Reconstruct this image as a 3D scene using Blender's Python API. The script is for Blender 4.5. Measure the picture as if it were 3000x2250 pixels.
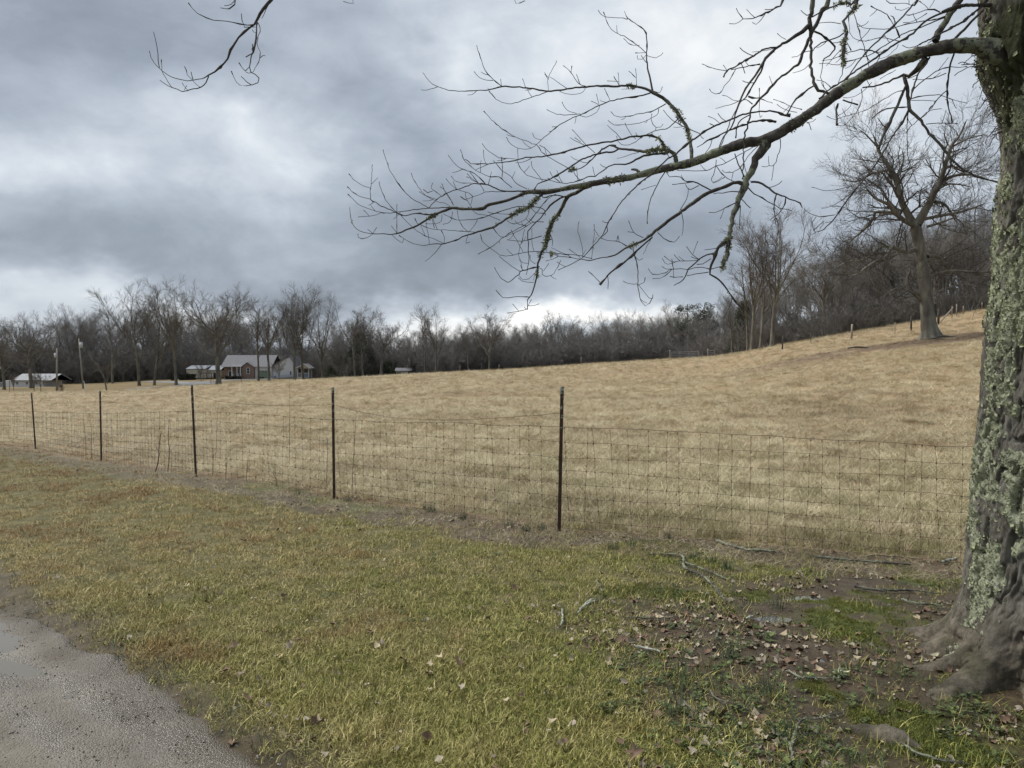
import bpy, math, random
import numpy as np
from mathutils import Vector

# ------------------------------------------------------------------ camera, sky, sun, exposure
for o in list(bpy.data.objects): bpy.data.objects.remove(o)
S = bpy.context.scene
C = S.collection
EYE = np.array([0.0, 0.0, 1.6])
PITCH = math.radians(1.65)
F = 2254.0                       # focal length in pixels of the 3000 px wide photograph
cam_d = bpy.data.cameras.new('camera')
cam_d.sensor_width = 36.0
cam_d.lens = 36.0 * F / 3000.0
cam_d.clip_start = 0.05
cam_d.clip_end = 6000
cam = bpy.data.objects.new('camera', cam_d); C.objects.link(cam)
cam.location = EYE.tolist(); cam.rotation_euler = (math.pi/2 - PITCH, 0, 0)
S.camera = cam
S.render.engine = 'CYCLES'
S.view_settings.view_transform = 'Standard'
S.view_settings.look = 'None'
S.view_settings.gamma = 1.0
S.view_settings.use_curve_mapping = False
S.view_settings.exposure = 1.5

SUN_EL, SUN_AZ = math.radians(52), math.radians(-70)
W = bpy.data.worlds.new('World'); S.world = W; W.use_nodes = True
wt = W.node_tree; wt.nodes.clear()
def N(t, kind, **kw):
    n = t.nodes.new(kind)
    for k, v in kw.items(): setattr(n, k, v)
    return n
def M_(t, op, a, b=None, c=None, clamp=False):
    n = t.nodes.new('ShaderNodeMath'); n.operation = op; n.use_clamp = clamp
    for i, v in enumerate((a, b, c)):
        if v is None: continue
        if isinstance(v, (int, float)): n.inputs[i].default_value = v
        else: t.links.new(v, n.inputs[i])
    return n.outputs[0]
def ramp(t, fac, stops, interp='LINEAR'):
    r = t.nodes.new('ShaderNodeValToRGB'); cr = r.color_ramp; cr.interpolation = interp
    while len(cr.elements) < len(stops): cr.elements.new(0.5)
    for e, (p, c) in zip(cr.elements, stops):
        e.position = p; e.color = (*c, 1) if len(c) == 3 else c
    t.links.new(fac, r.inputs[0]); return r.outputs[0]
def noise(t, vec, scale, detail=4, rough=0.55, dist=0.0, out=0):
    n = t.nodes.new('ShaderNodeTexNoise')
    n.inputs['Scale'].default_value = scale; n.inputs['Detail'].default_value = detail
    n.inputs['Roughness'].default_value = rough; n.inputs['Distortion'].default_value = dist
    if vec is not None: t.links.new(vec, n.inputs['Vector'])
    return n.outputs[out]

def build_sky():
    t = wt
    tc = N(t, 'ShaderNodeTexCoord')
    sep = N(t, 'ShaderNodeSeparateXYZ'); t.links.new(tc.outputs['Generated'], sep.inputs[0])
    x, y, z = sep.outputs
    az = M_(t, 'ARCTAN2', x, y); el = M_(t, 'ARCSINE', z)
    zz = M_(t, 'ADD', M_(t, 'MAXIMUM', z, 0.0), 0.34)
    pl = N(t, 'ShaderNodeCombineXYZ')
    t.links.new(M_(t, 'DIVIDE', x, zz), pl.inputs[0]); t.links.new(M_(t, 'DIVIDE', y, zz), pl.inputs[1])
    t.links.new(M_(t, 'MULTIPLY', z, 1.5), pl.inputs[2])
    P = pl.outputs[0]
    n1 = noise(t, P, 1.5, 3, 0.56, 0.25)
    dv = N(t, 'ShaderNodeCombineXYZ'); t.links.new(x, dv.inputs[0]); t.links.new(y, dv.inputs[1]); t.links.new(M_(t, 'MULTIPLY', z, 1.7), dv.inputs[2])
    n2 = noise(t, dv.outputs[0], 5.0, 6, 0.58, 0.35)
    wv = N(t, 'ShaderNodeTexNoise'); wv.inputs['Scale'].default_value = 3.4; wv.inputs['Detail'].default_value = 5
    wv.inputs['Roughness'].default_value = 0.6
    t.links.new(dv.outputs[0], wv.inputs['Vector'])
    ws = N(t, 'ShaderNodeSeparateXYZ'); t.links.new(wv.outputs[1], ws.inputs[0])
    azd = M_(t, 'ADD', az, M_(t, 'MULTIPLY', M_(t, 'SUBTRACT', ws.outputs[0], 0.5), 0.42))
    eld = M_(t, 'ADD', el, M_(t, 'MULTIPLY', M_(t, 'SUBTRACT', ws.outputs[1], 0.5), 0.18))
    # banks of cloud seen in the photograph: (px, row, half width, half height, strength)
    blobs = [(300,110,520,170,-0.17),(930,120,300,150,-0.13),(80,440,240,110,0.20),(560,330,170,90,0.10),
             (800,400,200,150,0.24),(430,330,120,70,0.10),(900,90,120,70,0.10),(620,520,160,60,0.08),(450,420,140,160,-0.08),(330,700,700,105,-0.15),(1250,330,170,220,-0.09),
             (1020,230,200,110,0.05),(1420,250,160,170,0.09),(1900,150,420,220,0.26),(2500,300,420,330,0.20),
             (1700,740,520,120,-0.24),(1180,640,330,140,-0.10),(150,880,430,48,0.20),(700,900,330,40,0.14),
             (1720,945,520,44,0.44),(1350,965,300,50,0.14),(2150,930,260,50,0.28),(500,960,700,40,0.10),(1080,590,160,60,0.03),(1000,830,450,45,-0.16),
             (2400,700,420,150,-0.05)]
    acc = None
    for px, row, hw, hh, s in blobs:
        X = (px-1500)/F; Y = -(row-1125)/F
        d = np.array([X, math.cos(PITCH)+Y*math.sin(PITCH), -math.sin(PITCH)+Y*math.cos(PITCH)]); d /= np.linalg.norm(d)
        a0 = math.atan2(d[0], d[1]); e0 = math.asin(d[2])
        u = M_(t, 'DIVIDE', M_(t, 'SUBTRACT', azd, a0), hw/F)
        v = M_(t, 'DIVIDE', M_(t, 'SUBTRACT', eld, e0), hh/F)
        q = M_(t, 'ADD', M_(t, 'MULTIPLY', u, u), M_(t, 'MULTIPLY', v, v))
        g = M_(t, 'MULTIPLY', M_(t, 'EXPONENT', M_(t, 'MULTIPLY', q, -1.0)), s)
        acc = g if acc is None else M_(t, 'ADD', acc, g)
    f = M_(t, 'ADD', M_(t, 'MULTIPLY', M_(t, 'SUBTRACT', n1, 0.5), 0.60), M_(t, 'MULTIPLY', M_(t, 'SUBTRACT', n2, 0.5), 0.62))
    n3 = noise(t, dv.outputs[0], 13.0, 5, 0.6, 0.5); f = M_(t, 'ADD', f, M_(t, 'MULTIPLY', M_(t, 'SUBTRACT', n3, 0.5), 0.27))
    f = M_(t, 'ADD', M_(t, 'ADD', f, 0.43), M_(t, 'MULTIPLY', acc, 1.25))
    col = ramp(t, f, [(0.0,(0.20,0.23,0.27)),(0.22,(0.28,0.32,0.38)),(0.45,(0.415,0.465,0.535)),(0.7,(0.61,0.66,0.715)),(1.0,(0.97,0.97,0.96))])
    sky = N(t, 'ShaderNodeTexSky', sky_type='NISHITA'); sky.sun_disc = False
    sky.sun_elevation = SUN_EL; sky.sun_rotation = SUN_AZ; sky.air_density = 1.0; sky.dust_density = 2.0
    b1 = N(t, 'ShaderNodeBackground'); b1.inputs[1].default_value = 0.05; t.links.new(sky.outputs[0], b1.inputs[0])
    b2 = N(t, 'ShaderNodeBackground'); b2.inputs[1].default_value = 0.405; t.links.new(col, b2.inputs[0])
    mx = N(t, 'ShaderNodeMixShader'); mx.inputs[0].default_value = 0.95
    t.links.new(b1.outputs[0], mx.inputs[1]); t.links.new(b2.outputs[0], mx.inputs[2])
    out = N(t, 'ShaderNodeOutputWorld'); t.links.new(mx.outputs[0], out.inputs[0])
build_sky()
sd = bpy.data.lights.new('sun', 'SUN'); sd.energy = 1.5; sd.angle = math.radians(35); sd.color = (1.0, 0.965, 0.91)
sun = bpy.data.objects.new('sun', sd); C.objects.link(sun)
sdir = Vector((math.cos(SUN_EL)*math.sin(SUN_AZ), math.cos(SUN_EL)*math.cos(SUN_AZ), math.sin(SUN_EL)))
sun.rotation_euler = sdir.to_track_quat('Z', 'Y').to_euler()

# ------------------------------------------------------------------ helpers
rng = np.random.default_rng(7); random.seed(7)
def hash3(ix, iy, iz, seed):
    h = (ix.astype(np.int64)*374761393 + iy.astype(np.int64)*668265263 + iz.astype(np.int64)*2147483647 + seed*974634777) & 0xFFFFFFFF
    h = ((h ^ (h >> 13))*1274126177) & 0xFFFFFFFF
    return ((h ^ (h >> 16)) & 0xFFFFFF)/float(0xFFFFFF)
def vnoise(x, y, z=None, seed=0):
    x = np.asarray(x, float); y = np.asarray(y, float); z = np.zeros_like(x) if z is None else np.asarray(z, float)
    ix, iy, iz = np.floor(x), np.floor(y), np.floor(z)
    fx, fy, fz = x-ix, y-iy, z-iz
    fx, fy, fz = [f*f*f*(f*(f*6-15)+10) for f in (fx, fy, fz)]
    r = 0
    for a in (0, 1):
        for b in (0, 1):
            for c in (0, 1):
                w = (fx if a else 1-fx)*(fy if b else 1-fy)*(fz if c else 1-fz)
                r = r + w*hash3(ix+a, iy+b, iz+c, seed)
    return r*2-1
def fbm(x, y, z=None, oct=4, seed=0, g=0.5):
    r = 0; a = 1; s = 0
    for i in range(oct):
        k = 2.03**i
        r = r + a*vnoise(np.asarray(x)*k+i*17.3, np.asarray(y)*k-i*9.1, None if z is None else np.asarray(z)*k+i*5.7, seed+i); s += a; a *= g
    return r/s
def sstep(a, b, v):
    t = np.clip((v-a)/(b-a), 0, 1); return t*t*(3-2*t)
def ray(px, row):
    X = (px-1500)/F; Y = -(row-1125)/F
    return np.array([X, math.cos(PITCH)+Y*math.sin(PITCH), -math.sin(PITCH)+Y*math.cos(PITCH)])
def at(px, row, d):
    r = ray(px, row); return EYE + r*(d/r[1])

def new_mesh(name, V, Q=None, T=None, mat=None, smooth=True, attrs=None, mats=None, mi=None):
    """mesh from vertex array, quads and triangles"""
    me = bpy.data.meshes.new(name)
    V = np.asarray(V, np.float32).reshape(-1, 3)
    Q = np.zeros((0, 4), np.int32) if Q is None else np.asarray(Q, np.int32).reshape(-1, 4)
    T = np.zeros((0, 3), np.int32) if T is None else np.asarray(T, np.int32).reshape(-1, 3)
    nq, nt = len(Q), len(T)
    me.vertices.add(len(V)); me.vertices.foreach_set('co', V.ravel())
    me.loops.add(nq*4+nt*3); me.polygons.add(nq+nt)
    me.loops.foreach_set('vertex_index', np.concatenate([Q.ravel(), T.ravel()]).astype(np.int32))
    st = np.concatenate([np.arange(nq)*4, nq*4+np.arange(nt)*3]).astype(np.int32)
    me.polygons.foreach_set('loop_start', st)
    me.polygons.foreach_set('use_smooth', np.full(nq+nt, smooth, bool))
    for m in (mats or ([mat] if mat else [])): me.materials.append(m)
    if mi is not None: me.polygons.foreach_set('material_index', np.asarray(mi, np.int32))
    if attrs:
        for k, a in attrs.items():
            at_ = me.attributes.new(k, 'FLOAT', 'POINT'); at_.data.foreach_set('value', np.asarray(a, np.float32))
    me.update(calc_edges=True)
    return me
def tag(o, label=None, cat=None, group=None, kind=None):
    if label: o['label'] = label
    if cat: o['category'] = cat
    if group: o['group'] = group
    if kind: o['kind'] = kind
    return o
def link(name, me, parent=None, loc=None):
    o = bpy.data.objects.new(name, me); C.objects.link(o)
    if parent: o.parent = parent
    if loc is not None: o.location = [float(v) for v in loc]
    return o
def thing(name, loc, label, cat, group=None, rz=0):
    o = bpy.data.objects.new(name, None); C.objects.link(o); o.location = [float(v) for v in loc]; o.rotation_euler = (0, 0, rz)
    o.empty_display_size = 0.2
    return tag(o, label, cat, group)

def tubes(polys, sides):
    """polys: list of (pts (n,3), radii (n)); returns V,Q"""
    groups = {}
    for p, r in polys: groups.setdefault(len(p), []).append((p, r))
    Vs, Qs, off = [], [], 0
    for n, L in groups.items():
        V, Q = tube_batch(np.array([a for a, _ in L]), np.array([b for _, b in L]), sides)
        Vs.append(V); Qs.append(Q+off); off += len(V)
    return np.concatenate(Vs), np.concatenate(Qs)
def tube_batch(P, R, sides):
    m, n, _ = P.shape
    Tn = np.gradient(P, axis=1); Tn /= np.linalg.norm(Tn, axis=2, keepdims=True)+1e-9
    mean = P[:, -1]-P[:, 0]; mean = mean/(np.linalg.norm(mean, axis=1, keepdims=True)+1e-9)
    ref = np.where(np.abs(mean[:, 2:3]) < 0.8, np.array([[0, 0, 1.0]]), np.array([[1.0, 0.2, 0]]))
    ref = np.repeat(ref[:, None, :], n, 1)
    A = np.cross(Tn, ref); A /= np.linalg.norm(A, axis=2, keepdims=True)+1e-9
    B = np.cross(Tn, A)
    th = np.arange(sides)/sides*2*np.pi
    V = P[:, :, None, :] + R[:, :, None, None]*(A[:, :, None, :]*np.cos(th)[None, None, :, None] + B[:, :, None, :]*np.sin(th)[None, None, :, None])
    i = np.arange(n-1)[:, None]*sides; j = np.arange(sides)[None, :]; j2 = (j+1) % sides
    q = np.stack([i+j, i+j2, i+sides+j2, i+sides+j], -1).reshape(-1, 4)
    Q = (np.arange(m)[:, None, None]*n*sides + q[None]).reshape(-1, 4)
    return V.reshape(-1, 3), Q
def resample(pts, rad, step):
    pts = np.asarray(pts, float); rad = np.asarray(rad, float)
    if len(pts) < 3:
        n = max(2, int(np.linalg.norm(pts[-1]-pts[0])/step)+1); t = np.linspace(0, 1, n)[:, None]
        return pts[0]*(1-t)+pts[-1]*t, rad[0]*(1-t[:, 0])+rad[-1]*t[:, 0]
    P = np.vstack([2*pts[0]-pts[1], pts, 2*pts[-1]-pts[-2]]); out = []; ro = []
    for i in range(1, len(P)-2):
        n = max(1, int(np.linalg.norm(P[i+1]-P[i])/step))
        for k in range(n):
            t = k/n; a, b, c, d = P[i-1], P[i], P[i+1], P[i+2]
            out.append(0.5*((2*b)+(c-a)*t+(2*a-5*b+4*c-d)*t*t+(3*b-a-3*c+d)*t**3))
            ro.append(rad[i-1]*(1-t)+rad[i]*t)
    out.append(pts[-1]); ro.append(rad[-1])
    return np.array(out), np.array(ro)

class MB:
    """collects boxes and prisms for one mesh"""
    def __init__(s): s.V = []; s.Q = []; s.T = []; s.n = 0
    def add(s, V, Q=None, T=None):
        V = np.asarray(V, float); s.V.append(V)
        if Q is not None: s.Q.append(np.asarray(Q, int).reshape(-1, 4)+s.n)
        if T is not None: s.T.append(np.asarray(T, int).reshape(-1, 3)+s.n)
        s.n += len(V); return s
    def box(s, x0, x1, y0, y1, z0, z1):
        V = [(x, y, z) for z in (z0, z1) for y in (y0, y1) for x in (x0, x1)]
        return s.add(V, [(0,2,3,1),(4,5,7,6),(0,1,5,4),(2,6,7,3),(0,4,6,2),(1,3,7,5)])
    def prism(s, poly, y0, y1):          # poly in x,z ; extruded along y
        n = len(poly)
        V = [(x, y0, z) for x, z in poly]+[(x, y1, z) for x, z in poly]
        T = [(0, i, i+1) for i in range(1, n-1)]+[(n, n+i+1, n+i) for i in range(1, n-1)]
        Q = [(i, n+i, n+(i+1) % n, (i+1) % n) for i in range(n)]
        return s.add(V, Q, T)
    def prismx(s, poly, x0, x1):         # poly in y,z ; extruded along x
        n = len(poly)
        V = [(x0, y, z) for y, z in poly]+[(x1, y, z) for y, z in poly]
        T = [(0, i, i+1) for i in range(1, n-1)]+[(n, n+i+1, n+i) for i in range(1, n-1)]
        Q = [(i, n+i, n+(i+1) % n, (i+1) % n) for i in range(n)]
        return s.add(V, Q, T)
    def tube(s, pts, rad, sides=6, cap=False):
        pts = np.asarray(pts, float); rad = np.full(len(pts), rad) if np.isscalar(rad) else np.asarray(rad, float)
        V, Q = tube_batch(pts[None], rad[None], sides); n0 = len(V)
        s.add(V, Q, [(n0-sides, n0-sides+i, n0-sides+i+1) for i in range(1, sides-1)]+[(0, i+1, i) for i in range(1, sides-1)] if cap else None)
        return s
    def mesh(s, name, mat, smooth=False, **k):
        return new_mesh(name, np.concatenate(s.V), np.concatenate(s.Q) if s.Q else None, np.concatenate(s.T) if s.T else None, mat, smooth, **k)
    def obj(s, name, mat, parent=None, smooth=False, loc=None): return link(name, s.mesh(name, mat, smooth), parent, loc)

# ------------------------------------------------------------------ materials
def mat(name, base, var=None, scale=3.0, rough=0.85, bump=0.0, bscale=None, stops=None, detail=5, stretch=None, spec=0.25, metal=0.0, coord='Object'):
    m = bpy.data.materials.new(name); m.use_nodes = True; t = m.node_tree
    b = t.nodes['Principled BSDF']; b.inputs['Roughness'].default_value = rough; b.inputs['Metallic'].default_value = metal
    b.inputs['Specular IOR Level'].default_value = spec
    tc = N(t, 'ShaderNodeTexCoord'); vec = tc.outputs[coord]
    if stretch:
        mp = N(t, 'ShaderNodeMapping'); mp.inputs['Scale'].default_value = stretch; t.links.new(vec, mp.inputs[0]); vec = mp.outputs[0]
    if stops or var is not None:
        if not stops: stops = [(0.3, tuple(c*(1-var) for c in base)), (0.7, tuple(min(1, c*(1+var)) for c in base))]
        t.links.new(ramp(t, noise(t, vec, scale, detail, 0.6), stops), b.inputs['Base Color'])
    else: b.inputs['Base Color'].default_value = (*base, 1)
    if bump:
        bp = N(t, 'ShaderNodeBump'); bp.inputs['Strength'].default_value = bump; bp.inputs['Distance'].default_value = 0.01
        t.links.new(noise(t, vec, bscale or scale*4, 5, 0.65), bp.inputs['Height']); t.links.new(bp.outputs[0], b.inputs['Normal'])
    return m
def mixc(t, fac, a, b):
    n = N(t, 'ShaderNodeMix', data_type='RGBA')
    if isinstance(fac, (int, float)): n.inputs[0].default_value = fac
    else: t.links.new(fac, n.inputs[0])
    for i, v in ((6, a), (7, b)):
        if isinstance(v, tuple): n.inputs[i].default_value = (*v, 1)
        else: t.links.new(v, n.inputs[i])
    return n.outputs[2]
def attr(t, name):
    a = N(t, 'ShaderNodeAttribute'); a.attribute_name = name; return a.outputs['Fac']
# ------------------------------------------------------------------ the lie of the land
FENCE = [(-60.0, 62.0), (-27.0, 33.5), (-16.2, 23.4), (-11.88, 19.1), (-8.18, 15.3), (-4.88, 11.8), (-2.27, 9.77), (0.47, 7.5), (3.77, 6.35), (7.4, 5.3)]
def _ctrl():
    pr = [(1638,1553,7.5),(978,1458,9.77),(568,1394,11.8),(297,1351,15.3),(102,1315,19.1),(2860,1655,6.35),
          (300,1222,40),(300,1178,70),(40,1160,95),(300,1147,115),(600,1129,120),(100,1138,150),(247,1139,150),(280,1118,205),(60,1114,230),
          (640,1126,150),(560,1112,190),(900,1110,190),(760,1113,178),
          (900,1114,122),(1200,1097,130),(1400,1087,135),(1700,1070,135),(1900,1058,130),(2000,1053,125),(2150,1038,112),
          (2291,1022,77),(2493,995,79),(2667,968,80),(2746,950,82),(2300,1010,98),(2450,982,97),(2600,957,97),(2750,930,100),(2900,904,104),
          (2710,992,60),(2700,1082,30),(1500,1187,30),(1500,1122,60),(1500,1091,100),(900,1200,35),(900,1140,75),(2100,1150,35),(2100,1085,70),(2900,1150,22),(3000,960,62)]
    pts = [at(*p) for p in pr]
    pts += [np.array(v, float) for v in [(0,0,0),(-3.3,5,-0.05),(-1.1,3,0),(2.73,3.9,0.03),(-10,0,-0.15),(10,0,0.2),(0,-20,0),(-40,-20,-1),(40,-20,2),
            (-22,200,-1.2),(0,200,-0.6),(25,210,-0.2),(50,210,1.0),(60,150,4.2),(85,150,6.2),(120,110,8.5),(-160,120,-4),(-120,240,-3),(-60,330,-2),(60,330,2),(160,250,7),
            (0,900,4),(-700,700,0),(700,700,8),(-900,-200,0),(900,-200,5),(0,-900,0),(0,1800,6),(-1500,1500,4),(1500,1500,10),(-1500,-200,0),(1500,-200,8)]]
    return np.array(pts)
_c = _ctrl()
def _warp(x, y):
    r = np.sqrt(x*x+y*y)+1e-6; k = np.arcsinh(r/8.0)/r; return np.stack([x*k, y*k], -1)
def _phi(r): return r*r*np.log(r+1e-9)
def _fit():
    w = _warp(_c[:, 0], _c[:, 1]); n = len(w)
    D = np.linalg.norm(w[:, None]-w[None], axis=2); A = np.zeros((n+3, n+3))
    A[:n, :n] = _phi(D)+np.eye(n)*0.0006; A[:n, n] = 1; A[:n, n+1:] = w; A[n, :n] = 1; A[n+1:, :n] = w.T
    return w, np.linalg.solve(A, np.concatenate([_c[:, 2], [0, 0, 0]]))
_w, _k = _fit()
def H0(x, y):
    x = np.asarray(x, float); y = np.asarray(y, float); sh = x.shape; x = x.ravel(); y = y.ravel(); out = np.zeros(len(x))
    for i in range(0, len(x), 40000):
        q = _warp(x[i:i+40000], y[i:i+40000]); D = np.linalg.norm(q[:, None]-_w[None], axis=2)
        out[i:i+40000] = _phi(D)@_k[:-3]+_k[-3]+q@_k[-2:]
    return out.reshape(sh)
FA = np.array(FENCE)
def fence_side(x, y):
    """signed distance to the fence, negative on the camera's side"""
    x = np.asarray(x, float); y = np.asarray(y, float); best = np.full(x.shape, 1e9); sg = np.ones(x.shape)
    for a, b in zip(FA[:-1], FA[1:]):
        d = b-a; L2 = d@d; t = np.clip(((x-a[0])*d[0]+(y-a[1])*d[1])/L2, 0, 1)
        qx = x-(a[0]+t*d[0]); qy = y-(a[1]+t*d[1]); r = np.hypot(qx, qy); s = np.sign(d[0]*(y-a[1])-d[1]*(x-a[0]))
        m = r < best-1e-9; best = np.where(m, r, best); sg = np.where(m, s, sg)
    return best*sg
RD0 = np.array([-0.98, 3.10]); RDD = np.array([-0.745, 0.667]); RDN = np.array([-0.667, -0.745])
def road_in(x, y): return (np.asarray(x)-RD0[0])*RDN[0]+(np.asarray(y)-RD0[1])*RDN[1]      # >0 inside the drive
def zones(x, y):
    fs = fence_side(x, y); nz = fbm(x*1.3, y*1.3, oct=4, seed=3); nf = fbm(x*5, y*5, oct=3, seed=5)
    strip = sstep(-0.92, -0.60, fs+nz*0.28)*(1-sstep(-0.02, 0.30, fs+nz*0.2))*np.clip(1.15-0.035*np.hypot(x, y), 0, 1)
    dx = (x-2.85)/2.4; dy = (y-3.9)/2.5
    tr = 1-sstep(0.80, 1.12, np.sqrt(dx*dx+dy*dy)+nz*0.20+nf*0.10)
    tr = tr*(1-sstep(0.0, 0.35, fs))
    ri = road_in(x, y); rim = sstep(-0.30, -0.02, ri+0.10*nf+0.06*nz)*(1-sstep(3.2, 3.5, ri))
    mud = np.maximum(np.maximum(strip, tr), rim*0.85)
    moss = sstep(0.22, 0.45, fbm(x*1.9+3, y*1.9, oct=4, seed=11))*tr
    e = ((x-2.15)/0.42)**2+((y-4.75)/0.62)**2; e = np.minimum(e, ((x-1.75)/0.35)**2+((y-3.05)/0.16)**2+0.2)
    moss = np.maximum(moss*0.8, np.clip(1.2-e, 0, 1)*sstep(-0.3, 0.3, nf+0.1)*tr)
    moss = np.maximum(moss, strip*sstep(0.05, 0.4, fbm(x*0.9, y*0.9, oct=3, seed=14))*sstep(-14, -3, x)*0.7)
    return mud, moss, fs
PUD = [(1.62, 4.74, 0.24, 0.13), (1.98, 5.25, 0.3, 0.12), (1.62, 4.05, 0.14, 0.08)]
def H(x, y):
    x = np.asarray(x, float); y = np.asarray(y, float)
    z = H0(x, y); r = np.hypot(x, y); near = 1-sstep(25, 60, r)
    fs = fence_side(x, y); fld = sstep(0.1, 0.8, fs)
    z = z + near*(fbm(x*2.2, y*2.2, oct=3, seed=21)*(0.012+0.035*fld) + fbm(x*0.5, y*0.5, oct=2, seed=23)*(0.02+0.05*fld))
    z = z + sstep(8, 30, r)*(1-sstep(150, 260, r))*fbm(x*0.09, y*0.09, oct=3, seed=25)*0.16
    z = z - sstep(-0.04, 0.14, road_in(x, y)+0.04*fbm(x*3, y*3, oct=3, seed=29))*(1-sstep(3.0, 3.4, road_in(x, y)))*0.075
    for cx, cy, a, b in PUD:
        z = z - 0.028*np.exp(-((x-cx)/a)**2-((y-cy)/b)**2)
    return z
def ground_at(px, row):
    r = ray(px, row); t = np.concatenate([np.linspace(1.5, 40, 1500), np.linspace(40, 260, 1500)])
    P = EYE[None]+r[None]*t[:, None]; h = H(P[:, 0], P[:, 1]); k = np.argmax(P[:, 2] < h)
    return np.array([P[k, 0], P[k, 1], h[k]])
def on_ground(px, d):
    r = ray(px, 1125); x = r[0]*d/r[1]; return np.array([x, d, float(H(np.array([x]), np.array([d]))[0])])

def m_ground():
    m = bpy.data.materials.new('ground_soil_and_turf'); m.use_nodes = True; t = m.node_tree; b = t.nodes['Principled BSDF']
    g = N(t, 'ShaderNodeNewGeometry'); P = g.outputs['Position']
    field = ramp(t, noise(t, P, 0.12, 6, 0.6), [(0.3,(0.27,0.19,0.105)),(0.5,(0.36,0.265,0.155)),(0.7,(0.43,0.33,0.20))])
    field = mixc(t, M_(t, 'MULTIPLY', noise(t, P, 2.3, 6, 0.7), 0.9), field, (0.23,0.16,0.09))
    lawn = ramp(t, noise(t, P, 6.0, 6, 0.7), [(0.3,(0.055,0.055,0.022)),(0.5,(0.11,0.10,0.042)),(0.7,(0.19,0.155,0.075))])
    soil = ramp(t, noise(t, P, 9, 6, 0.7), [(0.3,(0.028,0.019,0.009)),(0.55,(0.066,0.046,0.024)),(0.75,(0.125,0.092,0.050))])
    mossc = ramp(t, noise(t, P, 14, 5, 0.7), [(0.3,(0.035,0.05,0.008)),(0.55,(0.095,0.115,0.015)),(0.8,(0.17,0.18,0.035))])
    far = ramp(t, noise(t, P, 0.2, 4, 0.6), [(0.3,(0.15,0.105,0.05)),(0.7,(0.20,0.155,0.075))])
    wood = (0.085,0.07,0.055)
    c = mixc(t, attr(t, 'field'), lawn, field)
    c = mixc(t, attr(t, 'yard'), c, far)
    c = mixc(t, attr(t, 'litter'), c, (0.15,0.105,0.065))  # browner ground tone by the big oak
    c = mixc(t, attr(t, 'wood'), c, wood)
    c = mixc(t, attr(t, 'mud'), c, soil); c = mixc(t, attr(t, 'moss'), c, mossc)
    t.links.new(c, b.inputs['Base Color'])
    wet = M_(t, 'MULTIPLY', attr(t, 'mud'), noise(t, P, 3, 4, 0.6))
    t.links.new(M_(t, 'SUBTRACT', 0.95, M_(t, 'MULTIPLY', wet, 0.75)), b.inputs['Roughness']); b.inputs['Specular IOR Level'].default_value = 0.3
    bp = N(t, 'ShaderNodeBump'); bp.inputs['Strength'].default_value = 0.8; bp.inputs['Distance'].default_value = 0.03
    t.links.new(noise(t, P, 22, 6, 0.7), bp.inputs['Height']); t.links.new(bp.outputs[0], b.inputs['Normal'])
    return m
def oak_patch(x, y): return np.clip(1.25-((x-31)/17)**2-((y-55.5)/7.5)**2, 0, 1)  # oval patch around the big oak's foot where the ground is browner
def build_ground():
    nx, ny = 470, 560
    u = np.linspace(-1, 1, nx); xs = 2.5*np.sinh(u*math.asinh(1500/2.5))
    v = np.linspace(-math.asinh(300/2.5), math.asinh(1900/2.5), ny); ys = 4.5+2.5*np.sinh(v)
    X, Y = np.meshgrid(xs, ys); x = X.ravel(); y = Y.ravel()
    z = H(x, y); mud, moss, fs = zones(x, y)
    field = sstep(-0.25, 0.1, fs)
    edge = far_edge(x, y)
    left = sstep(-20, -45, x) if False else (1-sstep(-45, -25, x))
    yard = sstep(0, 2.0, edge)*left
    litter = oak_patch(x, y)*sstep(-0.5, 0.3, fbm(x*0.5, y*0.5, oct=3, seed=31)+0.35)  # strength of the brown patch by the oak, broken up by noise
    wood = sstep(2, 6, edge)*(1-left)+sstep(190, 200, np.hypot(x, y))*(x > -95)*left*0
    wood = np.clip(np.maximum(wood, sstep(205, 215, y+0.1*x)), 0, 1)
    i = np.arange(ny-1)[:, None]*nx; j = np.arange(nx-1)[None]
    Q = np.stack([i+j, i+j+1, i+nx+j+1, i+nx+j], -1).reshape(-1, 4)
    me = new_mesh('ground', np.stack([x, y, z], 1), Q, None, m_ground(), True,
                  dict(field=field, mud=mud, moss=moss, yard=yard, litter=litter, wood=wood))
    tag(link('ground', me), kind='structure', label='rolling ground with lawn, muddy fence line and dry hay field')
EDGE = np.array([at(*p)[:2] for p in [(-300,1150,112),(40,1150,112),(300,1146,116),(600,1129,124),(900,1113,126),(1200,1097,134),(1400,1087,139),(1700,1070,139),(1900,1058,134),(2000,1053,130),(2150,1038,116),(2300,1010,102),(2450,982,101),(2600,957,101),(2750,930,104),(2900,904,108),(3300,850,112)]])
def far_edge(x, y):
    """>0 beyond the far edge of the hay field (metres along y)"""
    a = np.arctan2(x, y); ea = np.arctan2(EDGE[:, 0], EDGE[:, 1]); er = np.hypot(EDGE[:, 0], EDGE[:, 1])
    return np.where(y > 0, np.hypot(x, y)-np.interp(a, ea, er), -50)
build_ground()

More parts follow.
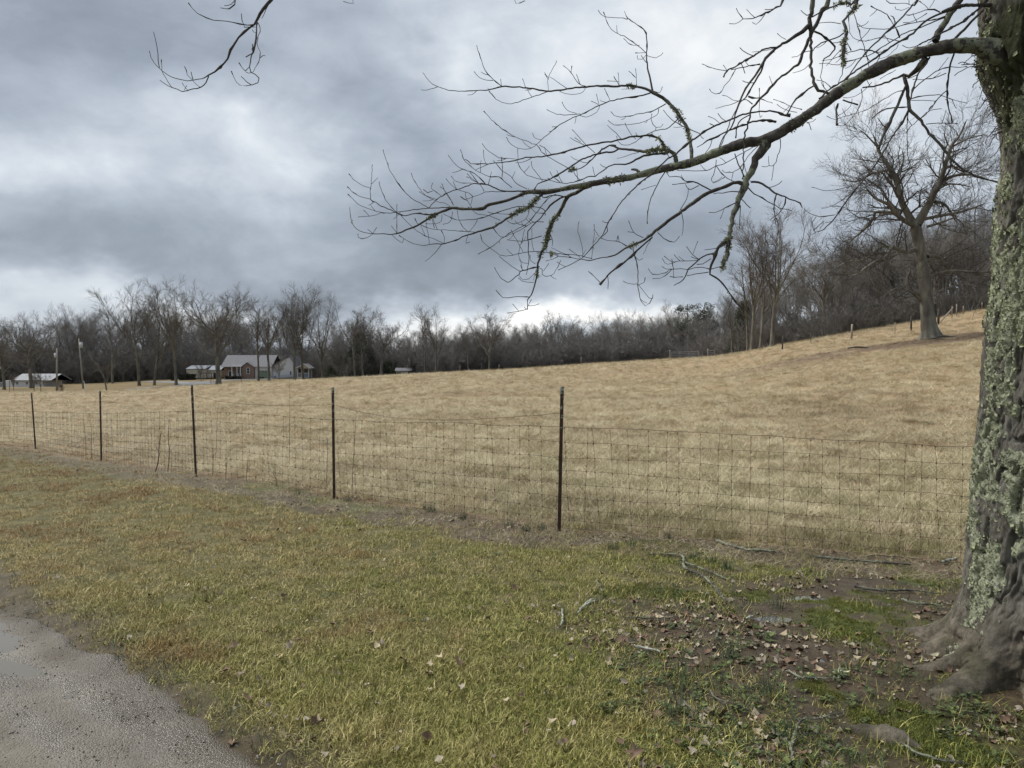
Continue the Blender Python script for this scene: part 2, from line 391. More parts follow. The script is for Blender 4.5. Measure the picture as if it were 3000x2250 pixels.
def m_drive():
    m = bpy.data.materials.new('wet_gravel'); m.use_nodes = True; t = m.node_tree; b = t.nodes['Principled BSDF']
    P = N(t, 'ShaderNodeNewGeometry').outputs['Position']
    v = N(t, 'ShaderNodeTexVoronoi'); v.inputs['Scale'].default_value = 120; t.links.new(P, v.inputs['Vector'])
    base = ramp(t, noise(t, P, 2.1, 6, 0.65), [(0.3,(0.07,0.056,0.036)),(0.5,(0.12,0.101,0.070)),(0.7,(0.185,0.163,0.12))])
    sep = N(t, 'ShaderNodeSeparateColor'); t.links.new(v.outputs['Color'], sep.inputs[0])
    c = mixc(t, M_(t, 'MULTIPLY', sep.outputs[0], 0.40), base, (0.21,0.20,0.182))
    c = mixc(t, attr(t, 'rim'), c, (0.085,0.068,0.045))
    t.links.new(c, b.inputs['Base Color'])
    wet = attr(t, 'wet')
    t.links.new(M_(t, 'SUBTRACT', 0.80, M_(t, 'MULTIPLY', wet, 0.66)), b.inputs['Roughness'])
    bp = N(t, 'ShaderNodeBump'); bp.inputs['Strength'].default_value = 0.7; bp.inputs['Distance'].default_value = 0.010
    hgt = M_(t, 'ADD', M_(t, 'MULTIPLY', v.outputs['Distance'], -1.0), noise(t, P, 40, 5, 0.6))
    t.links.new(hgt, bp.inputs['Height']); t.links.new(bp.outputs[0], b.inputs['Normal'])
    return m
def build_drive():
    L = np.linspace(-4.5, 9, 330); Wd = np.linspace(0, 1, 90)
    l, w = np.meshgrid(L, Wd, indexing='ij')
    e0 = fbm(L*1.4, L*0, oct=4, seed=41)*0.16; e1 = 3.2+fbm(L*1.1, L*0+9, oct=4, seed=43)*0.15
    n = e0[:, None]*(1-w)+e1[:, None]*w
    x = RD0[0]+RDD[0]*l+RDN[0]*n; y = RD0[1]+RDD[1]*l+RDN[1]*n
    rut = 0.8*np.exp(-((n-0.33)/0.16)**2)+np.exp(-((n-1.9)/0.34)**2)
    z = H0(x, y)-0.012-0.030*rut+0.012*fbm(x*2.5, y*2.5, oct=4, seed=45)+0.010*fbm(x*11, y*11, oct=4, seed=46)-0.028*np.exp(-(w/0.012)**2)-0.03*np.exp(-((1-w)/0.012)**2)
    wet = np.clip(0.25+0.7*rut+1.1*fbm(l*0.9, n*5.5, oct=5, seed=47), 0, 1)
    rim = np.clip(1-sstep(0.0, 0.34, n+0.20*fbm(x*4, y*4, oct=4, seed=48)), 0, 1)
    nl, nw = l.shape; i = np.arange(nl-1)[:, None]*nw; j = np.arange(nw-1)[None]
    Q = np.stack([i+j, i+nw+j, i+nw+j+1, i+j+1], -1).reshape(-1, 4)
    me = new_mesh('gravel_drive', np.stack([x, y, z], -1).reshape(-1, 3), Q, None, m_drive(), True, dict(wet=wet.ravel(), rim=rim.ravel()))
    tag(link('gravel_drive', me), kind='structure', label='wet grey gravel drive in the near corner')
    # standing water: level sheets lying in the ruts, their outline comes from the bumps that rise through them
    wm = bpy.data.materials.new('muddy_water'); wm.use_nodes = True; b = wm.node_tree.nodes['Principled BSDF']
    b.inputs['Base Color'].default_value = (0.15,0.135,0.105,1); b.inputs['Roughness'].default_value = 0.05; b.inputs['Specular IOR Level'].default_value = 0.6
    def sheet(cx, cy, a, b_, ang, z, m, nm='puddle'):
        th = np.linspace(0, 2*np.pi, 40, endpoint=False); rr = 1+0.15*np.sin(3*th+1)+0.1*np.sin(5*th)
        px = a*rr*np.cos(th); py = b_*rr*np.sin(th); c, s = math.cos(ang), math.sin(ang)
        V = np.stack([cx+c*px-s*py, cy+s*px+c*py, np.full(40, z)], 1); V = np.vstack([V, [[cx, cy, z]]])
        T = [(40, i, (i+1) % 40) for i in range(40)]
        tag(link(nm, new_mesh(nm, V, None, T, m, False)), kind='structure')
    ang = math.atan2(RDD[1], RDD[0])
    for l0, n0, a, w_ in [(1.55, 0.46, 0.75, 0.17), (2.3, 0.26, 0.8, 0.14), (2.9, 1.9, 1.5, 0.26), (0.2, 1.9, 1.4, 0.28), (-1.5, 0.4, 0.8, 0.12)]:
        cx = RD0[0]+RDD[0]*l0+RDN[0]*n0; cy = RD0[1]+RDD[1]*l0+RDN[1]*n0
        sheet(cx, cy, a, w_, ang, float(H0(np.array([cx]), np.array([cy]))[0])-0.0350, wm)
    wc = bpy.data.materials.new('clear_puddle_water'); wc.use_nodes = True; b = wc.node_tree.nodes['Principled BSDF']
    b.inputs['Base Color'].default_value = (0.025,0.020,0.014,1); b.inputs['Roughness'].default_value = 0.03; b.inputs['Specular IOR Level'].default_value = 0.9
    for cx, cy, a, w_ in PUD:
        hh = H(cx+np.linspace(-a, a, 9)[:, None]*0.7+np.zeros((1, 5)), cy+np.linspace(-w_, w_, 5)[None]*0.7+np.zeros((9, 1)))
        sheet(cx, cy, a*1.3, w_*1.4, 0.1, float(np.percentile(hh, 24)), wc)
build_drive()

# ------------------------------------------------------------------ scatter tool (used only for stuff nobody could count)
def scatter(name, P, rot, scl, idx, protos, label=None):
    coll = bpy.data.collections.new(name+'_kinds')
    for k, me in enumerate(protos):
        coll.objects.link(bpy.data.objects.new('%s_kind_%02d' % (name, k), me))
    me = bpy.data.meshes.new(name); P = np.asarray(P, np.float32)
    me.vertices.add(len(P)); me.vertices.foreach_set('co', P.ravel())
    a = me.attributes.new('rot', 'FLOAT_VECTOR', 'POINT'); a.data.foreach_set('vector', np.asarray(rot, np.float32).ravel())
    a = me.attributes.new('scl', 'FLOAT', 'POINT'); a.data.foreach_set('value', np.asarray(scl, np.float32))
    a = me.attributes.new('idx', 'INT', 'POINT'); a.data.foreach_set('value', np.asarray(idx, np.int32))
    o = link(name, me)
    g = bpy.data.node_groups.new(name+'_scatter', 'GeometryNodeTree')
    g.interface.new_socket('Geometry', in_out='INPUT', socket_type='NodeSocketGeometry')
    g.interface.new_socket('Geometry', in_out='OUTPUT', socket_type='NodeSocketGeometry')
    gi = g.nodes.new('NodeGroupInput'); go = g.nodes.new('NodeGroupOutput')
    ip = g.nodes.new('GeometryNodeInstanceOnPoints'); ci = g.nodes.new('GeometryNodeCollectionInfo')
    ci.inputs['Collection'].default_value = coll; ci.inputs['Separate Children'].default_value = True; ci.inputs['Reset Children'].default_value = True
    def na(nm, ty):
        n = g.nodes.new('GeometryNodeInputNamedAttribute'); n.data_type = ty; n.inputs[0].default_value = nm; return n.outputs[0]
    e = g.nodes.new('FunctionNodeEulerToRotation')
    g.links.new(na('rot', 'FLOAT_VECTOR'), e.inputs[0]); g.links.new(e.outputs[0], ip.inputs['Rotation'])
    g.links.new(na('scl', 'FLOAT'), ip.inputs['Scale']); g.links.new(na('idx', 'INT'), ip.inputs['Instance Index'])
    ip.inputs['Pick Instance'].default_value = True
    g.links.new(gi.outputs[0], ip.inputs['Points']); g.links.new(ci.outputs[0], ip.inputs['Instance']); g.links.new(ip.outputs[0], go.inputs[0])
    md = o.modifiers.new('scatter', 'NODES'); md.node_group = g
    return tag(o, label, kind='stuff')
# ------------------------------------------------------------------ bare winter trees (far and middle distance)
def grow(start, dirv, length, n, wob, trop, rg):
    m = len(start); P = np.zeros((m, n, 3)); P[:, 0] = start; d = dirv.copy()
    for i in range(1, n):
        d = d+wob*rg.normal(size=(m, 3)); d[:, 2] += trop; d /= np.linalg.norm(d, axis=1, keepdims=True)+1e-9
        P[:, i] = P[:, i-1]+d*(length/(n-1))[:, None]
    return P
def kids(P, R, k, t0, t1, ang, lenf, n, wob, trop, rg, rratio=0.55, rmin=0.008, tip=0.35, flat=0.0, azbias=None):
    m, N_, _ = P.shape
    t = (np.arange(k)[None]+rg.uniform(0.1, 0.9, (m, k)))/k; t = t0+(t1-t0)*t
    f = t*(N_-1); i = np.clip(f.astype(int), 0, N_-2); w = (f-i)[..., None]; mi = np.arange(m)[:, None]
    S0 = P[mi, i]*(1-w)+P[mi, i+1]*w; Tn = P[mi, i+1]-P[mi, i]; Tn /= np.linalg.norm(Tn, axis=2, keepdims=True)+1e-9
    rp = R[mi, i]*(1-w[..., 0])+R[mi, i+1]*w[..., 0]
    v = rg.normal(size=(m, k, 3)); v[..., 2] *= (1-flat); v -= (v*Tn).sum(-1, keepdims=True)*Tn; v /= np.linalg.norm(v, axis=2, keepdims=True)+1e-9
    a = (ang+rg.normal(size=(m, k))*0.18)[..., None]
    D = np.cos(a)*Tn+np.sin(a)*v
    L = lenf(t)*rg.uniform(0.65, 1.2, (m, k))
    Q = grow(S0.reshape(-1, 3), D.reshape(-1, 3), L.ravel(), n, wob, trop, rg)
    r0 = np.maximum(rp.ravel()*rratio, rmin*1.2)
    RR = r0[:, None]*np.linspace(1, tip, n)[None]; RR = np.maximum(RR, rmin*np.linspace(1, 0.6, n)[None])
    return Q, RR
def cat(*VQ):
    V = []; Q = []; o = 0
    for v, q in VQ: V.append(v); Q.append(q+o); o += len(v)
    return np.concatenate(V), np.concatenate(Q)

def bare_tree(kind, h, seed, twig=0.011):
    rg = np.random.default_rng(seed); trunkparts = []; crown = []
    def trunk(base, d, L, r, n=12, wob=0.05, trop=0.03, tip=0.25):
        P = grow(np.array([base], float), np.array([d], float), np.array([L]), n, wob, trop, rg)
        R = r*np.linspace(1, tip, n)[None]; R[:, 0] *= 1.35; return P, R
    if kind == 'forest':
        P, R = trunk((0,0,-0.3), (0,0,1), h*0.93, h*0.0125); trunkparts.append((P, R))
        A = kids(P, R, 17, 0.32, 0.98, 0.62, lambda t: h*0.36*(1.08-0.72*t), 8, 0.14, 0.07, rg, 0.5)
    elif kind == 'tall':                       # slender, leaders rise from a fork
        P, R = trunk((0,0,-0.3), (0,0,1), h*0.45, h*0.012, 8, 0.03, 0.02, 0.7); trunkparts.append((P, R))
        P2, R2 = kids(P, R, 6, 0.5, 1.0, 0.40, lambda t: h*(0.68-0.12*t), 12, 0.05, 0.05, rg, 0.62, tip=0.2)
        trunkparts.append((P2, R2))
        A = kids(P2, R2, 9, 0.2, 0.98, 0.5, lambda t: h*0.24*(1.1-0.6*t), 7, 0.10, 0.08, rg, 0.5)
    elif kind == 'oak':
        P, R = trunk((0,0,-0.3), (0,0,1), h*0.5, h*0.022, 9, 0.05, 0.02, 0.62); trunkparts.append((P, R))
        P2, R2 = kids(P, R, 9, 0.42, 1.0, 0.72, lambda t: h*(0.46+0.04*t), 12, 0.17, 0.07, rg, 0.5, tip=0.18)
        trunkparts.append((P2, R2))
        A = kids(P2, R2, 9, 0.22, 1.0, 0.8, lambda t: h*0.21*(1.1-0.5*t), 8, 0.22, 0.05, rg, 0.5)
    elif kind == 'wide':                       # broad rounded crown
        P, R = trunk((0,0,-0.3), (0,0,1), h*0.32, h*0.017, 7, 0.04, 0.02, 0.75); trunkparts.append((P, R))
        P2, R2 = kids(P, R, 9, 0.6, 1.0, 0.62, lambda t: h*0.66, 11, 0.08, 0.02, rg, 0.55, tip=0.2)
        trunkparts.append((P2, R2))
        A = kids(P2, R2, 9, 0.2, 1.0, 0.6, lambda t: h*0.24*(1.1-0.5*t), 7, 0.11, 0.04, rg, 0.5)
    elif kind == 'brush':
        base = rg.normal(size=(9, 3))*np.array([0.5, 0.5, 0]); d = rg.normal(size=(9, 3))*np.array([0.35, 0.35, 0])+[0, 0, 1]
        d /= np.linalg.norm(d, axis=1, keepdims=True)
        P = grow(base, d, rg.uniform(0.6, 1.05, 9)*h, 8, 0.10, 0.02, rg); R = 0.03*np.linspace(1, 0.35, 8)[None]*np.ones((9, 1)); trunkparts.append((P, R))
        A = kids(P, R, 8, 0.15, 1.0, 0.7, lambda t: h*0.35*(1.1-0.5*t), 6, 0.15, 0.04, rg, 0.5, twig)
    if kind == 'brush':
        B = kids(*A, 6, 0.2, 1.0, 0.7, lambda t: h*0.18*(1.1-0.4*t), 4, 0.15, 0.03, rg, 0.6, twig)
        crown += [(A, 3), (B, 3)]
    else:
        w = 0.20 if kind == 'oak' else 0.12
        B = kids(*A, 8, 0.18, 1.0, 0.62, lambda t: h*0.095*(1.15-0.55*t), 5, w, 0.06, rg, 0.55, twig)
        D = kids(*B, 5, 0.2, 1.0, 0.55, lambda t: h*0.052*(1.1-0.3*t), 4, w, 0.05, rg, 0.7, twig*0.9)
        crown += [(A, 4), (B, 3), (D, 3)]
    tv = cat(*[tube_batch(p, r, 7) for p, r in trunkparts])
    cv = cat(*[tube_batch(p, r, s) for (p, r), s in crown])
    return tv, cv

M_bark = mat('grey_brown_bark', (0.12,0.105,0.085), stops=[(0.3,(0.08,0.072,0.06)),(0.5,(0.15,0.14,0.115)),(0.7,(0.25,0.245,0.195))], scale=2.2, rough=0.95, bump=0.6, stretch=(1,1,0.25), spec=0.1)
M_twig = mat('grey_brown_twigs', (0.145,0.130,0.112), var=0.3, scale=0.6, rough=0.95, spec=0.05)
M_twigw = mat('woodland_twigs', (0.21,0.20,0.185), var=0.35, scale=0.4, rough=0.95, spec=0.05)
KIND = {}
def proto(kind, h, seed, twig=0.011):
    key = (kind, h, seed)
    if key not in KIND:
        (tv, tq), (cv, cq) = bare_tree(kind, h, seed, twig)
        KIND[key] = (new_mesh('trunk', tv, tq, None, M_bark, True), new_mesh('crown', cv, cq, None, M_twig, False), (tv, tq, cv, cq))
    return KIND[key]
def place_tree(px, row, top, d, kind, seed, label, cat_='tree', group=None, name='bare_tree', lean=0.0, hh=None, sx=1.0):
    p = at(px, row, d); g = on_ground(px, d); x = p[0]
    h = at(px, top, d)[2]-g[2]
    base_h = {'forest': 18., 'tall': 19., 'oak': 19., 'wide': 14., 'brush': 4.}[kind]
    tm, cm, raw = proto(kind, base_h, seed)
    ztop = float(raw[2][:, 2].max()); s = h/ztop
    t = thing(name, (x, d, g[2]), label, cat_, group, rz=random.uniform(0, 6.28))
    sx = sx*(1.3 if kind == 'tall' else 1.15 if kind == 'forest' else 1.0); t.scale = (s*sx, s*sx, s); t.rotation_euler[0] = lean
    link('trunk', tm, t); link('crown', cm, t)
    return t
YARD = 'bare trees around the white house across the field'
TREES = [
 (12,1141,925,140,'oak',1,'crooked bare tree at the left edge, its base beside the low white house'),
 (92,1140,905,150,'oak',2,'spreading bare tree in front of the low white house'),
 (205,1116,903,195,'forest',3,'bare tree between the two utility poles, behind them'),
 (250,1112,912,205,'forest',4,'bare tree just right of the leaning utility pole, far back'),
 (330,1117,880,185,'forest',5,'bare round-crowned tree behind the small forked tree'),
 (408,1124,820,158,'tall',6,'very tall slender bare tree with a dark main trunk beside a leaning clump'),
 (452,1128,826,158,'tall',11,'tall bare tree directly left of the pair of pale trunks'),
 (516,1130,792,150,'tall',7,'tallest bare tree at the driveway with open pale twin stems'),
 (640,1127,813,150,'oak',8,'large dark oak standing in front of the cream garage'),
 (757,1114,862,168,'forest',9,'bare tree just above the green garage door'),
 (788,1116,858,164,'tall',12,'bare twin-stemmed tree in front of the white garage wing'),
 (863,1113,815,163,'tall',10,'tall fan-shaped bare tree left of the small porch'),
 (888,1112,824,170,'tall',13,'tall bare tree behind the small porch, its trunk beside the porch post'),
 (946,1110,843,168,'tall',14,'tall bare tree right of the porch standing alone'),
 (1040,1107,878,165,'tall',15,'thin pale bare tree in front of the dark cedar'),
 (1064,1106,884,166,'tall',16,'slightly leaning pale bare tree right beside the cedar'),
 (1117,1103,918,170,'oak',17,'dense rounded bare tree between the cedar and the shed'),
 (1246,1099,884,172,'forest',18,'bare tree leaning left above the field right of the shed'),
 (1277,1098,878,160,'tall',19,'forked bare tree with a pale lower trunk at the field edge right of the shed'),
 (1434,1088,880,158,'wide',20,'wide fan-crowned bare tree rising above the middle of the wood'),
 (1372,1093,940,160,'forest',21,'small bare tree left of the wide fan-crowned one'),
 (1583,1082,914,178,'forest',22,'bare tree under the hanging branch tip, leftmost of three close crowns'),
 (1627,1080,911,180,'tall',23,'middle one of three close crowns above the wood'),
 (1671,1078,899,174,'oak',24,'tallest round crown of three close crowns above the wood'),
 (1808,1068,925,178,'forest',25,'bare tree standing above the low wood left of the pines'),
 (1963,1060,872,150,'tall',26,'pale forked bare tree directly left of the pine trees'),
 (2144,1039,850,118,'forest',27,'small thin bare tree right of the little gate'),
 (2201,1030,622,100,'tall',28,'tall bare tree with a straight grey trunk, left of the lichen covered trunk'),
 (2226,1026,640,103,'tall',29,'tall bare tree squeezed between two thicker trunks'),
 (2261,1023,596,98,'tall',30,'tall bare tree with a greenish lichen covered trunk, right of its two neighbours'),
 (2190,1034,740,106,'forest',31,'shorter bare tree leaning left over the two small gates'),
 (2412,989,706,108,'oak',32,'dark bare tree whose trunk leans left beside the wooden post'),
 (2480,982,760,112,'forest',33,'slim bare tree right of the leaning dark one'),
 (2563,966,690,110,'forest',34,'bare tree behind the fence just left of the big oak'),
 (2627,953,660,112,'oak',35,'bare tree with a broken pale trunk behind the big oak'),
 (2797,925,640,116,'forest',36,'bare tree behind the braced fence corner right of the big oak'),
 (2850,915,560,118,'forest',37,'tall bare tree close to the near trunk on the skyline'),
 (2900,905,600,120,'tall',38,'tall bare tree on the skyline partly behind the near trunk'),
]
for px, row, top, d, kind, seed, label in TREES:
    place_tree(px, row, top, d, kind, {0:1,1:2,2:3}[seed%3]+({'tall':10,'oak':20,'forest':30,'wide':40}[kind]), label, group=YARD if px < 960 else 'bare trees along the far edge of the hay field')
# small garden trees
for px, row, top, d, seed, lb in [(100,1143,1085,128,1,'tiny bushy bare tree at the lawn edge left of the first pole'),(120,1143,1080,127,2,'tiny round bare tree just left of the first pole'),
                                (818,1115,1046,172,3,'low spreading ornamental tree in front of the white wing'),(40,1145,1088,133,1,'tiny leaning bare tree at the far left')]:
    place_tree(px, row, top, d, 'wide', 40+seed, lb, group='small garden trees')
# leaning forked little tree near the poles
g = on_ground(312, 124)
t = thing('leaning_tree', g, 'small forked tree with one long bare stem leaning left over the lawn', 'tree', YARD)
sc = 124/F
pl = [([(0,0),(-2,-60),(-8,-95)],[7,6,5]), ([(-8,-95),(-50,-190),(-110,-280),(-150,-350)],[5,4.2,3,1.5]), ([(-2,-60),(5,-110),(10,-160),(2,-200)],[4,3,2,1]), ([(10,-150),(40,-190),(60,-230)],[2,1.4,.8]), ([(-50,-190),(-90,-180),(-120,-200)],[2,1.2,.7])]
mk = MB()
for i, (pp, rr) in enumerate(pl):
    P, R = resample([(a/3.16*sc, 0.4*math.sin(i+b*0.01), -b/3.16*sc) for a, b in pp], [r/3.16*sc*1.1 for r in rr], 0.6); mk.tube(P, R, 7)
mk.obj('trunk', M_bark, t, True)
rg = np.random.default_rng(5); br = [resample([(a/3.16*sc, 0, -b/3.16*sc) for a, b in pp], [r/3.16*sc for r in rr], 1.0) for pp, rr in pl[1:]]
tw = []
for P, R in br:
    q = kids(P[None], R[None], 12, 0.1, 1, 0.6, lambda t: 1.6*(1-0.4*t), 5, 0.12, 0.05, rg, 0.5); q2 = kids(*q, 5, 0.2, 1, 0.6, lambda t: 0.7+0*t, 4, 0.1, 0.05, rg); tw += [tube_batch(*q, 3), tube_batch(*q2, 3)]
V, Q = cat(*tw); link('crown', new_mesh('crown', V, Q, None, M_twig), t)

# the woodland behind: one mass nobody could count
def joined(key):
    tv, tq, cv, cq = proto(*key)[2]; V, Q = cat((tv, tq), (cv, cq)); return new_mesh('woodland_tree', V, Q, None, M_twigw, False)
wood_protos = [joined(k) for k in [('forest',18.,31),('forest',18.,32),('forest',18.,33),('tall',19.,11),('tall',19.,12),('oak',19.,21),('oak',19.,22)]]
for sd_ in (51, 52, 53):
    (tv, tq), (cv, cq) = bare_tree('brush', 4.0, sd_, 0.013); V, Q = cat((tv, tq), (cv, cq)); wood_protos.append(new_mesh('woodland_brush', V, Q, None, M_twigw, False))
def wood_points(n, seed, depth0, depth1, amin, amax):
    rg = np.random.default_rng(seed); a = rg.uniform(amin, amax, n)
    ea = np.arctan2(EDGE[:, 0], EDGE[:, 1]); er = np.hypot(EDGE[:, 0], EDGE[:, 1])
    e = np.interp(a, ea, er); px = 1500+F*np.tan(a)
    # the wood starts at the field edge, but behind the houses on the left
    start = np.interp(px, [-400, 0, 200, 900, 1000, 1150, 1300, 2000, 2150, 2400, 3200], [215, 222, 222, 212, 184, 190, 166, 150, 126, 112, 118])
    r = start+depth0+(depth1-depth0)*rg.uniform(0, 1, n)**1.3
    return r*np.sin(a), r*np.cos(a), px, rg
def top_row(px):   # how high the mass reaches in the photograph
    return np.interp(px, [-300,0,250,420,700,900,1000,1200,1400,1600,1800,1950,2050,2200,2400,2600,2900,3200], [925,925,915,900,900,915,940,965,960,950,940,925,905,850,740,690,600,570])
x, y, px, rg = wood_points(1000, 61, 0, 60, -0.80, 0.80)
kk_ = rg.uniform(0, 1, len(x)) < np.interp(px, [0,900,1100,1900,2200,3000], [0.30,0.30,0.45,0.5,0.38,0.36]); x, y, px = x[kk_], y[kk_], px[kk_]
z = H0(x, y); sp = EYE[2]+(1060-top_row(px))/F*np.maximum(y, 1)
htar = np.clip((sp-z)*rg.uniform(0.80, 1.08, len(x)), 5, 24)
idx = rg.integers(0, 7, len(x))
rot = np.stack([rg.normal(0, .04, len(x)), rg.normal(0, .04, len(x)), rg.uniform(0, 6.28, len(x))], 1)
scl = htar/18.5
x2, y2, px2, rg2 = wood_points(3600, 62, -1, 60, -0.80, 0.80)
z2 = H0(x2, y2); s2 = rg2.uniform(0.6, 1.5, len(x2)); i2 = rg2.integers(7, 10, len(x2))
mass = np.interp(px2, [-300,0,250,700,1000,1200,1500,1800,1950,2050,2200,2400,2600,2900,3200], [1020,1015,1010,1010,1015,1015,1005,990,980,972,965,930,915,885,870])
hm = EYE[2]+(1060-mass)/F*y2-z2; kb = rg2.uniform(0, 1, len(x2)) < np.interp(px2, [0,2000,2300,3000], [1,1,0.5,0.4])
s2 = np.where(rg2.uniform(0, 1, len(x2)) < np.where(px2 > 2150, 0.35, 0.6), np.clip(hm*rg2.uniform(0.5, 1.1, len(x2)), 2.5, 12)/4.0, s2)
rot2 = np.stack([np.zeros(len(x2)), np.zeros(len(x2)), rg2.uniform(0, 6.28, len(x2))], 1)
x2, y2, z2, s2, i2, rot2 = x2[kb], y2[kb], z2[kb], s2[kb], i2[kb], rot2[kb]
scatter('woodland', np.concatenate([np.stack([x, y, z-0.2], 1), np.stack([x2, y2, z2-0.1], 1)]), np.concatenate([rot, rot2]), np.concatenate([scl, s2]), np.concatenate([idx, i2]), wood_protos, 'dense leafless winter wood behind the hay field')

# evergreens ---------------------------------------------------------------
M_needle = mat('dark_evergreen_needles', (0.05,0.06,0.04), stops=[(0.3,(0.04,0.05,0.035)),(0.7,(0.08,0.095,0.06))], scale=1.0, rough=0.8)
def clumps(centers, radii, per, size, rg):
    V = []; n = 0; T = []
    for c, r in zip(centers, radii):
        k = max(3, int(per*(r**2))); d = rg.normal(size=(k, 3)); d /= np.linalg.norm(d, axis=1, keepdims=True)
        p = c+d*r*rg.uniform(0.45, 1.0, (k, 1))**0.6*np.array([1, 1, 0.7])
        a = rg.normal(size=(k, 3)); a /= np.linalg.norm(a, axis=1, keepdims=True); b = np.cross(a, rg.normal(size=(k, 3))); b /= np.linalg.norm(b, axis=1, keepdims=True)
        s = size*rg.uniform(0.6, 1.3, (k, 1)); q = np.stack([p-a*s, p+a*s, p+b*s*0.7], 1); V.append(q.reshape(-1, 3)); n += k
    V = np.concatenate(V); return V, np.arange(len(V)).reshape(-1, 3)
def evergreen(px, row, top, d, kind, label, seed, width):
    rg = np.random.default_rng(seed); g = on_ground(px, d); h = at(px, top, d)[2]-g[2]
    t = thing('pine_tree' if kind == 'pine' else 'cedar_tree', g, label, 'tree')
    P, R = resample([(0,0,-0.2),(0.1,0,h*0.5),(0,0,h*0.98)], [0.24,0.17,0.04], 1.0); MB().tube(P, R, 8).obj('trunk', M_bark, t, True)
    cs = []; rs = []
    if kind == 'pine':
        for i in range(46):
            f = rg.uniform(0.45, 1.0); a = rg.uniform(0, 6.28); w = width*(0.55+0.5*math.sin((f-0.4)*3.2))*rg.uniform(0.2, 1.0)
            cs.append(np.array([w*math.cos(a), w*math.sin(a), h*f-0.3*w])); rs.append(rg.uniform(0.5, 1.0))
    else:
        for i in range(150):
            f = rg.uniform(0.02, 1.0); a = rg.uniform(0, 6.28); w = width*(1-f**1.4)**0.8*rg.uniform(0.3, 1.0)**0.5
            cs.append(np.array([w*math.cos(a), w*math.sin(a), h*f])); rs.append(rg.uniform(0.5, 1.1))
    V, T = clumps(cs, rs, 130, 0.16, rg); link('crown', new_mesh('crown', V, None, T, M_needle, False), t)
evergreen(2012,1058,893,152,'pine','dark pine with a ragged rounded top, left one of the two pines',71,2.6)
evergreen(2062,1056,888,150,'pine','dark pine with a small rounded top, right one of the two pines',72,2.3)
evergreen(1975,1062,985,162,'cedar','low dark evergreen left of the two pines',73,3.2)
evergreen(1058,1108,975,184,'cedar','dark conical cedar behind the pale trunks right of the porch',74,4.6)
evergreen(1010,1110,1046,186,'cedar','squat dark evergreen right of the small porch',75,5.0)
evergreen(1150,1104,1058,186,'cedar','low dark evergreen mass left of the shed',76,3.6)
evergreen(2180,1034,890,122,'cedar','dark cedar behind the tall grey trunks',77,2.0)
evergreen(2860,918,800,130,'cedar','dark evergreen on the skyline right of the big oak',78,3.0)
# undergrowth that keeps its rusty leaves
M_rust = mat('rusty_leaves', (0.16,0.075,0.045), var=0.35, scale=2, rough=0.9)
def rusty(px, d, w, h, label, seed, lift=0.0):
    rg = np.random.default_rng(seed); g = on_ground(px, d)
    t = thing('rusty_shrub', g, label, 'shrub', 'shrubs that keep rusty leaves')
    (tv, tq), (cv, cq) = bare_tree('brush', h, seed, 0.012); V, Q = cat((tv, tq), (cv, cq)); link('stems', new_mesh('stems', V, Q, None, M_twig), t)
    cs = [np.array([rg.normal()*w*0.4, rg.normal()*w*0.3, lift+h*rg.uniform(0.25, 0.95)]) for _ in range(14)]
    V, T = clumps(cs, [rg.uniform(0.3, 0.7) for _ in cs], 60, 0.09, rg); link('leaves', new_mesh('leaves', V, None, T, M_rust, False), t)
rusty(2075, 137, 3.2, 2.6, 'rust coloured shrub behind the two metal gates', 81)
rusty(2235, 108, 1.6, 3.0, 'reddish shrub between the tall grey trunks', 82, 1.0)
rusty(590, 172, 6.0, 4.0, 'brownish red bush left of the big dark oak', 83, 1.0)
rusty(2800, 120, 2.2, 5.0, 'rusty leaved bush on the skyline right of the big oak', 84, 2.0)

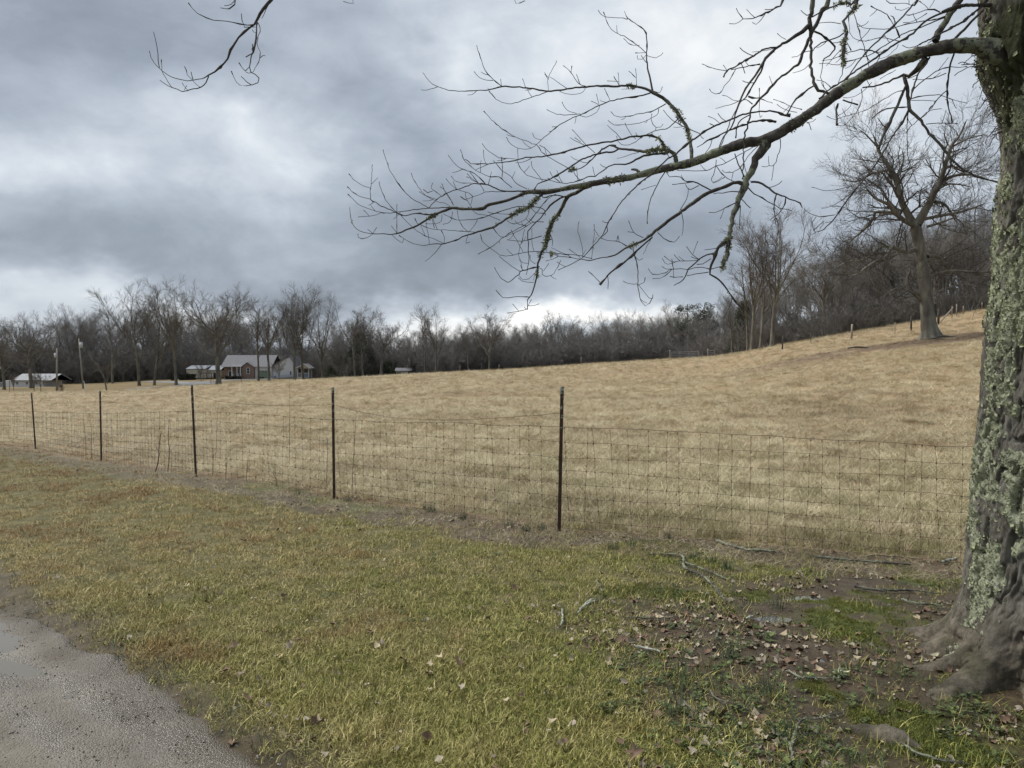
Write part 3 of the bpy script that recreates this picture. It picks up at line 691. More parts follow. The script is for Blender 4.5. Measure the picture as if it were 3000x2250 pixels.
# ------------------------------------------------------------------ the big oak in the field
def hero_oak():
    d0 = 60.0; g = on_ground(2710, d0); org = at(2710, 992, d0); rg = np.random.default_rng(99)
    t = thing('oak_tree', (g[0], d0, g[2]), 'big gnarled oak standing alone in the field with a flared base', 'tree')
    s = 2.212
    def c2(p): return 2100+p[0]/s, 250+p[1]/s
    main = [
     [(1385,1650,150),(1380,1600,105),(1370,1500,92),(1352,1350,82),(1335,1200,74),(1312,1050,68),(1290,920,76)],
     [(1290,920,60),(1245,835,46),(1200,720,38),(1180,620,34),(1135,520,30),(1100,460,24),(1062,380,16),(1040,300,10)],
     [(1300,900,62),(1365,765,48),(1420,640,38),(1452,520,30),(1480,420,22),(1530,340,14),(1570,250,8)],
     [(1290,910,40),(1200,885,32),(1120,840,32),(1060,790,24),(960,760,14),(880,700,8)],
     [(1120,840,22),(1060,830,22),(1015,830,22),(1000,890,20),(940,960,14),(880,1010,8)],
     [(1300,1060,32),(1180,1092,28),(1085,1070,26),(1030,1110,24),(980,1150,22),(880,1190,18),(780,1250,12),(700,1280,7)],
     [(1085,1070,20),(1020,1060,18),(930,1140,14),(830,1150,10),(700,1230,6)],
     [(1370,1110,26),(1450,1108,22),(1530,1160,18),(1610,1205,13),(1720,1240,8)],
     [(1330,870,24),(1450,850,20),(1560,830,14),(1660,790,8)],
     [(1375,1240,22),(1480,1210,18),(1600,1222,14),(1750,1232,9),(1860,1200,6)],
     [(1330,1360,26),(1262,1322,24),(1252,1250,22),(1282,1190,14)],
     [(1320,1400,22),(1240,1345,18),(1140,1325,14),(1060,1345,8),(980,1400,5)],
     [(1400,762,22),(1480,762,18),(1570,822,12),(1640,880,7)],
     [(1430,640,26),(1500,602,20),(1600,600,14),(1700,642,9),(1780,680,6)],
     [(1130,540,18),(1040,552,14),(970,590,10),(880,560,7)],
     [(1190,580,20),(1215,545,16),(1245,480,12),(1260,380,8)],
     [(1350,920,20),(1420,900,14),(1500,870,8)],
     [(1360,1120,16),(1440,1180,12),(1500,1280,8),(1560,1330,5)],
     [(1180,720,18),(1090,640,14),(1000,600,10),(900,640,6)],
     [(1200,830,20),(1150,720,16),(1140,640,12),(1080,560,7)],
     [(1440,560,18),(1530,520,14),(1640,540,10),(1740,500,6)],
     [(1480,420,14),(1560,380,10),(1650,360,6)],
     [(1060,380,12),(980,330,9),(900,300,5)],
    ]
    polys = []; px2m = d0/F
    ctr = 0
    for i, L in enumerate(main):
        pts = []; rad = []; dep = 0 if i < 3 else 0
        sgn = [0, .12, -.18, -.5, .6, -.75, .5, .55, -.5, -.7, .3, -.6, .7, -.35, .8, .5, -.8, .9, -.9, .9, .8, -.6, -.7][i]
        x0, y0 = c2(L[0]); acc = 0; prev = None
        for k, p in enumerate(L):
            u, v = c2(p)
            if prev is not None: acc += math.hypot(u-prev[0], v-prev[1])
            prev = (u, v); w = at(u, v, d0)-np.array([g[0], d0, g[2]]); w[1] = sgn*acc*px2m*0.75; pts.append(w); rad.append(p[2]/s*px2m/2)
        if i == 0: pts[0][2] = -0.35
        # start depth of side limbs follows the limb they leave
        if i >= 3:
            best = min(polys, key=lambda q: np.min(np.hypot(q[0][:, 0]-pts[0][0], q[0][:, 2]-pts[0][2])))
            j = np.argmin(np.hypot(best[0][:, 0]-pts[0][0], best[0][:, 2]-pts[0][2])); dy = best[0][j, 1]
            for p in pts: p[1] += dy
        P, R = resample(pts, rad, 0.28); R[-1] *= (0.15 if i else 1.0); P = P+0.05*np.stack([fbm(P[:, 2]*1.7+i*9, P[:, 0]*1.7, oct=3, seed=i), fbm(P[:, 2]*1.7, P[:, 0]*1.7+i*5, oct=3, seed=i+50), 0*P[:, 0]], 1)*np.minimum(1, np.linspace(0, 4, len(P)))[:, None]*2
        polys.append((P, R*0.93))
    V, Q = tubes(polys[:1], 14); r = np.hypot(V[:, 0], V[:, 1]); th = np.arctan2(V[:, 1], V[:, 0]); fl = np.exp(-np.clip(V[:, 2], 0, 9)/0.45)
    k = 1+fl*(0.30+0.30*np.cos(5*th+0.8)); V[:, 0] *= k; V[:, 1] *= k
    V2, Q2 = tubes(polys[1:], 8); link('trunk', new_mesh('trunk', *cat((V, Q), (V2, Q2)), None, M_bark, True), t)
    cr = []
    lim = 9.8
    for i, (P, R) in enumerate(polys[1:], 1):
        if i in (10,): continue
        Lp = np.linalg.norm(np.diff(P, axis=0), axis=1).sum(); k = int(Lp*1.9)+3
        A = kids(P[None], R[None], k, 0.12, 1.0, 0.85, lambda t: 3.0*(1.15-0.35*t), 9, 0.21, 0.045, rg, 0.38, 0.012)
        # extra shoots at the limb's end
        B = kids(*A, 8, 0.15, 1.0, 0.7, lambda t: 1.45*(1.1-0.4*t), 6, 0.18, 0.05, rg, 0.5, 0.009)
        D = kids(*B, 6, 0.15, 1.0, 0.6, lambda t: 0.75*(1.1-0.3*t), 4, 0.14, 0.05, rg, 0.7, 0.0065)
        cr += [tube_batch(*A, 4), tube_batch(*B, 3), tube_batch(*D, 3)]
    V, Q = cat(*cr); link('crown', new_mesh('crown', V, Q, None, mat('oak_twigs', (0.085,0.077,0.066), var=0.3, scale=0.6, rough=0.95, spec=0.05), False), t)
hero_oak()
# ------------------------------------------------------------------ houses, shed, poles, gates, far posts
M_white = mat('white_siding', (0.62,0.63,0.64), var=0.05, scale=0.5, rough=0.6)
M_cream = mat('cream_siding', (0.50,0.48,0.40), var=0.07, scale=0.5, rough=0.7)
M_roof = mat('grey_shingles', (0.17,0.17,0.18), var=0.18, scale=3, rough=0.95)
M_proof = mat('pale_metal_roof', (0.26,0.28,0.31), var=0.12, scale=0.6, rough=0.4)
M_green = mat('grey_green_paint', (0.20,0.25,0.20), var=0.05, scale=1, rough=0.6)
M_glass = mat('dark_window_glass', (0.03,0.035,0.045), rough=0.08, spec=0.7)
M_trim = mat('white_trim', (0.66,0.67,0.68), rough=0.6)
M_blue = mat('blue_grey_paint', (0.20,0.25,0.34), var=0.06, scale=1, rough=0.7)
M_dark = mat('dark_opening', (0.035,0.032,0.03), rough=0.9)
M_conc = mat('pale_concrete', (0.20,0.205,0.205), var=0.12, scale=0.6, rough=0.9, coord='Object')
def m_brick():
    m = bpy.data.materials.new('tan_brick'); m.use_nodes = True; t = m.node_tree; b = t.nodes['Principled BSDF']
    tc = N(t, 'ShaderNodeTexCoord'); mp = N(t, 'ShaderNodeMapping'); mp.inputs['Rotation'].default_value = (math.pi/2, 0, 0); t.links.new(tc.outputs['Object'], mp.inputs[0])
    br = N(t, 'ShaderNodeTexBrick'); br.inputs['Scale'].default_value = 3.5; br.inputs['Color1'].default_value = (0.24,0.155,0.115,1); br.inputs['Color2'].default_value = (0.17,0.115,0.09,1); br.inputs['Mortar'].default_value = (0.30,0.27,0.24,1)
    t.links.new(mp.outputs[0], br.inputs['Vector']); t.links.new(br.outputs[0], b.inputs['Base Color']); b.inputs['Roughness'].default_value = 0.9
    return m
M_brick = m_brick()
def window(par, x0, x1, z0, z1, y, mull=True, nm='window'):
    fr = MB(); w = 0.09
    fr.box(x0-w, x1+w, y-0.06, y+0.02, z1, z1+w).box(x0-w, x1+w, y-0.06, y+0.02, z0-w, z0).box(x0-w, x0, y-0.06, y+0.02, z0, z1).box(x1, x1+w, y-0.06, y+0.02, z0, z1)
    if mull: fr.box(x0, x1, y-0.055, y+0.01, (z0+z1)/2-0.03, (z0+z1)/2+0.03)
    f = fr.obj(nm, M_trim, par); MB().box(x0, x1, y-0.02, y+0.015, z0, z1).obj('pane', M_glass, f); return f
# -- the long ranch house. One crop pixel of my measurements is 1/4.022 px of the photograph
HD = 190.0; K = HD/F/4.022
def hx(u): return (450+u/4.022-1500)/F*HD
zb = at(700, 1110.5, HD)[2]
def hz(v): return (525-v)*K
HX0 = hx(830)
house = thing('ranch_house', (HX0, HD, zb), 'long white and brick ranch house with grey roof, green garage door and front porch', 'house')
def X(u): return (u-830)*K
def block(par, nm, u0, u1, v0, v1, y0, y1, m): return MB().box(X(u0), X(u1), y0, y1, hz(v1), hz(v0)).obj(nm, m, par)
block(house, 'foundation', 800, 1660, 520, 555, 0.3, 9.0, M_conc)
block(house, 'wall', 800, 1184.5, 381, 520, 1.6, 9.0, M_brick)
block(house, 'wall', 1185, 1380, 381, 520, 0.55, 8.8, M_white)
# main roof
e0, e1 = X(790), X(1395)
MB().prismx([(0.1, hz(383)), (4.6, hz(248)), (9.6, hz(383)), (9.6, hz(376)), (4.6, hz(241)), (0.1, hz(377))][::-1], e0, e1).obj('roof', M_roof, house)
for a_, b_ in ((e0+0.4, e0+0.5), (e1-0.5, e1-0.4)): MB().prismx([(0.9, hz(382)), (4.6, hz(256)), (8.8, hz(382))], a_, b_).obj('gable_wall', M_white, house)
# brick front gable
gx0, gx1, gm = X(1043), X(1182), X(1108)
MB().prism([(gx0, hz(520)), (gx1, hz(520)), (gx1, hz(377)), (gm, hz(334)), (gx0, hz(377))], 0.0, 1.9).obj('wall', M_brick, house)
rf = MB()
for s, (a, b) in enumerate(((gm, gx0-0.35), (gm, gx1+0.35))):
    za, zb_ = hz(327), hz(385)
    rf.prism([(a, za), (b, zb_), (b, zb_+0.14), (a, za+0.16)] if s else [(a, za), (a, za+0.16), (b, zb_+0.14), (b, zb_)], -0.25, 5.5)
rf.obj('roof', M_roof, house)
tr = MB()
for b in (gx0-0.37, gx1+0.37):
    tr.prism([(gm, hz(327)-0.02), (b, hz(385)-0.02), (b, hz(385)+0.11), (gm, hz(327)+0.12)], -0.30, -0.255)
tr.obj('fascia', M_trim, house)
for a_, b_ in ((1185, 1395), (795, 925)): MB().box(X(a_), X(b_), 0.02, 0.09, hz(381), hz(376)).obj('gutter', M_trim, house)
window(house, X(1100), X(1130), hz(458), hz(396), -0.0)
# porch
pr = MB().prismx([(-0.5, hz(380)), (2.0, hz(345)), (2.0, hz(340)), (-0.5, hz(374))][::-1], X(915), X(1046)).obj('porch_roof', M_roof, house)
MB().box(X(915), X(1046), -0.55, -0.46, hz(381), hz(372)).obj('fascia', M_trim, house)
for u in (928, 989, 1030): MB().box(X(u)-0.08, X(u)+0.08, -0.4, -0.24, hz(490), hz(380)).obj('porch_post', M_trim, house)
MB().box(X(920), X(1042), -0.45, 1.6, hz(505), hz(490)).obj('porch_floor', M_conc, house)
st = MB()
for i in range(4): st.box(X(945), X(1015), -0.5-0.28*(i+1), -0.47-0.28*i, hz(525), hz(493+8*i))
st.obj('porch_steps', M_conc, house)
for u in (945, 1012):
    rl = MB().tube([(X(u), -0.45, hz(465)), (X(u), -1.6, hz(492))], 0.04, 4)
    for f in np.linspace(0, 1, 6): rl.box(X(u)-0.02, X(u)+0.02, -0.47-1.1*f, -0.43-1.1*f, hz(492+25*f), hz(466+26*f))
    rl.obj('stair_rail', M_trim, house)
window(house, X(962), X(981), hz(455), hz(405), 1.6); window(house, X(996), X(1022), hz(455), hz(405), 1.6)
window(house, X(858), X(905), hz(500), hz(432), 1.6, False)
# garage door with a row of lights
gd = MB()
for i in range(4): gd.box(X(1221), X(1374), 0.46, 0.56, hz(521-i*21)+0.02, hz(521-(i+1)*21)-0.01)
gdo = gd.obj('garage_door', M_green, house)
for i in range(4): MB().box(X(1228+i*37), X(1255+i*37), 0.44, 0.50, hz(436), hz(427)).obj('door_light', M_glass, gdo)
MB().box(X(1215), X(1221), 0.44, 0.56, hz(521), hz(424)).box(X(1374), X(1380), 0.44, 0.56, hz(521), hz(424)).box(X(1215), X(1380), 0.43, 0.56, hz(424), hz(418)).obj('door_frame', M_trim, house)
# white wing whose long side runs back to the right, ending in a gable
MB().prism([(X(1383), hz(520)), (X(1660), hz(512)), (X(1660), hz(385)), (X(1585), hz(262)), (X(1383), hz(376))], 1.2, 9.2).obj('wall', M_white, house)
MB().prism([(X(1384), hz(381)), (X(1585), hz(258)), (X(1585), hz(246)), (X(1384), hz(369))][::-1], 0.9, 9.5).prism([(X(1585), hz(258)), (X(1672), hz(398)), (X(1672), hz(386)), (X(1585), hz(246))][::-1], 0.9, 9.5).obj('roof', M_roof, house)
window(house, X(1590), X(1609), hz(474), hz(434), 1.2)
window(house, X(1405), X(1422), hz(512), hz(492), 1.2, False)
# wheelchair ramp
rp = thing('wheelchair_ramp', (HX0, HD, zb), 'long sloping wheelchair ramp with a thin railing along the white wing', 'ramp')
MB().prism([(X(1395), hz(523)), (X(1642), hz(505)), (X(1642), hz(500)), (X(1395), hz(520))], -0.6, 0.7).obj('deck', M_dark, rp)
rl = MB().tube([(X(1400), -0.6, hz(490)), (X(1640), -0.6, hz(472))], 0.03, 5).tube([(X(1400), -0.6, hz(505)), (X(1640), -0.6, hz(487))], 0.02, 5)
rl.obj('handrail', M_blue, rp)
for f in np.linspace(0, 1, 13):
    u = 1400+240*f; MB().box(X(u)-0.025, X(u)+0.025, -0.625, -0.575, hz(522-20*f), hz(489-18*f)).obj('rail_post', M_blue, rp)
# small side porch
ph = thing('porch', (HX0, HD-2, zb), 'small gabled side porch with white posts and blue railing at the house end', 'porch')
MB().box(X(1686), X(1865), 0, 3.2, hz(516), hz(506)).obj('floor', M_conc, ph)
for u, y in ((1724, 0.05), (1850, 0.05), (1724, 3.0), (1850, 3.0)): MB().box(X(u)-0.07, X(u)+0.07, y, y+0.14, hz(540), hz(398)).obj('post', M_trim, ph)
MB().prism([(X(1735), hz(398)), (X(1868), hz(398)), (X(1801), hz(352))], 0.0, 0.12).obj('gable', M_cream, ph)
MB().prism([(X(1801), hz(352)), (X(1877), hz(404)), (X(1877), hz(396)), (X(1801), hz(343))][::-1], -0.35, 4.0).prism([(X(1801), hz(352)), (X(1801), hz(343)), (X(1700), hz(395)), (X(1700), hz(403))], -0.35, 4.0).obj('roof', M_roof, ph)
MB().prism([(X(1801), hz(353)), (X(1880), hz(407)), (X(1880), hz(397)), (X(1801), hz(343))], -0.40, -0.355).prism([(X(1801), hz(353)), (X(1801), hz(343)), (X(1697), hz(396)), (X(1697), hz(406))], -0.40, -0.355).obj('fascia', M_trim, ph)
MB().box(X(1735), X(1845), 3.3, 3.4, hz(506), hz(400)).obj('back_wall', mat('grey_siding', (0.30,0.30,0.30), var=0.1, rough=0.8), ph)
MB().box(X(1690), X(1722), 2.8, 2.95, hz(506), hz(400)).obj('back_wall', M_dark, ph)
MB().box(X(1762), X(1800), 3.2, 3.29, hz(450), hz(410)).obj('window', M_glass, ph)
bl = MB()
for i in range(16):
    u = 1735+i*7; bl.box(X(u), X(u+5), 0.06, 0.10, hz(500), hz(457))
bl.obj('railing', M_blue, ph)
MB().box(X(1728), X(1847), 0.03, 0.13, hz(457), hz(453)).box(X(1728), X(1847), 0.03, 0.13, hz(503), hz(500)).obj('rail', M_trim, ph)
# cream garage building left of the oak
cg = thing('cream_garage', (HX0, HD+3, zb), 'low cream garage with a pale metal roof partly hidden behind the dark oak', 'garage')
block(cg, 'wall', 328, 560, 410, 515, 0, 7, M_cream); block(cg, 'wall', 562, 722, 425, 515, 1.0, 7, M_cream)
MB().prismx([(-0.3, hz(412)), (3.4, hz(372)), (7.2, hz(412)), (7.2, hz(404)), (3.4, hz(365)), (-0.3, hz(405))][::-1], X(322), X(560)).obj('roof', M_proof, cg)
MB().prismx([(0.7, hz(425)), (3.8, hz(374)), (7.2, hz(425)), (7.2, hz(418)), (3.8, hz(367)), (0.7, hz(418))][::-1], X(561), X(726)).obj('roof', M_proof, cg)
MB().box(X(335), X(350), -0.03, 0.05, hz(500), hz(440)).obj('door', M_conc, cg); MB().box(X(632), X(662), 0.95, 1.02, hz(515), hz(452)).obj('door', M_dark, cg)
MB().box(X(590), X(625), 0.95, 1.02, hz(500), hz(460)).obj('window', M_trim, cg)
# pergola frame in front of it
pg = thing('pergola', (HX0, HD-1, zb), 'small dark timber pergola frame in front of the cream garage', 'pergola')
for u in (568, 640, 700): MB().box(X(u)-0.05, X(u)+0.05, 0, 0.1, hz(530), hz(455)).obj('post', M_dark, pg)
MB().box(X(560), X(708), -0.05, 0.15, hz(458), hz(450)).obj('beam', M_dark, pg)
# low white house at the far left
K2 = 166/F/3.16
lh = thing('white_house', on_ground(90, 166), 'low white house with a pale roof half hidden by trees at the far left', 'house')
def L2(u): return (u-285)*K2
def Z2(v): return (1106-v)*K2
MB().box(L2(40), L2(400), 0, 7, Z2(1110), Z2(1048)).obj('wall', M_white, lh)
MB().prismx([(-0.4, Z2(1052)), (3.5, Z2(995)), (7.4, Z2(1052)), (7.4, Z2(1046)), (3.5, Z2(988)), (-0.4, Z2(1045))][::-1], L2(115), L2(485)).obj('roof', mat('pale_roof', (0.27,0.28,0.29), var=0.08, scale=0.4, rough=0.7), lh)
MB().box(L2(-40), L2(112), 0.5, 6, Z2(1115), Z2(1066)).obj('carport', mat('grey_panel', (0.24,0.26,0.28), var=0.1, rough=0.8), lh)
for u in (150, 240, 330): window(lh, L2(u), L2(u+22), Z2(1085), Z2(1062), 0)
# shed
K3 = 184/F/3.16
shed = thing('garden_shed', (at(1187, 1100, 178)[0], 178, at(1187, 1100.5, 178)[2]-0.25), 'small cream shed with a grey lean roof and arched openings at the field edge', 'shed')
def SX(u): return (u-1855)*K3
def SZ(v): return (1020-v)*K3+0.25
MB().box(SX(1770), SX(1884), 0, 3, SZ(1035), SZ(980)).obj('wall', M_cream, shed)
MB().box(SX(1885.5), SX(1942), 0.6, 2.6, SZ(1035), SZ(990)).obj('side_wall', mat('tan_board', (0.30,0.26,0.20), var=0.1, rough=0.9), shed)
MB().prismx([(-0.25, SZ(980)), (1.5, SZ(955)), (3.2, SZ(978)), (3.2, SZ(974)), (1.5, SZ(950)), (-0.25, SZ(976))][::-1], SX(1762), SX(1916)).obj('roof', M_roof, shed)
MB().prism([(SX(1914), SZ(956)), (SX(1952), SZ(1010)), (SX(1952), SZ(1006)), (SX(1914), SZ(951))][::-1], 0.4, 2.8).obj('roof', M_roof, shed)
for u in (1790, 1808):
    th = np.linspace(0, math.pi, 8); a = 7.5*K3; z1 = SZ(997)
    MB().prism([(SX(u)-a, SZ(1018)), (SX(u)+a, SZ(1018))]+[(SX(u)+a*math.cos(q), z1+a*math.sin(q)) for q in th], -0.03, 0.01).obj('arched_opening', M_dark, shed)
for u in (1766, 1882): MB().box(SX(u), SX(u+7.5), -0.05, 0.03, SZ(1035), SZ(980)).obj('corner_board', M_dark, shed)
# clipped shrubs
M_shrub = mat('dark_clipped_shrub', (0.028,0.034,0.024), var=0.3, scale=3, rough=0.9)
for u0, u1, v0, v1, y, lb in [(257,300,475,516,-2,'dark clipped shrub at the left corner of the cream garage'),(357,455,466,518,-2,'wide dark clipped hedge in front of the cream garage'),(458,525,466,518,-2,'dark reddish clipped shrub left of the pergola'),(893,985,490,528,-2.4,'low dark clipped shrub left of the porch steps'),(992,1062,490,528,-2.4,'low dark clipped shrub right of the porch steps'),(1281,1322,505,532,-2,'small dark clipped shrub in front of the green garage door'),(800,815,485,515,-2,'narrow dark shrub right of the dark oak trunk')]:
    w = (u1-u0)*K; h = (v1-v0)*K; rg = np.random.default_rng(int(u0)); x = HX0+X((u0+u1)/2); yy = HD+y
    g = float(H(np.array([x]), np.array([yy]))[0]); top = zb+hz(v0)
    t = thing('clipped_shrub', (x, yy, g), lb, 'shrub', 'dark clipped shrubs by the houses')
    hh = top-g; k = int(260*w*hh)+150
    p = rg.uniform(-1, 1, (k, 3)); p = np.sign(p)*np.abs(p)**0.45; p = p*np.array([w/2, min(w, 1.4)/2, hh/2])+[0, 0, hh/2]
    a = rg.normal(size=(k, 3))*0.11; b = rg.normal(size=(k, 3))*0.11; V = np.stack([p-a, p+a, p+b], 1).reshape(-1, 3)
    link('foliage', new_mesh('foliage', V, None, np.arange(3*k).reshape(-1, 3), M_shrub, False), t)
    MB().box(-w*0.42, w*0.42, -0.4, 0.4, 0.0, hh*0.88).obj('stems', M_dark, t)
# driveway of the house
def ribbon(nm, pts, widths, m, lift=0.03, label=None):
    P, Wd = resample([(a, b, 0) for a, b in pts], widths, 2.0); T_ = np.gradient(P[:, :2], axis=0); T_ /= np.linalg.norm(T_, axis=1, keepdims=True)
    Nn = np.stack([-T_[:, 1], T_[:, 0]], 1); c = np.linspace(-1, 1, 7); XY = P[:, None, :2]+Nn[:, None]*Wd[:, None, None]*0.5*c[None, :, None]
    z = H(XY[..., 0], XY[..., 1])+lift; V = np.concatenate([XY, z[..., None]], 2); n, w = z.shape; i = np.arange(n-1)[:, None]*w; j = np.arange(w-1)[None]
    Q = np.stack([i+j, i+w+j, i+w+j+1, i+j+1], -1).reshape(-1, 4); return tag(link(nm, new_mesh(nm, V.reshape(-1, 3), Q, None, m)), label, kind='structure')
def gp(px, d): return (ray(px, 1125)[0]*d, d)
ribbon('driveway', [gp(430, 186), gp(520, 172), gp(580, 160), gp(545, 146), gp(470, 134), gp(380, 126)], [3.5,4.5,7,5,4,3.5], M_conc, 0.05, 'pale driveway curving in front of the white house')
ribbon('driveway', [gp(575, 165), gp(640, 176), gp(700, 182), gp(800, 185)], [4,4,4,5], M_conc, 0.08)
# utility poles
M_pole = mat('weathered_pole', (0.27,0.25,0.21), var=0.2, scale=2, rough=0.9, stretch=(4,4,0.5))
M_galv = mat('galvanised_metal', (0.45,0.47,0.49), var=0.08, scale=3, rough=0.35, metal=0.6)
M_can = mat('pale_grey_can', (0.50,0.52,0.54), rough=0.5)
def pole(px, row, tpx, trow, d, label, can, leanbrace):
    g = on_ground(px, d); top = at(tpx, trow, d); t = thing('utility_pole', g, label, 'utility pole', 'utility poles on the lawn across the field')
    v = top-g
    MB().tube([(0,0,-0.3), tuple(v*0.5), tuple(v)], [0.17,0.14,0.11], 10, True).obj('shaft', M_pole, t, True)
    cpx, crow, s = can; c = at(cpx, crow, d-0.25)-g
    MB().tube([tuple(c+[0,0,-0.45*s]), tuple(c+[0,0,0.40*s])], 0.24*s, 12, True).obj('transformer', M_can, t, True)
    MB().tube([tuple(c+[0,0,0.40*s]), tuple(c+[0,0,0.56*s])], [0.05,0.03], 6, True).obj('insulator', M_white, t)
    MB().tube([tuple(c), tuple(c+[(v*0.9)[0]-c[0]*1.0, 0.25, 0])], 0.04, 5).obj('bracket', M_galv, t)
    if leanbrace:
        a = at(245, 1116, d)-g; b = at(252, 1141, d-0.6)-g; MB().tube([tuple(a), tuple(b)], [0.07,0.07], 7, True).obj('brace', M_white, t)
pole(166, 1150, 167, 1020, 128, 'straight utility pole with a small grey canister, left one of the two', (162, 1041, 0.8), False)
pole(244, 1139, 231, 992, 150, 'tilting pale utility pole with a transformer and a short brace', (238, 1011, 1.25), True)
# overhead wire between them and off to the left
def wire(a, b, sag, r=0.012, n=24):
    t = np.linspace(0, 1, n)[:, None]; P = a*(1-t)+b*t; P[:, 2] -= sag*4*(t*(1-t))[:, 0]; return P, np.full(n, r)
# small conical bush
g = on_ground(179, 128); t = thing('small_bush', g, 'small brown conical bush beside the left utility pole', 'bush')
rg = np.random.default_rng(3); V, T = clumps([np.array([rg.normal()*0.35*(1-f), rg.normal()*0.3*(1-f), 0.1+f*1.1]) for f in rg.uniform(0, 1, 16)], [0.28]*16, 900, 0.05, rg)
link('leaves', new_mesh('leaves', V, None, T, mat('brown_dead_leaves', (0.12,0.085,0.055), var=0.3, rough=0.9), False), t); MB().tube([(0,0,-0.1),(0,0,1.2)], [0.05,0.02], 6).obj('stem', M_bark, t)
# metal gates and far fence posts
M_rod = mat('weathered_galvanised_tube', (0.34,0.36,0.38), var=0.1, rough=0.5, metal=0.2)
gt = thing('field_gate', on_ground(2005, 124), 'wide galvanised tube field gate with five rails at the wood edge', 'gate')
def tb(mb, a, b, r=0.035): return mb.tube([a, b], r, 6, True)
z0 = 0.12
for k in range(5): tb(MB(), (-2.15, 0, z0+0.27*k), (2.25, 0.0, z0+0.27*k+0.0), 0.034).obj('rail', M_rod, gt)
tb(MB(), (-2.17, 0, 0.05), (-2.17, 0, 1.25), 0.04).obj('end_post', M_rod, gt); tb(MB(), (2.27, 0, 0.05), (2.27, 0, 1.25), 0.04).obj('end_post', M_rod, gt)
for x_ in (-0.75, 0.7): tb(MB(), (x_, 0.03, 0.1), (x_, 0.03, 1.22), 0.025).obj('upright', M_rod, gt)
gt.rotation_euler = (0, -0.035, 0)
gp_ = thing('gate_post', on_ground(1962, 124), 'gate post with a white cap at the left end of the wide gate', 'post'); MB().tube([(0,0,-0.2),(0,0,1.4)], 0.07, 8, True).obj('shaft', M_pole, gp_); MB().tube([(0,0,1.402),(0,0,1.52)], 0.10, 8, True).obj('cap', M_white, gp_)
gw = thing('walk_gate', on_ground(2083, 122), 'narrow tube walk-through gate right of the wide gate', 'gate')
mb = MB(); tb(mb, (-0.52,0,0), (-0.52,0,1.15), 0.035); tb(mb, (0.55,0,0), (0.55,0,1.15), 0.035); tb(mb, (-0.52,0,1.15), (0.55,0,1.15), 0.035); mb.obj('frame', M_rod, gw)
tb(MB(), (-0.5,0,0.8), (0.53,0,0.8), 0.025).obj('rail', M_rod, gw); tb(MB(), (-0.5,0,0.3), (0.53,0,0.75), 0.02).obj('rail', M_rod, gw)
gq = thing('gate_post', on_ground(2073, 122.2), 'gate post with a white cap beside the narrow gate', 'post'); MB().tube([(0,0,-0.2),(0,0,1.32)], 0.06, 8, True).obj('shaft', M_pole, gq); MB().tube([(0,0,1.322),(0,0,1.44)], 0.09, 8, True).obj('cap', M_white, gq)
M_postd = mat('dark_wood_post', (0.06,0.052,0.045), var=0.3, scale=5, rough=0.95); M_posts = mat('weathered_wood_post', (0.26,0.22,0.17), var=0.3, scale=5, rough=0.95, stretch=(3,3,.5)); M_steel = mat('rusty_steel_post', (0.10,0.06,0.045), var=0.3, scale=5, rough=0.8)
for px, d, hp, r, m, lb in [(2291,77,41,.075,M_postd,'dark wooden fence post with a pale top right of the tall grey trunks'),(2374,79,30,.03,M_steel,'thin steel post between the two wooden posts left of the oak'),(2493,79,43,.10,M_posts,'weathered wooden fence post standing alone left of the oak'),
        (2620,80,30,.035,M_posts,'thin pale post just left of the dark post by the oak'),(2667,80,42,.09,M_postd,'dark stout fence post close to the left of the oak trunk'),(2746,82,46,.12,M_postd,'dark brace post right behind the oak trunk'),
        (2786,88,34,.05,M_posts,'pale post at the end of the diagonal brace'),(2799,90,34,.06,M_posts,'second pale post from the diagonal brace'),(2818,90,25,.05,M_posts,'short pale post third from the diagonal brace'),(2873,94,22,.05,M_posts,'last pale post on the skyline before the near trunk'),
        (28,118,45,.035,M_steel,'thin steel post at the far left of the hay field'),(618,132,34,.035,M_steel,'thin steel post left of the dark oak by the driveway'),(707,135,28,.035,M_steel,'short steel post in front of the brick gable'),(1702,137,24,.06,M_posts,'pale wooden post at the wood edge left of the wide gate'),
        (1462,138,18,.05,M_posts,'thin pale stake at the wood edge below the wide crown'),(1347,136,17,.04,M_posts,'small pale stake at the field edge right of the forked tree')]:
    g = on_ground(px, d); h = hp/F*d
    o = MB().tube([(0,0,-0.3),(0,0,h*0.5),(0.01,0,h)], r, 8, True).obj('fence_post', m, None, True, g); o.rotation_euler = (random.uniform(-.03,.03), random.uniform(-.04,.04), 0)
    tag(o, lb, 'fence post', 'old posts along the far side of the hay field')
a = on_ground(2750, 82.3); b = on_ground(2788, 87.5); a = np.array(a)+[0,0,0.15]; b = np.array(b)+[0,0,1.15]
tag(MB().tube([(0,0,0), tuple(b-a)], 0.07, 7, True).obj('brace_rail', M_posts, None, True, a), 'diagonal wooden brace rail between fence posts right of the oak', 'rail')
# dead branches lying by the oak
for px, d, L, rz, lb in [(2520,56,2.0,0.1,'fallen dead limb lying in the grass left of the oak'),(2740,57,1.8,0.4,'fallen dead limb at the foot of the oak'),(2765,59,1.5,-0.3,'pale broken limb right of the oak base')]:
    g = on_ground(px, d); P, R = resample([(-L/2,0,0.05),(-L*.1,0.1,0.14),(L/2,-0.1,0.06)], [0.05,0.08,0.04], 0.2)
    o = MB().tube(P, R, 7, True).obj('fallen_limb', M_bark, None, True, g); o.rotation_euler[2] = rz; tag(o, lb, 'branch')
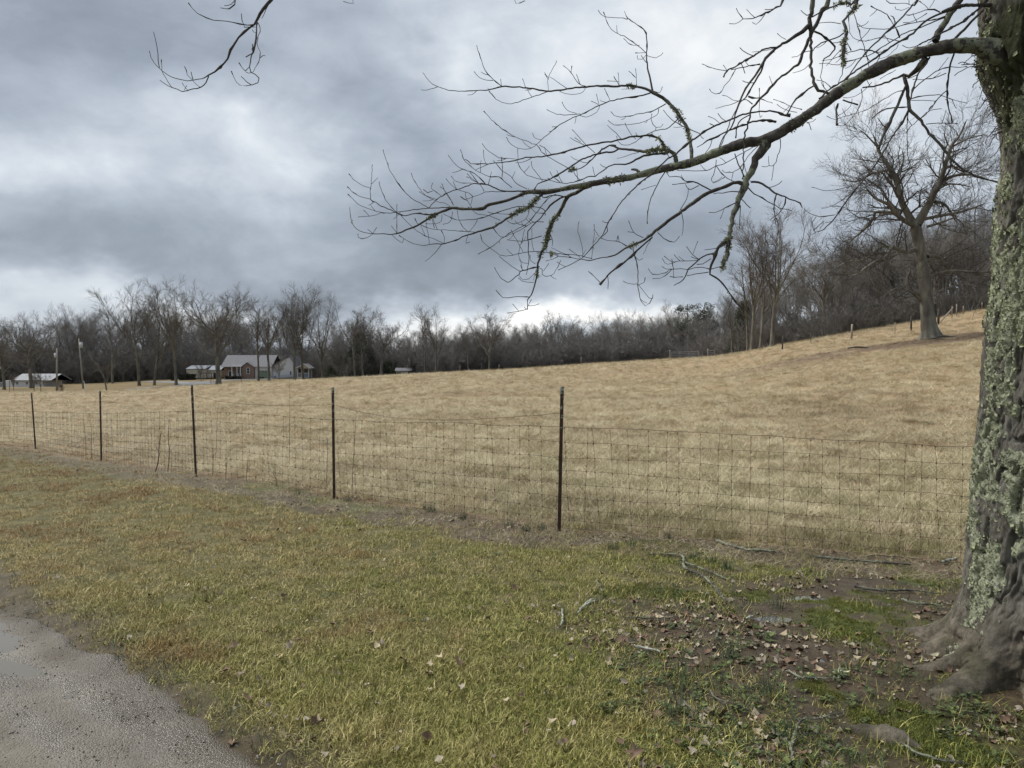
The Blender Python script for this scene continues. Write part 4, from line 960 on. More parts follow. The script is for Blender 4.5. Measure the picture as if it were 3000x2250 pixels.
# ------------------------------------------------------------------ the wire fence
M_wire = mat('rusty_wire', (0.12,0.085,0.065), var=0.3, scale=30, rough=0.8)
def m_tpost():
    m = bpy.data.materials.new('rusty_painted_steel'); m.use_nodes = True; t = m.node_tree; b = t.nodes['Principled BSDF']
    P = N(t, 'ShaderNodeTexCoord').outputs['Object']
    c = ramp(t, noise(t, P, 9, 5, 0.6), [(0.35,(0.028,0.022,0.020)),(0.55,(0.065,0.032,0.022)),(0.75,(0.11,0.055,0.035))])
    sep = N(t, 'ShaderNodeSeparateXYZ'); t.links.new(P, sep.inputs[0])
    up = M_(t, 'MULTIPLY', M_(t, 'SUBTRACT', sep.outputs[2], 0.95), 2.2, clamp=True)
    li = M_(t, 'GREATER_THAN', M_(t, 'ADD', noise(t, P, 26, 4, 0.6), M_(t, 'MULTIPLY', up, 0.10)), 0.63)
    li = M_(t, 'MULTIPLY', li, M_(t, 'GREATER_THAN', up, 0.03))
    t.links.new(mixc(t, li, c, (0.33,0.36,0.31)), b.inputs['Base Color']); b.inputs['Roughness'].default_value = 0.8
    return m
M_tpost = m_tpost()
fence = thing('wire_fence', (0.47, 7.5, float(H0(np.array([0.47]), np.array([7.5]))[0])), 'rusty woven wire fence on steel posts between the lawn and the hay field', 'fence')
FO = np.array(fence.location)
def gz(x, y): return float(H(np.array([x]), np.array([y]))[0])
for (tp, bt, d) in [((1647,1133),(1638,1556),7.5),((975,1135),(979,1460),9.77),((562,1128),(574,1397),11.8),((293,1145),(297,1353),15.3),((92,1150),(104,1317),19.1)]:
    b = at(*bt, d); b[2] = gz(b[0], b[1]); a = at(*tp, d); L = np.linalg.norm(a-b); ax = (a-b)/L
    mb = MB(); mb.box(-0.017, 0.017, -0.003, 0.003, -0.2, L); mb.box(-0.003, 0.003, 0.0031, 0.032, -0.2, L-0.004)
    for k in range(int(L/0.054)): mb.box(-0.006, 0.006, -0.011, -0.0031, 0.03+k*0.054, 0.045+k*0.054)
    o = mb.obj('fence_post', M_tpost, fence, False, b-FO); o.rotation_mode = 'QUATERNION'
    q = Vector((0, 0, 1)).rotation_difference(Vector(ax.tolist())); o.rotation_quaternion = q
run = FA[1:]  # mesh runs from far left to behind the maple
seg = np.linalg.norm(np.diff(run, axis=0), axis=1); cum = np.concatenate([[0], np.cumsum(seg)])
def fence_xy(s): return np.stack([np.interp(s, cum, run[:, 0]), np.interp(s, cum, run[:, 1])], -1)

ss = np.arange(0, cum[-1], 0.09); XYf = fence_xy(ss); Zf = H0(XYf[:, 0], XYf[:, 1])
top_h = np.interp(ss, cum, [0.95,0.95,0.93,0.95,0.99,1.0,1.01,0.98,0.98])
rg = np.random.default_rng(17)
for k, hgt in enumerate([1.0, 0.855, 0.715, 0.58, 0.45, 0.325, 0.21, 0.10, 0.02]):
    w = 0.020*fbm(ss*1.1, ss*0+k*7, oct=3, seed=k)+0.006*fbm(ss*6, ss*0+k*3, oct=2, seed=k+20)
    lat = 0.02*fbm(ss*0.8, ss*0+k, oct=2, seed=k+40)
    P = np.stack([XYf[:, 0], XYf[:, 1]+lat, Zf+hgt*top_h+w], 1)-FO
    r_ = 0.0021 if k == 0 else 0.0014
    P = np.repeat(P, 1, 0); mbw = MB().tube(P, r_, 4); mbw.obj('line_wire', M_wire, fence, True)
stays = []
for v in range(5):
    z = np.linspace(0, 1, 9); P = np.stack([0.02*fbm(z*2.3+v*9, z*0, oct=3, seed=60+v)*np.sin(z*math.pi)**0.5+rg.normal()*0.02*z, 0.008*fbm(z*3, z*0+v, seed=70+v), z], 1)
    mb = MB().tube(P, 0.0013, 4)
    for q in (0.0, 0.1, 0.21, 0.325, 0.45, 0.58, 0.715, 0.855, 0.995): mb.box(-0.0045+np.interp(q, z, P[:, 0]), 0.0045+np.interp(q, z, P[:, 0]), -0.005, 0.005, q-0.006, q+0.006)
    stays.append(mb.mesh('stay_wire', M_wire, True))
s_ = 0.05
while s_ < cum[-1]-0.2:
    x, y = fence_xy(np.array([s_]))[0]; z = float(H0(np.array([x]), np.array([y]))[0]); o = link('stay_wire', stays[rg.integers(0, 5)], fence, np.array([x, y, z+0.0])-FO)
    o.scale = (1, 1, float(np.interp(s_, ss, top_h))); k = np.searchsorted(cum, s_)-1; dv = run[min(k+1, len(run)-1)]-run[k]; o.rotation_euler = (rg.normal()*0.02, rg.normal()*0.03, math.atan2(dv[1], dv[0]))
    s_ += 0.153*(1 if s_ > 9 else 1.0)
    if s_ < 4.0: s_ += 0.15
# barbed strand
pts = [np.append(FA[i], z) for i, z in ((4, 0), (5, 0), (6, 0), (7, 0))]
for (i, j, h0, h1, sag) in [(5, 6, 1.22, 1.20, 0.07), (6, 7, 1.20, 1.165, 0.13)]:
    A = np.array([*FA[i], 0.0]); B = np.array([*FA[j], 0.0]); t = np.linspace(0, 1, 60); P = A[None]*(1-t[:, None])+B[None]*t[:, None]
    za = gz(*FA[i])+h0; zb2 = gz(*FA[j])+h1; P[:, 2] = za*(1-t)+zb2*t-sag*4*t*(1-t)*(1.25-0.5*t)+0.006*fbm(t*20, t*0, oct=2, seed=i); mb = MB().tube(P-FO, 0.0021, 4)
    L = np.linalg.norm(B-A); k = int(L/0.125)
    for q in np.linspace(0.02, 0.98, k):
        c = np.array([np.interp(q, t, P[:, m]) for m in range(3)])-FO; a = rg.uniform(0, 3.14); dv = np.array([0.3*math.cos(a), 0.3*math.sin(a), math.sin(a*2)+0.4])*0.014
        mb.tube([tuple(c-dv), tuple(c+dv)], 0.0016, 3)
    mb.obj('barbed_strand', M_wire, fence, True)
# weeds standing along the wire
M_stalk = mat('dead_dark_stalk', (0.07,0.05,0.04), var=0.3, scale=20, rough=0.9); M_straws = mat('pale_dead_stem', (0.42,0.34,0.22), var=0.15, scale=20, rough=0.8)
M_olive = mat('brown_stalk', (0.11,0.085,0.06), var=0.3, scale=20, rough=0.9)
WEEDS = [(846,1246,848,1110,12.0,.004,M_olive,'tall thin weed stem rising above the wire between the second and third posts'),(454,1369,472,1268,12.6,.010,M_stalk,'thick crooked dark stalk left of the third post'),(491,1376,497,1227,12.6,.006,M_stalk,'tall dark double stalk just left of the third post'),
 (269,1339,266,1233,16,.006,M_olive,'tall brown stem just left of the fourth post'),(252,1300,245,1235,17,.006,M_olive,'short brown stem left of the fourth post'),(623,1390,623,1312,11.6,.005,M_olive,'brown stem just right of the third post'),(661,1396,662,1330,11.3,.005,M_olive,'brown stem between the third and second posts'),
 (629,1218,642,1168,14,.004,M_olive,'leaning thin stem above the wire right of the third post'),(724,1400,724,1348,11.0,.005,M_olive,'short brown stem midway between the third and second posts'),(1030,1322,1044,1197,10.2,.004,M_stalk,'forked dark weed just right of the second post'),(1320,1470,1337,1432,8.9,.004,M_straws,'pale leaning straw stem midway along the nearest panel'),
 (1395,1492,1384,1445,8.6,.004,M_straws,'pale straw stem leaning left in the nearest panel'),(1554,1540,1530,1475,7.9,.004,M_straws,'pale straw stem leaning left beside the nearest post'),(1290,1488,1283,1448,8.9,.003,M_straws,'short pale stem in the nearest panel'),(810,1420,800,1380,10.6,.005,M_stalk,'short dark stub left of the second post'),
 (955,1320,960,1280,10.6,.004,M_stalk,'small dark twiggy weed left of the second post')]
for i, (px, row, tx, tr_, d, r, m, lb) in enumerate(WEEDS):
    a = at(px, row, d); a[2] = gz(a[0], a[1]); b = at(tx, tr_, d)-a; g2 = np.random.default_rng(200+i); t = thing('weed_stalk', a, lb, 'weed', 'dead weeds standing along the fence')
    P, R = resample([(0,0,-0.02), tuple(b*0.35+g2.normal(size=3)*0.012), tuple(b*0.7+g2.normal(size=3)*0.012), tuple(b)], [r, r*0.85, r*0.6, r*0.35], 0.04)
    MB().tube(P, R, 5).obj('stem', m, t, True)
    A = kids(P[None], R[None], 5, 0.35, 0.98, 0.6, lambda t_: 0.16*(1.2-0.6*t_), 5, 0.12, 0.06, g2, 0.6, 0.0015); V, Q = tube_batch(*A, 3); link('side_stem', new_mesh('side_stem', V, Q, None, m), t)

# ------------------------------------------------------------------ the near maple
def m_trunk():
    m = bpy.data.materials.new('furrowed_bark_with_lichen'); m.use_nodes = True; t = m.node_tree; b = t.nodes['Principled BSDF']
    P = N(t, 'ShaderNodeTexCoord').outputs['Object']; mp = N(t, 'ShaderNodeMapping'); mp.inputs['Scale'].default_value = (1,1,0.28); t.links.new(P, mp.inputs[0]); Ps = mp.outputs[0]
    bark = ramp(t, noise(t, Ps, 16, 7, 0.7), [(0.3,(0.06,0.054,0.043)),(0.5,(0.155,0.145,0.120)),(0.7,(0.29,0.275,0.235))])
    pk = ramp(t, noise(t, P, 7, 7, 0.75), [(0.36,(0.04,0.032,0.021)),(0.48,(0.115,0.097,0.070)),(0.58,(0.21,0.18,0.135)),(0.72,(0.35,0.30,0.235))])
    bark = mixc(t, M_(t, 'MULTIPLY', attr(t, 'root'), 0.85), bark, pk)
    mossy = ramp(t, noise(t, P, 30, 5, 0.7), [(0.3,(0.035,0.040,0.018)),(0.7,(0.095,0.10,0.045))])
    bark = mixc(t, attr(t, 'moss'), bark, mossy)
    lich = ramp(t, noise(t, P, 26, 6, 0.7), [(0.25,(0.16,0.17,0.115)),(0.42,(0.31,0.33,0.22)),(0.58,(0.46,0.48,0.34)),(0.75,(0.58,0.60,0.48))])
    lm = M_(t, 'GREATER_THAN', M_(t, 'ADD', attr(t, 'lich'), M_(t, 'MULTIPLY', M_(t, 'SUBTRACT', noise(t, P, 55, 4, 0.7), 0.5), 0.9)), 0.5)
    t.links.new(mixc(t, lm, bark, lich), b.inputs['Base Color']); b.inputs['Roughness'].default_value = 0.9; b.inputs['Specular IOR Level'].default_value = 0.2
    bp = N(t, 'ShaderNodeBump'); bp.inputs['Strength'].default_value = 0.9; bp.inputs['Distance'].default_value = 0.012
    hh = M_(t, 'ADD', M_(t, 'MULTIPLY', noise(t, Ps, 34, 8, 0.8), 2.4), M_(t, 'MULTIPLY', lm, M_(t, 'ADD', noise(t, P, 120, 3, 0.6), 0.2)))
    t.links.new(hh, bp.inputs['Height']); t.links.new(bp.outputs[0], b.inputs['Normal'])
    return m
M_trunk = m_trunk()
CY = 3.95
tree = thing('maple_tree', (2.75, CY, gz(2.75, CY)), 'big near tree with lichen covered furrowed trunk and a long bare limb reaching left', 'tree')
TO = np.array(tree.location)
ed = [(-400,2890),(-100,2872),(0,2868),(60,2872),(150,2868),(200,2876),(239,2896),(304,2924),(380,2936),(488,2936),(597,2925),(705,2920),(814,2913),(900,2902),(1000,2891),(1225,2876),(1347,2864),(1591,2845),(1753,2832),(1851,2816),(1930,2806),(2030,2800)]
rr_ = [(-400,.33),(-100,.36),(60,.37),(200,.345),(304,.325),(488,.315),(705,.325),(900,.335),(1225,.355),(1500,.38),(1753,.41),(1930,.44),(2030,.45)]
rows = np.array([e[0] for e in ed], float); zed = np.array([at(2900, r, CY)[2] for r in rows]); xed = np.array([at(e[1], e[0], CY)[0] for e in ed])
zr = np.array([at(2900, r, CY)[2] for r, _ in rr_]); rv = np.array([v for _, v in rr_])
def interp_desc(z, zs, v): o = np.argsort(zs); return np.interp(z, zs[o], v[o])
def build_trunk():
    nt = 520; g0 = TO[2]
    z = np.concatenate([np.linspace(-0.30, 0.45, 120), np.linspace(0.458, 4.2, 430)[1:], np.linspace(4.3, 5.2, 14)])+g0; nz = len(z)
    R = interp_desc(z, zr, rv); CX = interp_desc(z, zed, xed); CX = CX+R/np.cos(np.arctan2(CX, CY))-0.022
    R = np.where(z > 4.3, R*(1-0.12*(z-4.3)), R)
    th = np.linspace(0, 2*np.pi, nt, endpoint=False); Z, T_ = np.meshgrid(z, th, indexing='ij'); R2 = R[:, None]*np.ones((1, nt)); h = Z-g0
    lobes = [(-151,.60,.15,.12),(-174,.40,.11,.065),(-127,.72,.16,.13),(-95,.35,.2,.14),(-60,.6,.25,.2),(-20,.5,.3,.2),(30,.6,.3,.2),(80,.4,.3,.2),(130,.25,.25,.1),(160,.2,.2,.08)]
    hc = np.clip(h, -0.12, 9); base = R2*(1+0.02*np.exp(-hc/0.2))+0.03*np.sin(3*T_+1+h*0.6)*R2
    for deg, A, w, hs in lobes:
        d = (T_-math.radians(deg)+0.10*fbm(h*2.5, h*0+deg, oct=2, seed=3)+np.pi) % (2*np.pi)-np.pi
        ww = w*(1+0.5*np.clip(hc, 0, 1)/0.5); base = base+A*np.exp(-hc/hs)*np.exp(-(d/ww)**2)
    S_ = np.cos(T_)*R2; U_ = np.sin(T_)*R2
    # bark relief: long vertical plates with furrows between
    wx = 0.25*fbm(S_*3, U_*3, Z*2, oct=3, seed=81); a1 = np.abs(fbm(S_*13+wx*4, U_*13, Z*3.2+wx*5, oct=3, seed=82)); a2 = np.abs(fbm(S_*24, U_*24+wx*4, Z*7, oct=2, seed=83))
    fur = np.clip(a1/0.16, 0, 1)**0.8; fur2 = np.clip(a2/0.13, 0, 1)
    lf = sstep(-0.15, 0.3, h)
    disp = lf*(-0.036*(1-fur)-0.010*(1-fur2))+(1-lf)*(0.065*fbm((CX[:, None]+base*np.cos(T_))*16, base*np.sin(T_)*16, Z*16, oct=5, seed=84, g=0.6)-0.016*(1-np.clip(np.abs(fbm(T_*9+wx*3, base*3.0, Z*2, oct=2, seed=184))/0.14, 0, 1)))+0.010*fbm(S_*5, U_*5, Z*3, oct=3, seed=85)
    # lichen
    lef = np.cos(T_-math.radians(-172)); lz = interp_desc(Z.ravel(), np.array([-.1,.35,.7,1.6,2.4,2.75,3.1,4.2])+0, np.array([-.40,-.08,.03,.09,.08,.02,-.10,-.16])).reshape(Z.shape)
    ln = fbm(S_*4.2, U_*4.2, Z*2.1, oct=5, seed=86, g=0.62); lich = sstep(0.03, 0.12, ln+0.10*fbm(S_*17, U_*17, Z*12, oct=3, seed=186)+lz*1.0+0.20*(lef-0.65)-0.02)
    lich = lich*(0.35+0.65*fur)
    disp = disp+0.009*fbm(S_*38, U_*38, Z*24, oct=3, seed=187)
    disp = disp+0.006*lich*(0.5+fbm(S_*40, U_*40, Z*40, oct=2, seed=87))
    moss = np.clip(sstep(2.1, 3.0, Z)*sstep(-0.15, 0.25, fbm(S_*3, U_*3, Z*1.6, oct=4, seed=88)+0.05)*0.85+(1-sstep(0.0, 0.35, h))*sstep(0.0, 0.35, fbm(S_*5, U_*5, Z*8, oct=3, seed=89))*0.5, 0, 1)
    base = base+disp
    X_ = CX[:, None]+base*np.cos(T_); Y_ = CY+base*np.sin(T_)
    # a knot
    V = np.stack([X_, Y_, Z], -1).reshape(-1, 3)-TO
    i = np.arange(nz-1)[:, None]*nt; j = np.arange(nt)[None]; j2 = (j+1) % nt
    Q = np.stack([i+j, i+j2, i+nt+j2, i+nt+j], -1).reshape(-1, 4)
    link('trunk', new_mesh('trunk', V, Q, None, M_trunk, True, dict(lich=lich.ravel(), moss=moss.ravel(), root=(1-sstep(0.05, 0.5, h)).ravel())), tree)
    return V.reshape(nz, nt, 3), lich, CX, R, z
TV, TL, TCX, TR, TZ = build_trunk()
# knot scar on the trunk
kp = at(2965, 1045, 3.62)-TO

